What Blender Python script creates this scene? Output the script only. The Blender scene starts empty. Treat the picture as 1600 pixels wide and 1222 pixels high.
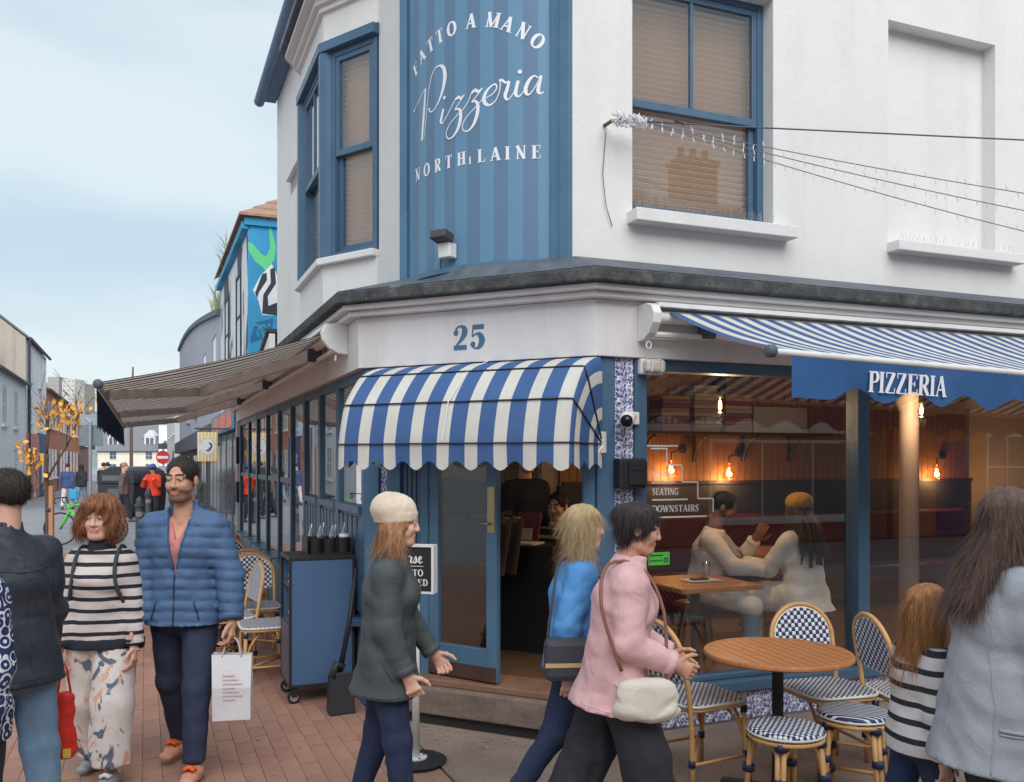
import bpy, bmesh, math, random
import numpy as np
from mathutils import Matrix, Vector
random.seed(7)
R = math.radians
scn = bpy.context.scene
col = scn.collection
# ---------------------------------------------------------------- camera, sky, sun, exposure
cam = bpy.data.cameras.new("camera")
cam.lens = 31.635; cam.sensor_width = 36; cam.shift_y = 0.0681; cam.clip_end = 4000; cam.clip_start = 0.05
camo = bpy.data.objects.new("camera", cam); col.objects.link(camo)
camo.location = (0, 0, 1.75); camo.rotation_euler = (R(90), 0, 0)
scn.camera = camo
SUN_AZ, SUN_EL = R(166), R(40)      # compass-like: direction the light comes from, measured from +Y clockwise
sd = Vector((math.sin(SUN_AZ) * math.cos(SUN_EL), math.cos(SUN_AZ) * math.cos(SUN_EL), math.sin(SUN_EL)))
sun = bpy.data.lights.new("sun", 'SUN'); sun.energy = 1.5; sun.angle = R(58); sun.color = (1.0, 0.985, 0.965)
suno = bpy.data.objects.new("sun", sun); col.objects.link(suno)
suno.rotation_euler = (-sd).to_track_quat('-Z', 'Y').to_euler(); suno.location = (0, -10, 30)
world = bpy.data.worlds.new("World"); scn.world = world; world.use_nodes = True
wn, wl = world.node_tree.nodes, world.node_tree.links
bg = wn["Background"]; bg.inputs[1].default_value = 0.1
sky = wn.new("ShaderNodeTexSky"); sky.sky_type = 'NISHITA'; sky.sun_disc = False
sky.sun_elevation = SUN_EL; sky.sun_rotation = SUN_AZ; sky.air_density = 1.2; sky.dust_density = 2.5
tc = wn.new("ShaderNodeTexCoord")
mp = wn.new("ShaderNodeMapping"); mp.inputs['Scale'].default_value = (1.0, 1.0, 4.2); mp.inputs['Location'].default_value = (0.35, 0.2, 0.62)
nz = wn.new("ShaderNodeTexNoise"); nz.inputs['Scale'].default_value = 1.5; nz.inputs['Detail'].default_value = 5; nz.inputs['Roughness'].default_value = 0.45
cr = wn.new("ShaderNodeValToRGB"); cr.color_ramp.interpolation = 'EASE'
cr.color_ramp.elements[0].position = 0.36; cr.color_ramp.elements[0].color = (3.05, 3.85, 4.45, 1)
cr.color_ramp.elements[1].position = 0.64; cr.color_ramp.elements[1].color = (4.3, 4.85, 5.05, 1)
mx = wn.new("ShaderNodeMix"); mx.data_type = 'RGBA'; mx.inputs[0].default_value = 0.88
wl.new(tc.outputs['Generated'], mp.inputs[0]); wl.new(mp.outputs[0], nz.inputs['Vector'])
wl.new(nz.outputs[0], cr.inputs[0]); wl.new(sky.outputs[0], mx.inputs[6]); wl.new(cr.outputs[0], mx.inputs[7])
wl.new(mx.outputs[2], bg.inputs[0])
vs = scn.view_settings; vs.view_transform = 'Standard'; vs.look = 'None'; vs.gamma = 1; vs.use_curve_mapping = False; vs.exposure = 0.9
scn.render.engine = 'CYCLES'
scn.cycles.use_denoising = True
scn.cycles.max_bounces = 8; scn.cycles.transparent_max_bounces = 24; scn.cycles.glossy_bounces = 3
scn.cycles.sample_clamp_indirect = 6; scn.cycles.caustics_reflective = False; scn.cycles.caustics_refractive = False

# ---------------------------------------------------------------- helpers
MATS = {}; XF = {}
def srgb(*c):
    return tuple(((v/255)/12.92 if v/255 <= .04045 else ((v/255+.055)/1.055)**2.4) for v in c)
class NT:
    """small node-tree writer"""
    def __init__(s, name):
        s.m = bpy.data.materials.new(name); s.m.use_nodes = True
        s.n = s.m.node_tree.nodes; s.l = s.m.node_tree.links; s.b = s.n["Principled BSDF"]; s.out = s.n["Material Output"]
        s.tc = s.n.new("ShaderNodeTexCoord")
    def new(s, t, **kw):
        o = s.n.new("ShaderNode" + t)
        for k, v in kw.items(): setattr(o, k, v)
        return o
    def link(s, a, b): s.l.new(a, b)
    def val(s, sock, v):
        if hasattr(v, 'is_linked'): s.l.new(v, sock)
        else: sock.default_value = v
    def math(s, op, a, b=0.0, c=0.0):
        o = s.n.new("ShaderNodeMath"); o.operation = op
        s.val(o.inputs[0], a); s.val(o.inputs[1], b); s.val(o.inputs[2], c)
        return o.outputs[0]
    def noise(s, scale, detail=3, rough=.5, vec=None, scl=None, dist=0):
        o = s.n.new("ShaderNodeTexNoise"); o.inputs['Scale'].default_value = scale; o.inputs['Detail'].default_value = detail
        o.inputs['Roughness'].default_value = rough; o.inputs['Distortion'].default_value = dist
        v = vec or s.tc.outputs['Object']
        if scl:
            m = s.n.new("ShaderNodeMapping"); m.inputs['Scale'].default_value = scl; s.l.new(v, m.inputs[0]); v = m.outputs[0]
        s.l.new(v, o.inputs['Vector']); return o.outputs[0]
    def ramp(s, f, stops, interp='LINEAR'):
        o = s.n.new("ShaderNodeValToRGB"); e = o.color_ramp; e.interpolation = interp
        while len(e.elements) < len(stops): e.elements.new(.5)
        for el, (p, c) in zip(e.elements, stops):
            el.position = p; el.color = (c[0], c[1], c[2], 1) if len(c) == 3 else c
        s.l.new(f, o.inputs[0]); return o.outputs[0]
    def mix(s, f, a, b, mode='MIX'):
        o = s.n.new("ShaderNodeMix"); o.data_type = 'RGBA'; o.blend_type = mode
        s.val(o.inputs[0], f)
        for i, v in ((6, a), (7, b)):
            if hasattr(v, 'is_linked'): s.l.new(v, o.inputs[i])
            else: o.inputs[i].default_value = (v[0], v[1], v[2], 1)
        return o.outputs[2]
    def xyz(s, src='Object'):
        o = s.n.new("ShaderNodeSeparateXYZ"); s.l.new(s.tc.outputs[src], o.inputs[0]); return o.outputs
    def bump(s, h, strength=.3, dist=.01):
        o = s.n.new("ShaderNodeBump"); o.inputs['Strength'].default_value = strength; o.inputs['Distance'].default_value = dist
        s.l.new(h, o.inputs['Height']); s.l.new(o.outputs[0], s.b.inputs['Normal']); return o
    def fin(s, colr, rough=.6, metal=0, spec=.5):
        s.val(s.b.inputs['Base Color'], colr if hasattr(colr, 'is_linked') else (colr[0], colr[1], colr[2], 1))
        s.val(s.b.inputs['Roughness'], rough); s.val(s.b.inputs['Metallic'], metal); s.b.inputs['Specular IOR Level'].default_value = spec
        return s.m
def mat(name, c, rough=.6, metal=0, var=.10, vs=3., bump=.0, bs=80., spec=.4, dirt=0, dirtc=(.12, .10, .08), scl=None):
    if name in MATS: return MATS[name]
    t = NT(name)
    n1 = t.noise(vs, 5, .6, scl=scl)
    a = tuple(min(1, v*(1-var)) for v in c); b = tuple(min(1, v*(1+var)) for v in c)
    cc = t.ramp(n1, [(.3, a), (.7, b)])
    if dirt:
        d = t.noise(vs*2.3, 6, .65, scl=(1, 1, .35))
        f = t.ramp(d, [(.52, (0, 0, 0)), (.75, (dirt, dirt, dirt))])
        cc = t.mix(f, cc, dirtc)
    r = t.math('ADD', t.math('MULTIPLY', t.noise(vs*4, 3), .25), rough-.12)
    if bump:
        t.bump(t.noise(bs, 4, .6), bump, .01)
    MATS[name] = t.fin(cc, r, metal, spec); return MATS[name]
def emit(name, c, s):
    if name in MATS: return MATS[name]
    t = NT(name); t.b.inputs['Emission Color'].default_value = (*c, 1); t.b.inputs['Emission Strength'].default_value = s
    MATS[name] = t.fin(c, .4); return MATS[name]
def glass(name, tint=(.93, .95, .96), boost=1.0, rough=0.0):
    if name in MATS: return MATS[name]
    t = NT(name); t.n.remove(t.b)
    tr = t.new("BsdfTransparent"); tr.inputs[0].default_value = (*tint, 1)
    gl = t.new("BsdfGlossy"); gl.inputs['Roughness'].default_value = rough; gl.inputs[0].default_value = (1, 1, 1, 1)
    fr = t.new("Fresnel"); ge = t.new("NewGeometry")
    t.link(t.math('ADD', 1.5, t.math('MULTIPLY', ge.outputs['Backfacing'], 1/1.5-1.5)), fr.inputs[0])   # a thin pane: same reflectance from both sides
    f = t.math('MINIMUM', t.math('MULTIPLY', fr.outputs[0], boost), 1.0)
    ms = t.new("MixShader"); t.link(f, ms.inputs[0]); t.link(tr.outputs[0], ms.inputs[1]); t.link(gl.outputs[0], ms.inputs[2])
    t.link(ms.outputs[0], t.out.inputs[0]); MATS[name] = t.m; return t.m

class Fr:
    """facade frame: t along the wall, n outwards, z up"""
    def __init__(s, P, u, n=None):
        s.P = np.array(P, float); s.u = np.array(u, float); s.u /= np.hypot(*s.u)
        s.n = np.array((s.u[1], -s.u[0])) if n is None else np.array(n, float)
    def __call__(s, t, n, z):
        q = s.P + t*s.u + n*s.n; return (q[0], q[1], z)
    def ang(s): return math.atan2(s.u[1], s.u[0])
def seg(p, q): return Fr(p, (q[0]-p[0], q[1]-p[1]))
BOXF = [(0, 1, 3, 2), (4, 6, 7, 5), (0, 4, 5, 1), (2, 3, 7, 6), (0, 2, 6, 4), (1, 5, 7, 3)]
class MB:
    def __init__(s): s.V = []; s.F = []; s.M = []
    def add(s, v, f, m=0):
        o = len(s.V); s.V += [tuple(map(float, p)) for p in v]; s.F += [tuple(i+o for i in q) for q in f]; s.M += [m]*len(f); return s
    def box(s, x0, x1, y0, y1, z0, z1, m=0):
        return s.add([(x, y, z) for x in (x0, x1) for y in (y0, y1) for z in (z0, z1)], BOXF, m)
    def fbox(s, F, t0, t1, n0, n1, z0, z1, m=0):
        return s.add([F(t, n, z) for t in (t0, t1) for n in (n0, n1) for z in (z0, z1)], BOXF, m)
    def obox(s, c, X, Y, Z, m=0):
        c, X, Y, Z = map(Vector, (c, X, Y, Z))
        return s.add([c+X*a+Y*b+Z*d for a in (-1, 1) for b in (-1, 1) for d in (-1, 1)], BOXF, m)
    def fpoly(s, F, pts, n0, n1, m=0):
        k = len(pts); v = [F(t, n0, z) for t, z in pts]+[F(t, n1, z) for t, z in pts]
        return s.add(v, [tuple(range(k)), tuple(range(2*k-1, k-1, -1))]+[(i, (i+1) % k, k+(i+1) % k, k+i) for i in range(k)], m)
    def prism(s, pts, z0, z1, m=0):
        k = len(pts); v = [(x, y, z0) for x, y in pts]+[(x, y, z1) for x, y in pts]
        return s.add(v, [tuple(range(k)), tuple(range(2*k-1, k-1, -1))]+[(i, (i+1) % k, k+(i+1) % k, k+i) for i in range(k)], m)
    def tube(s, path, r, n=8, closed=False, caps=True, m=0):
        P = [Vector(p) for p in path]; k = len(P)
        rs = r if isinstance(r, (list, tuple)) else [r]*k
        V = []; up = None
        for i in range(k):
            a = P[i-1] if (i > 0 or closed) else P[i]; b = P[(i+1) % k] if (i < k-1 or closed) else P[i]
            d = (b-a).normalized() if (b-a).length > 1e-9 else Vector((0, 0, 1))
            if up is None: up = Vector((0, 0, 1)) if abs(d.z) < .9 else Vector((1, 0, 0))
            x = d.cross(up)
            if x.length < 1e-6: x = d.cross(Vector((.3, 1, .2)))
            x.normalize(); y = x.cross(d); up = y
            for j in range(n):
                A = 2*math.pi*j/n; V.append(P[i]+(x*math.cos(A)+y*math.sin(A))*rs[i])
        F = []
        for i in range(k if closed else k-1):
            for j in range(n):
                F.append((i*n+j, i*n+(j+1) % n, ((i+1) % k)*n+(j+1) % n, ((i+1) % k)*n+j))
        if caps and not closed:
            F.append(tuple(range(n-1, -1, -1))); F.append(tuple((k-1)*n+j for j in range(n)))
        return s.add(V, F, m)
    def lathe(s, prof, c=(0, 0, 0), n=20, m=0, axis='z'):
        V = []
        for r, z in prof:
            for j in range(n):
                A = 2*math.pi*j/n; a, b = r*math.cos(A), r*math.sin(A)
                V.append((c[0]+a, c[1]+b, c[2]+z) if axis == 'z' else ((c[0]+z, c[1]+a, c[2]+b) if axis == 'x' else (c[0]+a, c[1]+z, c[2]+b)))
        k = len(prof); F = [(i*n+j, i*n+(j+1) % n, (i+1)*n+(j+1) % n, (i+1)*n+j) for i in range(k-1) for j in range(n)]
        F.append(tuple(range(n-1, -1, -1))); F.append(tuple((k-1)*n+j for j in range(n)))
        return s.add(V, F, m)
    def ball(s, c, r, n=10, m=0, sc=(1, 1, 1)):
        prof = [(max(1e-4, math.sin(math.pi*i/n)), -math.cos(math.pi*i/n)) for i in range(n+1)]
        V = []; k = 2*n
        for q, z in prof:
            for j in range(k):
                A = 2*math.pi*j/k; V.append((c[0]+r*q*math.cos(A)*sc[0], c[1]+r*q*math.sin(A)*sc[1], c[2]+r*z*sc[2]))
        return s.add(V, [(i*k+j, i*k+(j+1) % k, (i+1)*k+(j+1) % k, (i+1)*k+j) for i in range(n) for j in range(k)], m)
    def mesh(s, name, mats, smooth=False, fix=True, inv=None, autos=None):
        me = bpy.data.meshes.new(name)
        V = s.V if inv is None else [inv @ Vector(p) for p in s.V]
        me.from_pydata(V, [], s.F)
        for m in (mats if isinstance(mats, (list, tuple)) else [mats]): me.materials.append(m)
        if any(s.M): me.polygons.foreach_set('material_index', s.M)
        if fix:
            b = bmesh.new(); b.from_mesh(me); bmesh.ops.recalc_face_normals(b, faces=b.faces); b.to_mesh(me); b.free()
        if smooth or autos:
            me.polygons.foreach_set('use_smooth', [True]*len(me.polygons))
            if autos: me.set_sharp_from_angle(angle=R(autos))
        me.update(); return me
    def build(s, name, mats, parent=None, smooth=False, bevel=0, fix=True, local=False, autos=None, **tags):
        inv = None
        if parent is not None and not local: inv = XF[parent.name].inverted()
        me = s.mesh(name, mats, smooth, fix, inv, autos)
        o = bpy.data.objects.new(name, me); col.objects.link(o)
        if parent is not None: o.parent = parent; XF[o.name] = XF[parent.name]
        else: XF[o.name] = Matrix()
        if bevel:
            b = o.modifiers.new('bevel', 'BEVEL'); b.width = bevel; b.segments = 2; b.limit_method = 'ANGLE'; b.angle_limit = R(40)
        for k, v in tags.items(): o[k] = v
        return o
def thing(name, label, cat, loc=(0, 0, 0), rz=0, group=None):
    o = bpy.data.objects.new(name, None); col.objects.link(o); o.location = loc; o.rotation_euler = (0, 0, rz); o.empty_display_size = .1
    o['label'] = label; o['category'] = cat
    if group: o['group'] = group
    XF[o.name] = Matrix.Translation(loc) @ Matrix.Rotation(rz, 4, 'Z'); return o
def copy_tree(src, parent=None, loc=None, rz=None, label=None):
    c = src.copy(); col.objects.link(c); c.parent = parent
    if parent is None:
        if loc is not None: c.location = loc
        if rz is not None: c.rotation_euler = (0, 0, rz)
        if label: c['label'] = label
        XF[c.name] = Matrix.Translation(c.location) @ Matrix.Rotation(c.rotation_euler.z, 4, 'Z')
    else: XF[c.name] = XF[parent.name]
    for ch in [o for o in src.children]: copy_tree(ch, c)
    return c
def spline(pts, n=8):
    P = [np.array(p, float) for p in pts]; out = []
    for i in range(len(P)-1):
        a, b, c, d = P[max(i-1, 0)], P[i], P[i+1], P[min(i+2, len(P)-1)]
        for j in range(n):
            t = j/n; out.append(.5*((2*b)+(c-a)*t+(2*a-5*b+4*c-d)*t*t+(3*b-a-3*c+d)*t**3))
    out.append(P[-1]); return out
# ---------------------------------------------------------------- lettering: strokes with width, laid on a surface
def ribbon(mb, pts, fn, k, m=0):
    """pts = (x, y, width); fn(x, y, lift) -> 3D"""
    V = []; n = len(pts)
    for i in range(n):
        a = pts[max(i-1, 0)]; b = pts[min(i+1, n-1)]
        dx, dy = b[0]-a[0], b[1]-a[1]; L = math.hypot(dx, dy) or 1e-9
        nx, ny = -dy/L*pts[i][2]/2, dx/L*pts[i][2]/2
        V += [fn(pts[i][0]+nx, pts[i][1]+ny, k), fn(pts[i][0]-nx, pts[i][1]-ny, k)]
    mb.add(V, [(2*i, 2*i+1, 2*i+3, 2*i+2) for i in range(n-1)], m)
def line(x0, y0, x1, y1, w, n=3): return [(x0+(x1-x0)*i/n, y0+(y1-y0)*i/n, w) for i in range(n+1)]
def arc(cx, cy, rx, ry, a0, a1, T, t, n=18):
    o = []
    for i in range(n+1):
        A = R(a0+(a1-a0)*i/n); o.append((cx+rx*math.cos(A), cy+ry*math.sin(A), t+(T-t)*abs(math.cos(A))**1.3))
    return o
def glyph(ch, T=.17, t=.07, sf=.05):
    """strokes of a serif capital of height 1 and its width"""
    S = []
    def stem(x, y0=0, y1=1, w=None, lo=1, hi=1):
        w = T if w is None else w
        S.append(line(x, y0, x, y1, w))
        if lo: S.append(line(x-w/2-.09, y0+sf/2, x+w/2+.09, y0+sf/2, sf))
        if hi: S.append(line(x-w/2-.09, y1-sf/2, x+w/2+.09, y1-sf/2, sf))
    def foot(x, w, y=0): S.append(line(x-w/2-.08, y+sf/2, x+w/2+.08, y+sf/2, sf))
    def tip(x, y0, y1): S.append(line(x, y0, x, y1, .055))
    W = .7
    if ch == 'I': stem(.18); W = .36
    elif ch == '1': stem(.18); W = .36
    elif ch == 'L': stem(.2); S.append(line(.2, sf/2, .66, sf/2, sf)); tip(.64, 0, .28); W = .68
    elif ch == 'T': stem(.37, hi=0); S.append(line(.03, 1-sf/2, .71, 1-sf/2, sf)); tip(.055, .74, 1); tip(.685, .74, 1); W = .74
    elif ch in 'EF':
        stem(.2); S.append(line(.2, 1-sf/2, .66, 1-sf/2, sf)); tip(.64, .74, 1); S.append(line(.2, .52, .5, .52, sf)); tip(.49, .4, .64); W = .66
        if ch == 'E': S.append(line(.2, sf/2, .68, sf/2, sf)); tip(.665, 0, .28); W = .7
    elif ch in 'PRB':
        stem(.2); S.append(line(.2, 1-t/2, .42, 1-t/2, t)); S.append(line(.2, .48, .42, .48, t)); S.append(arc(.42, .742, .2, .235, 90, -90, T, t)); W = .68
        if ch == 'R': S.append(line(.4, .48, .68, .04, T)); S.append(line(.58, sf/2, .82, sf/2, sf)); W = .8
        if ch == 'B': S.append(line(.2, t/2, .44, t/2, t)); S.append(arc(.44, .26, .23, .235, 90, -90, T, t)); W = .74
    elif ch == 'D': stem(.2); S.append(line(.2, 1-t/2, .4, 1-t/2, t)); S.append(line(.2, t/2, .4, t/2, t)); S.append(arc(.4, .5, .34, .465, 90, -90, T, t)); W = .82
    elif ch == 'O': S.append(arc(.42, .5, .33, .47, 0, 360, T, t, 30)); W = .84
    elif ch == 'C': S.append(arc(.42, .5, .33, .47, 40, 320, T, t, 26)); tip(.69, .66, .96); tip(.69, .06, .3); W = .78
    elif ch == 'G': S.append(arc(.42, .5, .33, .47, 40, 330, T, t, 26)); tip(.69, .68, .96); S.append(line(.68, .05, .68, .42, T*.9)); S.append(line(.52, .43, .84, .43, sf)); W = .88
    elif ch == 'H': stem(.2); stem(.66); S.append(line(.2, .5, .66, .5, t)); W = .86
    elif ch == 'N': stem(.17, w=t); stem(.69, w=t, lo=0); S.append(line(.12, 1, .69, 0, T)); W = .86
    elif ch == 'M': stem(.15, w=t); stem(.85, w=T); S.append(line(.13, 1, .5, .02, T*.9)); S.append(line(.5, .02, .85, 1, t)); W = 1.02
    elif ch == 'A': S.append(line(.1, 0, .4, 1, t)); S.append(line(.4, 1.0, .7, 0, T)); S.append(line(.2, .33, .62, .33, t)); foot(.1, t); foot(.7, T); W = .82
    elif ch == 'V': S.append(line(.1, 1, .38, 0, T)); S.append(line(.38, 0, .66, 1, t)); foot(.1, T, 1-sf); foot(.66, t, 1-sf); W = .76
    elif ch == 'W': S += [line(.1, 1, .33, 0, T), line(.33, 0, .55, .95, t), line(.55, .95, .78, 0, T), line(.78, 0, 1.0, 1, t)]; foot(.1, T, 1-sf); foot(1., t, 1-sf); W = 1.1
    elif ch == 'Z': S.append(line(.06, 1-sf/2, .64, 1-sf/2, sf)); S.append(line(.58, .97, .1, .03, T)); S.append(line(.04, sf/2, .66, sf/2, sf)); tip(.075, .74, 1); tip(.64, 0, .26); W = .7
    elif ch == 'S':
        S.append([tuple(p) for p in spline([(.56, .8, .05), (.44, .955, .07), (.26, .93, .1), (.15, .78, T*.9), (.25, .61, T), (.43, .46, T), (.53, .29, T*.95), (.44, .09, .1), (.26, .03, .07), (.1, .2, .05)], 5)])
        tip(.585, .7, .97); tip(.085, .04, .3); W = .68
    elif ch == '2':
        S.append([tuple(p) for p in spline([(.16, .7, .1), (.2, .88, .09), (.38, .965, .09), (.56, .86, T*1.15), (.57, .66, T*1.3), (.42, .42, T*.8), (.2, .2, .09), (.08, .07, .08)], 6)])
        S.append(line(.06, .1, .68, .1, .2)); S.append(arc(.17, .7, .06, .06, 0, 360, .12, .12, 10)); W = .76
    elif ch == '5':
        S.append(line(.14, .89, .66, .89, .2)); S.append(line(.15, .95, .12, .5, .07))
        S.append([tuple(p) for p in spline([(.12, .5, .06), (.28, .61, .08), (.46, .58, T), (.57, .36, T*1.35), (.47, .12, T), (.3, .03, .08), (.14, .1, .07), (.1, .22, .1)], 6)])
        S.append(arc(.15, .2, .06, .06, 0, 360, .12, .12, 10)); W = .76
    else: W = .35
    return S, W
def text(par, mt, s, fn, x, y, h, T=.17, t=.07, gap=.1, centre=False, wide=1.0, local=False):
    """a straight line of capitals, each letter a part; fn(x, y, lift)"""
    G = [glyph(c, T, t) for c in s]; tot = sum(g[1]+gap for g in G)*h*wide-gap*h*wide
    if centre: x -= tot/2
    for st, W in G:
        mb = MB()
        for i, q in enumerate(st):
            ribbon(mb, [(x+p[0]*h*wide, y+p[1]*h, p[2]*h) for p in q], fn, .0012+.00035*i)
        if st: mb.build('letter', mt, par, fix=False, local=local)
        x += (W+gap)*h*wide
    return x
# ---------------------------------------------------------------- materials
def streaky(name, c, dirtc, dirt=.35, rough=.75, bump=.25, bs=45.):
    t = NT(name)
    big = t.noise(.8, 5, .6); strk = t.noise(3.0, 6, .65, scl=(1, 1, .09)); fine = t.noise(30, 4, .6)
    cc = t.ramp(big, [(.3, tuple(v*.95 for v in c)), (.7, tuple(min(1, v*1.04) for v in c))])
    cc = t.mix(t.ramp(strk, [(.5, (0, 0, 0)), (.78, (dirt,)*3)]), cc, dirtc)
    cc = t.mix(t.ramp(fine, [(.58, (0, 0, 0)), (.8, (dirt*.35,)*3)]), cc, dirtc)
    lump = t.math('ADD', t.noise(bs, 4, .65), t.math('MULTIPLY', t.noise(5, 3), 2.0))
    t.bump(lump, bump, .012); MATS[name] = t.fin(cc, rough, 0, .3); return MATS[name]
WALL = streaky('white_render', srgb(226, 224, 222), srgb(186, 181, 176), .26)
FASC = streaky('fascia_paint', srgb(217, 213, 213), srgb(165, 155, 156), .35, .55, .08)
BLUE = mat('blue_paint', srgb(72, 102, 128), .48, var=.12, vs=3, bump=.1, bs=40, dirt=.35, dirtc=srgb(90, 105, 118))
BLUE2 = mat('door_blue_paint', srgb(80, 117, 146), .45, var=.1, vs=5, bump=.12, bs=60, dirt=.2, dirtc=srgb(120, 135, 145))
WOODF = mat('blind_wood', srgb(252, 230, 210), .6, var=.04, vs=6, scl=(3, 3, .4))
GLASS = glass('window_glass', (.97, .97, .97), 1.35)
GLASSU = glass('upper_window_glass', (.98, .98, .98), 1.3)
LEAD = mat('lead_flashing', srgb(92, 98, 108), .6, .1, var=.25, vs=6, bump=.3, bs=20, dirt=.6, dirtc=srgb(60, 62, 66))
def moss():
    t = NT('mossy_stone'); z = t.noise(7, 6, .7)
    cc = t.ramp(z, [(.3, srgb(58, 60, 62)), (.52, srgb(84, 86, 88)), (.7, srgb(112, 112, 110))])
    g = t.noise(4.5, 6, .7); sp = t.noise(38, 3, .6)
    cc = t.mix(t.ramp(g, [(.53, (0, 0, 0)), (.68, (.75,)*3)]), cc, srgb(72, 80, 52))
    cc = t.mix(t.ramp(sp, [(.68, (0, 0, 0)), (.74, (.8,)*3)]), cc, srgb(170, 160, 110))
    t.bump(t.noise(45, 5, .7), .7, .02); return t.fin(cc, .9, 0, .2)
MOSS = moss()
SLATE = mat('roof_slate', srgb(122, 124, 130), .8, var=.2, vs=8, bump=.4, bs=20)
DARK = mat('black_metal', srgb(44, 45, 49), .5, var=.1)
WHITEP = mat('white_plastic', srgb(226, 224, 222), .45, var=.05, dirt=.2, dirtc=srgb(160, 155, 150))
def azulejo():
    t = NT('painted_tile')
    n = t.noise(26, 3, .55, dist=1.6); n2 = t.noise(9, 3, .6, dist=1.0)
    cc = t.mix(t.ramp(n, [(.44, (0, 0, 0)), (.47, (1, 1, 1)), (.53, (1, 1, 1)), (.56, (0, 0, 0))]), srgb(226, 226, 232), srgb(45, 62, 140))
    cc = t.mix(t.ramp(n2, [(.58, (0, 0, 0)), (.62, (.8,)*3)]), cc, srgb(58, 74, 130))
    return t.fin(cc, .22, 0, .5)
TILE = azulejo()
BWOOD = mat('interior_boards', srgb(146, 104, 72), .55, var=.2, vs=5, scl=(6, 6, .5), bump=.1)
INTD = mat('interior_dark_paint', srgb(56, 58, 64), .6, var=.1)
INTW = mat('interior_plaster', srgb(172, 160, 148), .8, var=.06)
INTF = mat('interior_floorboards', srgb(112, 84, 66), .5, var=.2, vs=4, scl=(1, 8, 1))
STEPM = mat('worn_step', srgb(128, 112, 102), .85, var=.25, vs=5, bump=.5, bs=30, dirt=.6, dirtc=srgb(80, 70, 64), scl=(1, 1, 3))
TIMB = mat('threshold_timber', srgb(138, 104, 84), .6, var=.2, vs=5, bump=.2)
def worn(name, c, chip):
    t = NT(name); cc = t.ramp(t.noise(3, 5, .6), [(.3, tuple(v*.88 for v in c)), (.7, tuple(v*1.1 for v in c))])
    cc = t.mix(t.ramp(t.noise(5, 6, .7, scl=(1, 1, .25)), [(.5, (0, 0, 0)), (.75, (.35,)*3)]), cc, tuple(v*.6 for v in c))
    cc = t.mix(t.ramp(t.noise(48, 4, .75), [(.685, (0, 0, 0)), (.71, (.8,)*3)]), cc, chip)
    t.bump(t.math('ADD', t.noise(60, 3), t.math('MULTIPLY', t.noise(9, 3, scl=(1, 1, .2)), 1.5)), .16, .008); MATS[name] = t.fin(cc, t.math('ADD', t.math('MULTIPLY', t.noise(8, 4), .3), .3), 0, .45); return MATS[name]
BLUE = worn('worn_blue_paint', srgb(72, 102, 128), srgb(150, 162, 172)); BLUE2 = worn('worn_door_blue', srgb(80, 117, 146), srgb(176, 184, 188))
BRASS = mat('brass_plate', srgb(176, 160, 118), .35, .8, var=.08)
KICK = mat('kick_plate', srgb(104, 82, 78), .35, .6, var=.15, vs=6)
# ---------------------------------------------------------------- frames of the corner building
PR = (.518, 5.6)
FR = Fr(PR, (.926, .377))
_a = R(26); FC = Fr((-1.08994, 6.38425), (math.cos(_a), -math.sin(_a))); CW = 1.789
FL = Fr((-1.08994, 6.38425), (-.377, .926)); FL.n = np.array((-FL.u[1], FL.u[0]))
FLI = lambda t, n: tuple(FL(t, n, 0)[:2])
FRI = lambda t, n: tuple(FR(t, n, 0)[:2])
BL = thing('pizzeria_building', 'white corner restaurant building with blue windows and curved striped sign over number 25', 'building', FC(.9, -.4, 0))
def wall_seg(mb, F, t0, t1, z0, z1, th, holes=(), n=0., m=0):
    """wall from t0..t1 with rectangular holes (a, b, za, zb)"""
    cuts = sorted(holes); x = t0
    for a, b, za, zb in cuts:
        if a > x: mb.fbox(F, x, a, n-th, n, z0, z1, m)
        if za > z0: mb.fbox(F, a, b, n-th, n, z0, za, m)
        if zb < z1: mb.fbox(F, a, b, n-th, n, zb, z1, m)
        x = b
    if x < t1: mb.fbox(F, x, t1, n-th, n, z0, z1, m)
ZT = 6.95; ZU = 3.02
# upper right wall
mb = MB(); wall_seg(mb, FR, -.0763, 7.2, ZU, ZT, .3, [(.366, 1.498, 3.385, 5.0), (2.552, 3.657, 3.385, 5.05), (4.7, 5.8, 3.385, 5.0)], n=-.18)
mb.build('upper_wall', WALL, BL)
mb = MB(); mb.fbox(FR, 2.54, 3.67, -.40, -.30, 3.37, 5.07); mb.build('blind_recess', WALL, BL)
mb = MB(); mb.fbox(FR, .328, 1.615, -.25, -.055, 3.30, 3.382); mb.build('window_sill', WALL, BL, bevel=.006)
mb = MB(); mb.fbox(FR, 2.54, 3.85, -.25, -.06, 3.305, 3.38); mb.build('window_sill', WALL, BL, bevel=.006)
mb = MB(); mb.fbox(FR, 4.66, 5.9, -.25, -.06, 3.305, 3.38); mb.build('window_sill', WALL, BL, bevel=.006)
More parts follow.
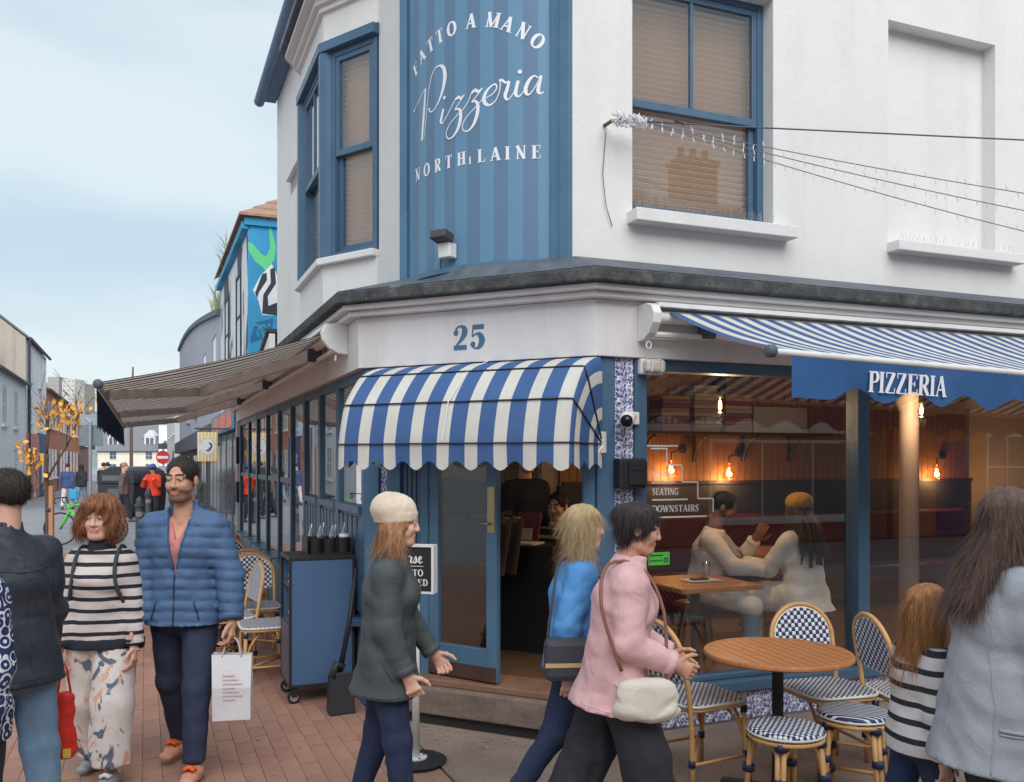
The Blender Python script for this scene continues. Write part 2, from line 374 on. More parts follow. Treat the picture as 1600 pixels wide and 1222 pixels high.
# upper left wall, with two deep narrow windows
SLP = FLI(.011, -.33)
mb = MB(); wall_seg(mb, FL, .011, 6.75, ZU, ZT, .3, [(4.4, 5.45, 3.3, 5.15), (4.4, 5.45, 5.42, 6.75), (.74, 2.98, 3.1, 5.7)], n=-.33)
mb.build('upper_wall', WALL, BL)
mb = MB(); mb.fbox(FL, 6.45, 6.75, -5.0, -.6301, ZU-.8, ZT); mb.build('end_wall', WALL, BL)
for za, zb in ((3.3, 5.15), (5.42, 6.75)):
    s = MB(); s.fbox(FL, 4.42, 5.43, -.50, -.44, za+.02, zb-.02); w = s.build('sash_window', BLUE, BL)
    s = MB(); s.fbox(FL, 4.5, 5.35, -.436, -.43, za+.1, zb-.1); s.build('pane', mat('dark_pane', srgb(60, 66, 76), .08, spec=.6), w)
    s = MB(); s.fbox(FL, 4.36, 5.49, -.40, -.27, za-.09, za-.004); s.build('window_sill', WALL, BL, bevel=.006)
# corner behind the sign, closing wall
S0 = np.array((-.788, 6.518)); S1 = np.array((.379, 5.738)); FS = seg(S0, S1); CH = math.hypot(*(S1-S0))
mb = MB(); mb.fbox(FS, .0, CH, -.55, -.07, ZU, ZT); mb.build('corner_wall', WALL, BL)
# roof and gutter
mb = MB()
e = [FLI(6.85, -.12), FLI(.0, -.12), tuple(FS(.0, .25, 0)[:2]), tuple(FS(CH, .25, 0)[:2]), FRI(7.3, .0), FRI(7.3, -5.2), FLI(6.85, -6.6)]
cx = sum(p[0] for p in e)/len(e); cy = sum(p[1] for p in e)/len(e)
top = [(cx+(p[0]-cx)*.35, cy+(p[1]-cy)*.35) for p in e]; k = len(e)
mb.add([(x, y, 6.97) for x, y in e]+[(x, y, 8.9) for x, y in top], [tuple(range(k)), tuple(range(k, 2*k))]+[(i, (i+1) % k, k+(i+1) % k, k+i) for i in range(k)])
mb.build('roof', SLATE, BL)
mb = MB(); mb.tube([FL(6.9, -.1, 6.86), FL(-.1, -.1, 6.86)], .075, 10); mb.fbox(FL, -.1, 6.82, -.32, -.13, 6.84, 6.95)
mb.build('gutter', mat('gutter_paint', srgb(86, 112, 146), .5, var=.1), BL, autos=40)
# ---------------------------------------------------------------- bay window on the left side
BA = FLI(.7356, -.328); BB = FLI(1.278, 0); BC = FLI(2.444, 0); BD = FLI(2.986, -.328)
PLAN = [BA, BB, BC, BD]
bay = bpy.data.objects.new('bay_window', None); col.objects.link(bay); bay.parent = BL; XF[bay.name] = XF[BL.name]
def offs(P, d):
    """offset an open polyline outwards; outward is to the left of the walking direction BA->BD (away from the wall)"""
    out = []
    for i in range(len(P)):
        ns = []
        for a, b in ((i-1, i), (i, i+1)):
            if a >= 0 and b < len(P):
                dx, dy = P[b][0]-P[a][0], P[b][1]-P[a][1]; L = math.hypot(dx, dy); ns.append((-dy/L, dx/L))
        nx = sum(q[0] for q in ns); ny = sum(q[1] for q in ns); L = math.hypot(nx, ny); nx /= L; ny /= L
        c = nx*ns[0][0]+ny*ns[0][1]; out.append((P[i][0]+nx*d/c, P[i][1]+ny*d/c))
    return out
def band(mb, P, d0, d1, z0, z1, m=0):
    A = offs(P, d0); B = offs(P, d1); mb.prism(B+A[::-1], z0, z1, m)
mb = MB(); band(mb, PLAN, -.14, .02, 2.9, 3.38); mb.build('bay_apron', WALL, bay)
mb = MB(); band(mb, PLAN, -.12, .015, 5.25, 5.98); mb.build('bay_wall', WALL, bay)
mb = MB(); band(mb, PLAN, -.14, .075, 3.381, 3.44); mb.build('bay_sill', WALL, bay, bevel=.008)
mb = MB()
for d, z0, z1 in ((.05, 5.50, 5.545), (.09, 5.546, 5.60), (.16, 5.601, 5.64)): band(mb, PLAN, -.1, d, z0, z1)
mb.build('bay_cornice', WALL, bay)
mb = MB(); band(mb, PLAN, -.1, .21, 5.66, 5.72); mb.build('bay_roof', LEAD, bay)
mb = MB(); band(mb, PLAN, -.10, .06, 5.16, 5.24); mb.build('bay_head', BLUE, bay, bevel=.004)
def sash(F, t0, t1, z0, z1, n, parent, bar=0, blind=True, frame=.05, meet=None, slats=True, name='sash_window', gl=None):
    """box frame, two sashes (the upper one in front), panes and a slatted blind"""
    w = MB()
    w.fbox(F, t0, t0+frame, n-.10, n, z0, z1); w.fbox(F, t1-frame, t1, n-.10, n, z0, z1)
    w.fbox(F, t0+frame, t1-frame, n-.10, n, z1-frame, z1); w.fbox(F, t0+frame, t1-frame, n-.10, n-.001, z0, z0+frame*.8)
    win = w.build(name, BLUE, parent, bevel=.004)
    zm = meet or (z0+z1)/2; a, b = t0+frame+.001, t1-frame-.001
    for za, zb, nn, br in ((zm-.02, z1-frame-.001, n-.008, bar), (z0+frame*.8+.001, zm+.035, n-.046, 0)):
        s = MB(); st = .042
        s.fbox(F, a, a+st, nn-.036, nn, za, zb); s.fbox(F, b-st, b, nn-.036, nn, za, zb)
        s.fbox(F, a+st, b-st, nn-.036, nn, zb-st, zb); s.fbox(F, a+st, b-st, nn-.036, nn, za, za+st*1.25)
        if br: s.fbox(F, (a+b)/2-.012, (a+b)/2+.012, nn-.032, nn-.002, za+st*1.25, zb-st)
        so = s.build('sash', BLUE, win, bevel=.003)
        g = MB(); g.fbox(F, a+st*.8, b-st*.8, nn-.02, nn-.016, za+.03, zb-.03); g.build('pane', gl or GLASSU, win)
    if blind:
        me = None; z = z0+frame+.03; h = .042
        inv = XF[win.name].inverted(); i = 0
        while z < z1-frame-.02:
            if me is None:
                c0 = F((a+b)/2, n-.112, 0); s = MB(); L = (b-a)/2-.004
                V = [(q*L, y*.0225, zz+y*.0105+e) for q in (-1, 1) for y, zz in ((-1, .0), (1, .0)) for e in (-.0012, .0012)]
                s.add(V, [(0, 1, 3, 2), (4, 6, 7, 5), (0, 4, 5, 1), (2, 3, 7, 6), (0, 2, 6, 4), (1, 5, 7, 3)])
                me = s.mesh('blind_slat', WOODF)
            o = bpy.data.objects.new('blind_slat', me); col.objects.link(o); o.parent = win; XF[o.name] = XF[win.name]
            o.matrix_local = inv @ Matrix.Translation((c0[0], c0[1], z)) @ Matrix.Rotation(F.ang(), 4, 'Z') @ Matrix.Rotation(R(-50), 4, 'X')
            z += h; i += 1
    return win
FB1 = seg(BB, BA); FB2 = seg(BC, BB); FB3 = seg(BD, BC)
for F, P, Q, bar in ((FB1, BB, BA, 0), (FB2, BC, BB, 1), (FB3, BD, BC, 0)):
    L = math.hypot(P[0]-Q[0], P[1]-Q[1]); sash(F, .075, L-(.02 if F is FB1 else .075), 3.441, 5.159, .005, bay, bar, meet=4.3)
for P in (BB, BC):
    mb = MB(); q = offs(PLAN, -.03)[PLAN.index(P)]; mb.lathe([(.085, 3.441), (.085, 5.159)], (q[0], q[1], 0), 8); mb.build('corner_post', BLUE, bay)
mb = MB(); b = offs(PLAN, -.35); mb.prism([PLAN[0], PLAN[1], PLAN[2], PLAN[3]], 5.3, 5.4); mb.build('bay_ceiling', INTW, bay)
# room behind the windows so that panes are not open to the sky
mb = MB(); mb.fbox(FL, .75, 2.97, -.75, -.71, 3.1, 5.7); mb.build('blind_backing', INTW, BL)
# dark upper room behind right window
sash(FR, .30, 1.51, 3.384, 5.02, -.29, BL, 1, meet=4.15, frame=.06)
sash(FR, 4.68, 5.82, 3.384, 5.02, -.29, BL, 1, meet=4.15, frame=.06, blind=False)
mb = MB(); mb.fbox(FR, .2, 6.0, -.64, -.60, 3.1, 5.3); mb.build('room_wall', INTW, BL)
# bird spikes along the sill
mb = MB()
for i in range(46):
    t = .37+i*.0235
    for s in (-1, 1): mb.tube([FR(t, -.12, 3.38), FR(t+s*.012+random.uniform(-.006, .006), -.12+random.uniform(-.02, .03), 3.46+random.uniform(-.01, .015))], .0013, 4)
mb.build('bird_spikes', mat('steel_wire', srgb(190, 190, 192), .35, .8), BL, kind='stuff')
mb = MB()
for i in range(40):
    t = 2.6+i*.03
    mb.tube([FR(t, -.12, 3.375), FR(t+random.uniform(-.014, .014), -.1, 3.44+random.uniform(-.02, .01))], .0012, 4)
mb.build('bird_spikes', MATS['steel_wire'], BL, kind='stuff')
# ---------------------------------------------------------------- curved striped sign
AR, AH = 1.12361, .573878; AO = np.array((.28507, 6.93576)); au = FS.u; an = FS.n; AL = 2*AH*AR
def arcp(s, lift=0.):
    a = -AH+s/AR; q = AO+(AR+lift)*(math.sin(a)*au+math.cos(a)*an); return q
ARCF = lambda s, z, lift: (*arcp(s, lift), z)
sg = bpy.data.objects.new('curved_sign', None); col.objects.link(sg); sg.parent = BL; XF[sg.name] = XF[BL.name]
mb = MB(); N = 13; sub = 5
for i in range(N):
    for j in range(sub):
        s0 = AL*(i+j/sub)/N; s1 = AL*(i+(j+1)/sub)/N
        mb.add([ARCF(s0, 3.05, 0), ARCF(s1, 3.05, 0), ARCF(s1, 5.6, 0), ARCF(s0, 5.6, 0)], [(0, 1, 2, 3)], i % 2)
MSIGN = [mat('sign_blue_pale', srgb(98, 138, 168), .5, var=.06, vs=2, dirt=.12, dirtc=srgb(120, 140, 155), scl=(1, 1, .3)),
         mat('sign_blue_deep', srgb(92, 122, 150), .5, var=.06, vs=2, dirt=.12, dirtc=srgb(110, 130, 150), scl=(1, 1, .3))]
mb.build('sign_panel', MSIGN, sg, smooth=True, fix=False)
mb = MB()
pts = [tuple(arcp(AL*i/24, -.05)) for i in range(25)]+[tuple(arcp(AL*i/24, .03)) for i in range(24, -1, -1)]
mb.prism(pts, 3.012, 3.049); mb.build('sign_base_trim', BLUE2, sg)
for a, b in ((-.012, .055), (1.262, CH+.004)):
    mb = MB(); mb.fbox(FS, a, b, -.06, .03, 3.03, 5.6); mb.build('sign_post', BLUE2, sg, bevel=.006)
mb = MB(); mb.fbox(FS, 1.318, 1.33, .0301, .036, 3.04, 5.6); mb.build('post_bead', BLUE2, sg)
LETW = mat('sign_lettering', srgb(232, 232, 236), .55, var=.03)
SCRIPT = [[(.128,4.22,.0073),(.147,4.249,.0059),(.207,4.282,.0059),(.262,4.318,.0059),(.3,4.332,.0073)],[(.291,4.332,.0147),(.281,4.251,.0191),(.269,4.163,.0235),(.254,4.068,.0235),(.242,3.983,.0176)],[(.269,3.987,.0059),(.3,4.13,.0059),(.325,4.275,.0059),(.357,4.379,.0066),(.4,4.433,.0073),(.452,4.439,.0103)],[(.45,4.44,.0103),(.488,4.414,.0249),(.503,4.357,.0308),(.492,4.293,.0264),(.463,4.227,.0176),(.418,4.172,.0088),(.37,4.148,.0073),(.338,4.161,.0103)],[(.488,4.134,.0176),(.474,4.089,.0205),(.463,4.055,.0191),(.48,4.04,.0088),(.522,4.077,.0059),(.552,4.114,.0059),(.591,4.16,.0066)],[(.593,4.166,.0117),(.625,4.178,.0176),(.648,4.166,.0161),(.675,4.183,.0066)],[(.673,4.182,.0066),(.639,4.146,.0066),(.596,4.104,.0066)],[(.594,4.101,.0073),(.629,4.098,.0147),(.644,4.068,.022),(.639,4.014,.0235),(.615,3.96,.0191),(.572,3.921,.0103),(.532,3.923,.0073),(.517,3.96,.0066),(.542,4.006,.0059),(.601,4.051,.0059),(.657,4.083,.0059),(.701,4.125,.0059),(.728,4.18,.0066)],[(.728,4.182,.0117),(.757,4.198,.0176),(.782,4.184,.0161),(.813,4.202,.0066)],[(.811,4.201,.0066),(.778,4.165,.0066),(.732,4.126,.0066)],[(.73,4.123,.0073),(.761,4.123,.0147),(.778,4.092,.022),(.774,4.039,.0235),(.749,3.978,.0191),(.71,3.941,.0103),(.67,3.945,.0073),(.657,3.981,.0066),(.684,4.026,.0059),(.745,4.073,.0059),(.813,4.126,.0059)],[(.813,4.126,.0059),(.851,4.136,.0059),(.894,4.156,.0066),(.915,4.189,.0088),(.904,4.211,.0103),(.875,4.202,.0103),(.841,4.172,.0176),(.823,4.132,.0235),(.835,4.095,.022),(.867,4.081,.0117),(.906,4.104,.0066),(.933,4.158,.0059),(.941,4.213,.0073)],[(.94,4.215,.0073),(.937,4.233,.0117),(.956,4.228,.0147),(.974,4.212,.0132),(1.001,4.218,.0103)],[(1.001,4.216,.0161),(.986,4.166,.0205),(.974,4.131,.022),(.982,4.103,.0147),(1.003,4.105,.0066),(1.034,4.146,.0059),(1.056,4.194,.0066)],[(1.062,4.215,.0191),(1.048,4.166,.0205),(1.045,4.127,.0205),(1.063,4.112,.0103),(1.088,4.131,.0059),(1.11,4.161,.0066)],[(1.191,4.224,.0073),(1.164,4.238,.0103),(1.132,4.21,.0191),(1.11,4.161,.0235),(1.115,4.127,.0191),(1.137,4.122,.0088),(1.171,4.165,.0059),(1.2,4.217,.0066)],[(1.21,4.24,.0176),(1.196,4.178,.0205),(1.191,4.137,.0205),(1.207,4.124,.0103),(1.227,4.135,.0059)]]
mb = MB()
for i, q in enumerate(SCRIPT):
    ribbon(mb, [(p[0], p[1], max(.0065, p[2]*1.12)) for p in spline(q, 7)], ARCF, .0015+.0004*(i % 8))
for i, (x, y, r) in enumerate([(.132, 4.226, .0103), (.342, 4.171, .0103), (.501, 4.205, .0125), (1.072, 4.271, .0147)]):
    mb.add([ARCF(x+r*math.cos(2*math.pi*j/14), y+r*math.sin(2*math.pi*j/14), .0052) for j in range(14)], [tuple(range(14))])
mb.build('script_lettering', LETW, sg, fix=False)
def letters_at(L, h, T=.2, t=.085):
    """capitals centred on given sign positions, turned to follow their neighbours"""
    for i, (ch, s, z, rot) in enumerate(L):
        mb = MB()
        st, W = glyph(ch, T, t); hh = h*(.55 if ch == '1' else 1)
        c, d = math.cos(rot), math.sin(rot)
        for j, q in enumerate(st):
            pp = []
            for p in q:
                x, y = (p[0]-W/2)*hh, (p[1]-.5)*hh; pp.append((s+x*c-y*d, z+x*d+y*c, p[2]*hh))
            ribbon(mb, pp, ARCF, .0015+.0004*j)
        mb.build('letter', LETW, sg, fix=False)
top_l = [('F', .15, 4.517), ('A', .243, 4.572), ('T', .35, 4.61), ('T', .451, 4.638), ('O', .563, 4.655), ('A', .724, 4.662), ('M', .888, 4.634), ('A', .99, 4.592), ('N', 1.094, 4.535), ('O', 1.188, 4.464)]
L = []
for i, (ch, s, z) in enumerate(top_l):
    a, b = top_l[max(i-1, 0)], top_l[min(i+1, 9)]; L.append((ch, s, z, math.atan2(b[2]-a[2], b[1]-a[1])))
letters_at(L, .096, .25, .1)
letters_at([(c, s, z, 0) for c, s, z in [('N', .183, 3.765), ('O', .304, 3.766), ('R', .43, 3.765), ('T', .537, 3.765), ('H', .648, 3.764), ('1', .717, 3.74), ('L', .804, 3.758), ('A', .904, 3.755), ('I', .988, 3.753), ('N', 1.079, 3.75), ('E', 1.178, 3.747)]], .086, .24, .1)
# ---------------------------------------------------------------- cornice and fascia
P0 = FLI(9.3, 0); P1 = FLI(0, 0); P2 = PR; P3 = FRI(7.2, 0)
LINE = [P3, P2, P1, P0]        # offs() pushes to the left of travel = outwards here
def prof(mb, d0, d1, z0, z1, P=LINE, m=0): band(mb, P, d0, d1, z0, z1, m)
mb = MB(); prof(mb, -.16, .0, 2.405, 2.76); mb.build('fascia', FASC, BL, bevel=.004)
mb = MB(); prof(mb, -.16, .07, 2.762, 2.80); prof(mb, -.16, .115, 2.801, 2.84); mb.build('fascia_moulding', FASC, BL, bevel=.008)
mb = MB(); prof(mb, -.2, .17, 2.842, 2.925); mb.build('cornice', MOSS, BL, bevel=.012)
mb = MB()                       # lead flashing sloping up to the walls
up = [FRI(7.2, -.17), FRI(-.05, -.17), tuple(FS(CH*.5, .19, 0)[:2]), FLI(0, -.3), FLI(.7, -.3), FLI(1.25, .0), FLI(2.45, .0), FLI(3.0, -.3), FLI(6.75, -.3)]
lo = [offs(LINE, .16)[0], offs(LINE, .16)[1], tuple(FC(CW*.5, .16, 0)[:2]), offs(LINE, .16)[2], FLI(.7, .16), FLI(1.25, .16), FLI(2.45, .16), FLI(3.0, .16), FLI(6.75, .16)]
k = len(up); mb.add([(x, y, 2.928) for x, y in lo]+[(x, y, 3.055) for x, y in up], [(i, i+1, k+i+1, k+i) for i in range(k-1)])
o = mb.build('flashing', LEAD, BL)
mb = MB(); mb.fpoly(FL, [(6.75, 2.93), (9.3, 2.93), (6.75, 3.55)], -.30, -.22); mb.fbox(FL, 6.75, 9.3, -.5, .05, 2.926, 2.98); mb.build('lean_to', WALL, BL)
mb = MB(); mb.add([FL(6.76, -.18, 3.62), FL(9.3, -.18, 2.99), FL(9.3, -.6, 2.99), FL(6.76, -.6, 3.62), FL(6.76, -.18, 3.57), FL(9.3, -.18, 2.94), FL(9.3, -.6, 2.94), FL(6.76, -.6, 3.57)], [(0, 1, 2, 3), (4, 5, 6, 7), (0, 1, 5, 4), (1, 2, 6, 5), (2, 3, 7, 6), (3, 0, 4, 7)])
mb.build('lean_to_coping', MOSS, BL)
mb = MB(); fcw = lambda x, y, k: FC(x, .0+k, y)
text(BL, mat('number_paint', srgb(70, 106, 136), .5), '25', fcw, .768, 2.49, .165, T=.2, t=.07, gap=.06, wide=.98)
# ---------------------------------------------------------------- ground-floor shopfront
# right side: corner post, tiled pilaster, post, two big panes
mb = MB(); mb.fbox(FR, .03, .155, -.16, -.03, .02, 2.404); mb.build('shopfront_post', BLUE, BL, bevel=.006)
def tiles(F, t0, t1, z0, z1, n, w, h, parent, rot=0):
    me = {}
    k = max(1, round((t1-t0)/w)); r = max(1, round((z1-z0)/h)); w = (t1-t0)/k; h = (z1-z0)/r
    inv = XF[parent.name].inverted()
    s = MB(); s.box(-w/2+.0015, w/2-.0015, -.006, .006, -h/2+.0015, h/2-.0015); me = s.mesh('tile', TILE)
    for i in range(k):
        for j in range(r):
            o = bpy.data.objects.new('tile', me); col.objects.link(o); o.parent = parent; XF[o.name] = XF[parent.name]
            p = F(t0+w*(i+.5), n+random.uniform(-.001, .001), z0+h*(j+.5)); o.matrix_local = inv @ Matrix.Translation(p) @ Matrix.Rotation(F.ang(), 4, 'Z')
mb = MB(); mb.fbox(FR, .155, .30, -.16, -.055, .02, 2.404); pil = mb.build('pilaster', mat('grout', srgb(190, 190, 192), .9), BL)
tiles(FR, .16, .296, .03, 2.40, -.048, .14, .14, pil)
mb = MB(); mb.fbox(FR, .301, .39, -.16, -.03, .02, 2.404); mb.build('shopfront_post', BLUE, BL, bevel=.006)
for a, b in ((2.137, 2.243), (4.5, 4.6), (7.05, 7.2)):
    mb = MB(); mb.fbox(FR, a, b, -.17, -.04, .285, 2.33); mb.build('mullion', BLUE, BL, bevel=.006)
mb = MB(); mb.fbox(FR, .39, 7.2, -.17, .0, .205, .28); mb.fbox(FR, .39, 7.2, -.17, -.07, .281, .32); mb.build('window_sill', BLUE, BL, bevel=.008)
mb = MB(); mb.fbox(FR, .39, 7.2, -.17, -.05, 2.331, 2.404); mb.build('window_head', BLUE, BL, bevel=.006)
mb = MB(); mb.fbox(FR, .39, 7.2, -.17, -.06, 0, .204); pl = mb.build('plinth', MATS['grout'], BL)
tiles(FR, .395, 4.6, .012, .2, -.053, .15, .19, pl)
for a, b in ((.392, 2.136), (2.244, 4.499), (4.601, 7.05)):
    mb = MB(); mb.fbox(FR, a, b, -.115, -.109, .321, 2.33); mb.build('shop_pane', GLASS, BL)
# chamfer: left post, tiled strip, panel, doors
mb = MB(); mb.fbox(FC, .03, .15, -.16, -.03, .02, 2.404); mb.build('shopfront_post', BLUE2, BL, bevel=.006)
mb = MB(); mb.fbox(FC, .151, .216, -.16, -.065, .02, 2.404); pil = mb.build('pilaster', MATS['grout'], BL)
tiles(FC, .153, .214, .03, 2.4, -.06, .06, .12, pil)
mb = MB(); mb.fbox(FC, .217, .33, -.16, -.03, .02, 2.404); mb.build('shopfront_post', BLUE2, BL, bevel=.006)
mb = MB(); mb.fbox(FC, .331, .50, -.14, -.06, .02, 2.404)
for i in range(4): mb.fbox(FC, .345+i*.038, .372+i*.038, -.0601, -.05, .35, 2.2)
mb.build('side_panel', BLUE, BL, bevel=.003)
mb = MB(); mb.fbox(FC, .501, .565, -.17, -.02, .29, 2.404); mb.fbox(FC, 1.70, 1.77, -.17, -.02, .29, 2.404); mb.fbox(FC, .566, 1.699, -.17, -.03, 2.32, 2.404)
mb.build('door_frame', BLUE2, BL, bevel=.005)
def leaf(F, w, name, parent, plate=True):
    """one glazed door leaf from t=0..w, z .3..2.31"""
    d = MB(); z0, z1 = .305, 2.31
    d.fbox(F, 0, .085, -.022, .022, z0, z1); d.fbox(F, w-.085, w, -.022, .022, z0, z1)
    d.fbox(F, .086, w-.086, -.022, .022, z1-.11, z1); d.fbox(F, .086, w-.086, -.022, .022, z0, .515)
    dd = d.build(name, BLUE2, parent, bevel=.004)
    g = MB(); g.fbox(F, .08, w-.08, -.004, .004, .51, z1-.105); g.build('door_pane', GLASS, dd)
    kk = MB(); kk.fbox(F, .004, w-.004, .0225, .0265, z0+.004, .40); kk.build('kick_plate', KICK, dd)
    if plate:
        q = MB(); q.fbox(F, w-.072, w-.014, .0225, .0262, 1.28, 1.58); q.build('push_plate', BRASS, dd)
        q = MB(); q.tube([F(w-.05, .026, 1.34), F(w-.05, .05, 1.34), F(w-.10, .055, 1.34)], .008, 8); q.build('handle', BRASS, dd, smooth=True)
    return dd
h0 = FC(.567, -.05, 0); ang = FC.ang()-R(9)
leaf(Fr(h0[:2], (math.cos(ang), math.sin(ang))), .575, 'door', BL)
h1 = FC(1.698, -.06, 0); ang = FC.ang()+R(98)
leaf(Fr(h1[:2], (math.cos(ang), math.sin(ang))), .56, 'door', BL, plate=False)
# steps
mb = MB(); mb.fbox(FC, .18, 1.85, -.25, .15, .07, .245); mb.build('step', STEPM, BL, bevel=.012)
mb = MB(); mb.fbox(FC, .2, 1.84, -.25, .11, 0, .069); mb.build('step_toe', mat('toe_shade', srgb(58, 54, 54), .95, bump=.6, bs=40), BL)  # solid toe; the shade of the recess is put into its dark colour
mb = MB(); mb.fbox(FC, .33, 1.8, -.24, .09, .246, .292); mb.build('threshold', TIMB, BL, bevel=.008)
mb = MB(); mb.fbox(FC, .3, 1.8, -1.0, -.241, .05, .291); mb.build('entrance_platform', INTF, BL)
# left side shopfront
posts = [.02, .95, 1.78, 2.62, 3.5, 4.5, 5.6, 6.7, 7.8, 9.12]; pw = .095
for i, t in enumerate(posts):
    mb = MB(); mb.fbox(FL, t, t+pw, -.14, -.045, .0, 2.404); mb.build('shopfront_post', BLUE, BL, bevel=.005)
for i in range(len(posts)-1):
    a, b = posts[i]+pw+.001, posts[i+1]-.001
    rail = i < 3
    mb = MB(); mb.fbox(FL, a, b, -.14, -.05, .0, .55); mb.build('stall_riser', BLUE, BL)
    mb = MB(); mb.fbox(FL, a, b, -.16, .03, .551, .60); mb.build('window_sill', BLUE, BL, bevel=.005)
    mb = MB(); mb.fbox(FL, a, b, -.14, -.05, 2.33, 2.404); mb.build('window_head', BLUE, BL)
    z = .601
    if rail:
        mb = MB(); mb.fbox(FL, a, b, -.13, -.065, .601, 1.36)
        kx = 5
        for j in range(kx): mb.fbox(FL, a+(b-a)*(j+.15)/kx, a+(b-a)*(j+.85)/kx, -.0651, -.052, .64, 1.33)
        mb.build('lower_panel', BLUE, BL)
        mb = MB(); mb.fbox(FL, a, b, -.15, -.02, 1.361, 1.42); mb.build('window_rail', BLUE, BL, bevel=.005); z = 1.421
    elif i > 3:
        mb = MB(); mb.fbox(FL, a, b, -.13, -.06, 1.5, 1.56); mb.build('window_rail', BLUE, BL)
    elif i == 3:
        mb = MB(); mb.fbox(FL, a, b, -.09, -.082, .601, 1.1); mb.build('frosted_panel', mat('frosted_film', srgb(150, 156, 158), .5), BL)
    mb = MB(); mb.fbox(FL, a, b, -.076, -.07, z, 2.329); mb.build('shop_pane', GLASS, BL)
# ---------------------------------------------------------------- the dining room behind the glass
fl = [FLI(9.25, -.17), FLI(0.0, -.17), FRI(0.05, -.17), FRI(7.2, -.17), FRI(7.2, -3.5), FRI(1.41, -3.5), FLI(9.25, -2.6)]
mb = MB(); mb.prism(fl, .0, .12); mb.build('room_floor', INTF, BL)
mb = MB(); mb.prism(fl, 2.72, 2.80); mb.build('room_ceiling', INTW, BL)
mb = MB(); mb.fbox(FR, 1.2, 7.3, -3.6, -3.5, .12, 2.72); mb.fbox(FR, 7.2, 7.3, -3.5, -.17, .12, 2.72); mb.fbox(FL, 2.2, 9.3, -2.75, -2.6, .12, 2.72); mb.fbox(FL, 9.25, 9.35, -2.6, -.17, .12, 2.72)
rw = mb.build('room_wall', INTW, BL)
BWW = .092; inv = XF[BL.name].inverted()
s = MB(); s.box(-BWW/2+.003, BWW/2-.003, -.012, .0, 0, 1.21); bme = s.mesh('wall_board', BWOOD)
for i in range(62):
    o = bpy.data.objects.new('wall_board', bme); col.objects.link(o); o.parent = BL
    p = FR(1.45+BWW*i, -3.488, 1.50); o.matrix_local = inv @ Matrix.Translation(p) @ Matrix.Rotation(FR.ang(), 4, 'Z')
for i in range(44):
    o = bpy.data.objects.new('wall_board', bme); col.objects.link(o); o.parent = BL
    p = FL(2.15+BWW*i, -2.588, 1.50); o.matrix_local = inv @ Matrix.Translation(p) @ Matrix.Rotation(FL.ang()+math.pi, 4, 'Z')
mb = MB(); mb.fbox(FR, 1.42, 7.2, -3.499, -3.46, .12, 1.49); mb.fbox(FL, 2.1, 9.25, -2.599, -2.56, .12, 1.49); mb.build('wainscot', INTD, BL)
mb = MB(); mb.fbox(FR, 1.42, 7.2, -3.48, -3.44, 1.491, 1.53); mb.build('dado_rail', mat('dark_wood', srgb(70, 52, 44), .5), BL)
mb = MB(); c = FR(3.81, -1.2, 0); mb.lathe([(.085, .12), (.085, 2.2), (.11, 2.25), (.14, 2.4), (.14, 2.72)], c, 20); mb.build('room_column', mat('column_paint', srgb(160, 148, 142), .5), BL, autos=40)
# ---------------------------------------------------------------- awnings
def fabric(name, c, trans=.25, dirt=.25):
    t = NT(name); n = t.noise(3, 5, .6); w = t.noise(160, 2)
    cc = t.ramp(n, [(.3, tuple(v*.88 for v in c)), (.7, tuple(min(1, v*1.05) for v in c))])
    d = t.ramp(t.noise(1.6, 6, .7), [(.55, (0, 0, 0)), (.8, (dirt,)*3)])
    cc = t.mix(d, cc, srgb(120, 112, 104)); t.bump(t.math('ADD', t.math('MULTIPLY', w, .4), t.noise(4, 3)), .35, .02)
    m = t.fin(cc, .85, 0, .15)
    tr = t.new("BsdfTranslucent"); t.link(cc, tr.inputs[0]); ms = t.new("MixShader"); ms.inputs[0].default_value = trans
    t.link(t.b.outputs[0], ms.inputs[1]); t.link(tr.outputs[0], ms.inputs[2]); t.link(ms.outputs[0], t.out.inputs[0]); MATS[name] = m; return m
CW_, CB_ = fabric('canvas_white', srgb(232, 228, 220)), fabric('canvas_blue', srgb(76, 106, 156), .12)
VB = fabric('valance_blue', srgb(62, 102, 154), .1, .2)
BR, DN = fabric('canvas_backlit_pale', srgb(214, 200, 190), .42), fabric('canvas_backlit_dark', srgb(70, 68, 78), .2)  # the underside's backlit browning is put into these canvas colours
NAVY = fabric('valance_navy', srgb(40, 56, 78), .05)
# door canopy
can = thing('door_canopy', 'blue and white striped basket canopy with scalloped edge above the corner door', 'awning', FC(1.05, 0, 1.72))
s0, s1, rc = .195, 1.835, .09
PROF = [(.0, 2.395), (.2915, 2.313), (.4856, 2.109), (.55, 1.855)]
def upath(p):
    """(s, fraction of p) along the hoop with its length"""
    pts = []; r = min(rc, p*.6)
    for i in range(7): pts.append((s0, (p-r)*i/6))
    for i in range(1, 7): a = math.pi/2*i/6; pts.append((s0+r-r*math.cos(a), p-r+r*math.sin(a)))
    nn = 17*4
    for i in range(1, nn): pts.append((s0+r+(s1-s0-2*r)*i/nn, p))
    for i in range(0, 7): a = math.pi/2*i/6; pts.append((s1-r+r*math.sin(a), p-r+r*math.cos(a)))
    for i in range(1, 7): pts.append((s1, (p-r)*(1-i/6)))
    return pts
prof = []
for i in range(3):
    (pa, za), (pb, zb) = PROF[i], PROF[i+1]
    for j in range(6):
        f = j/6; aa = R((0, 32, 62, 90)[i]+((0, 32, 62, 90)[i+1]-(0, 32, 62, 90)[i])*f); sag = .008*math.sin(math.pi*f); prof.append((.55*math.sin(aa)-sag, 1.855+.54*math.cos(aa)-sag*.6))
prof.append(PROF[3])
base = upath(.55); zp = 1.855
SW = (s1-s0)/17
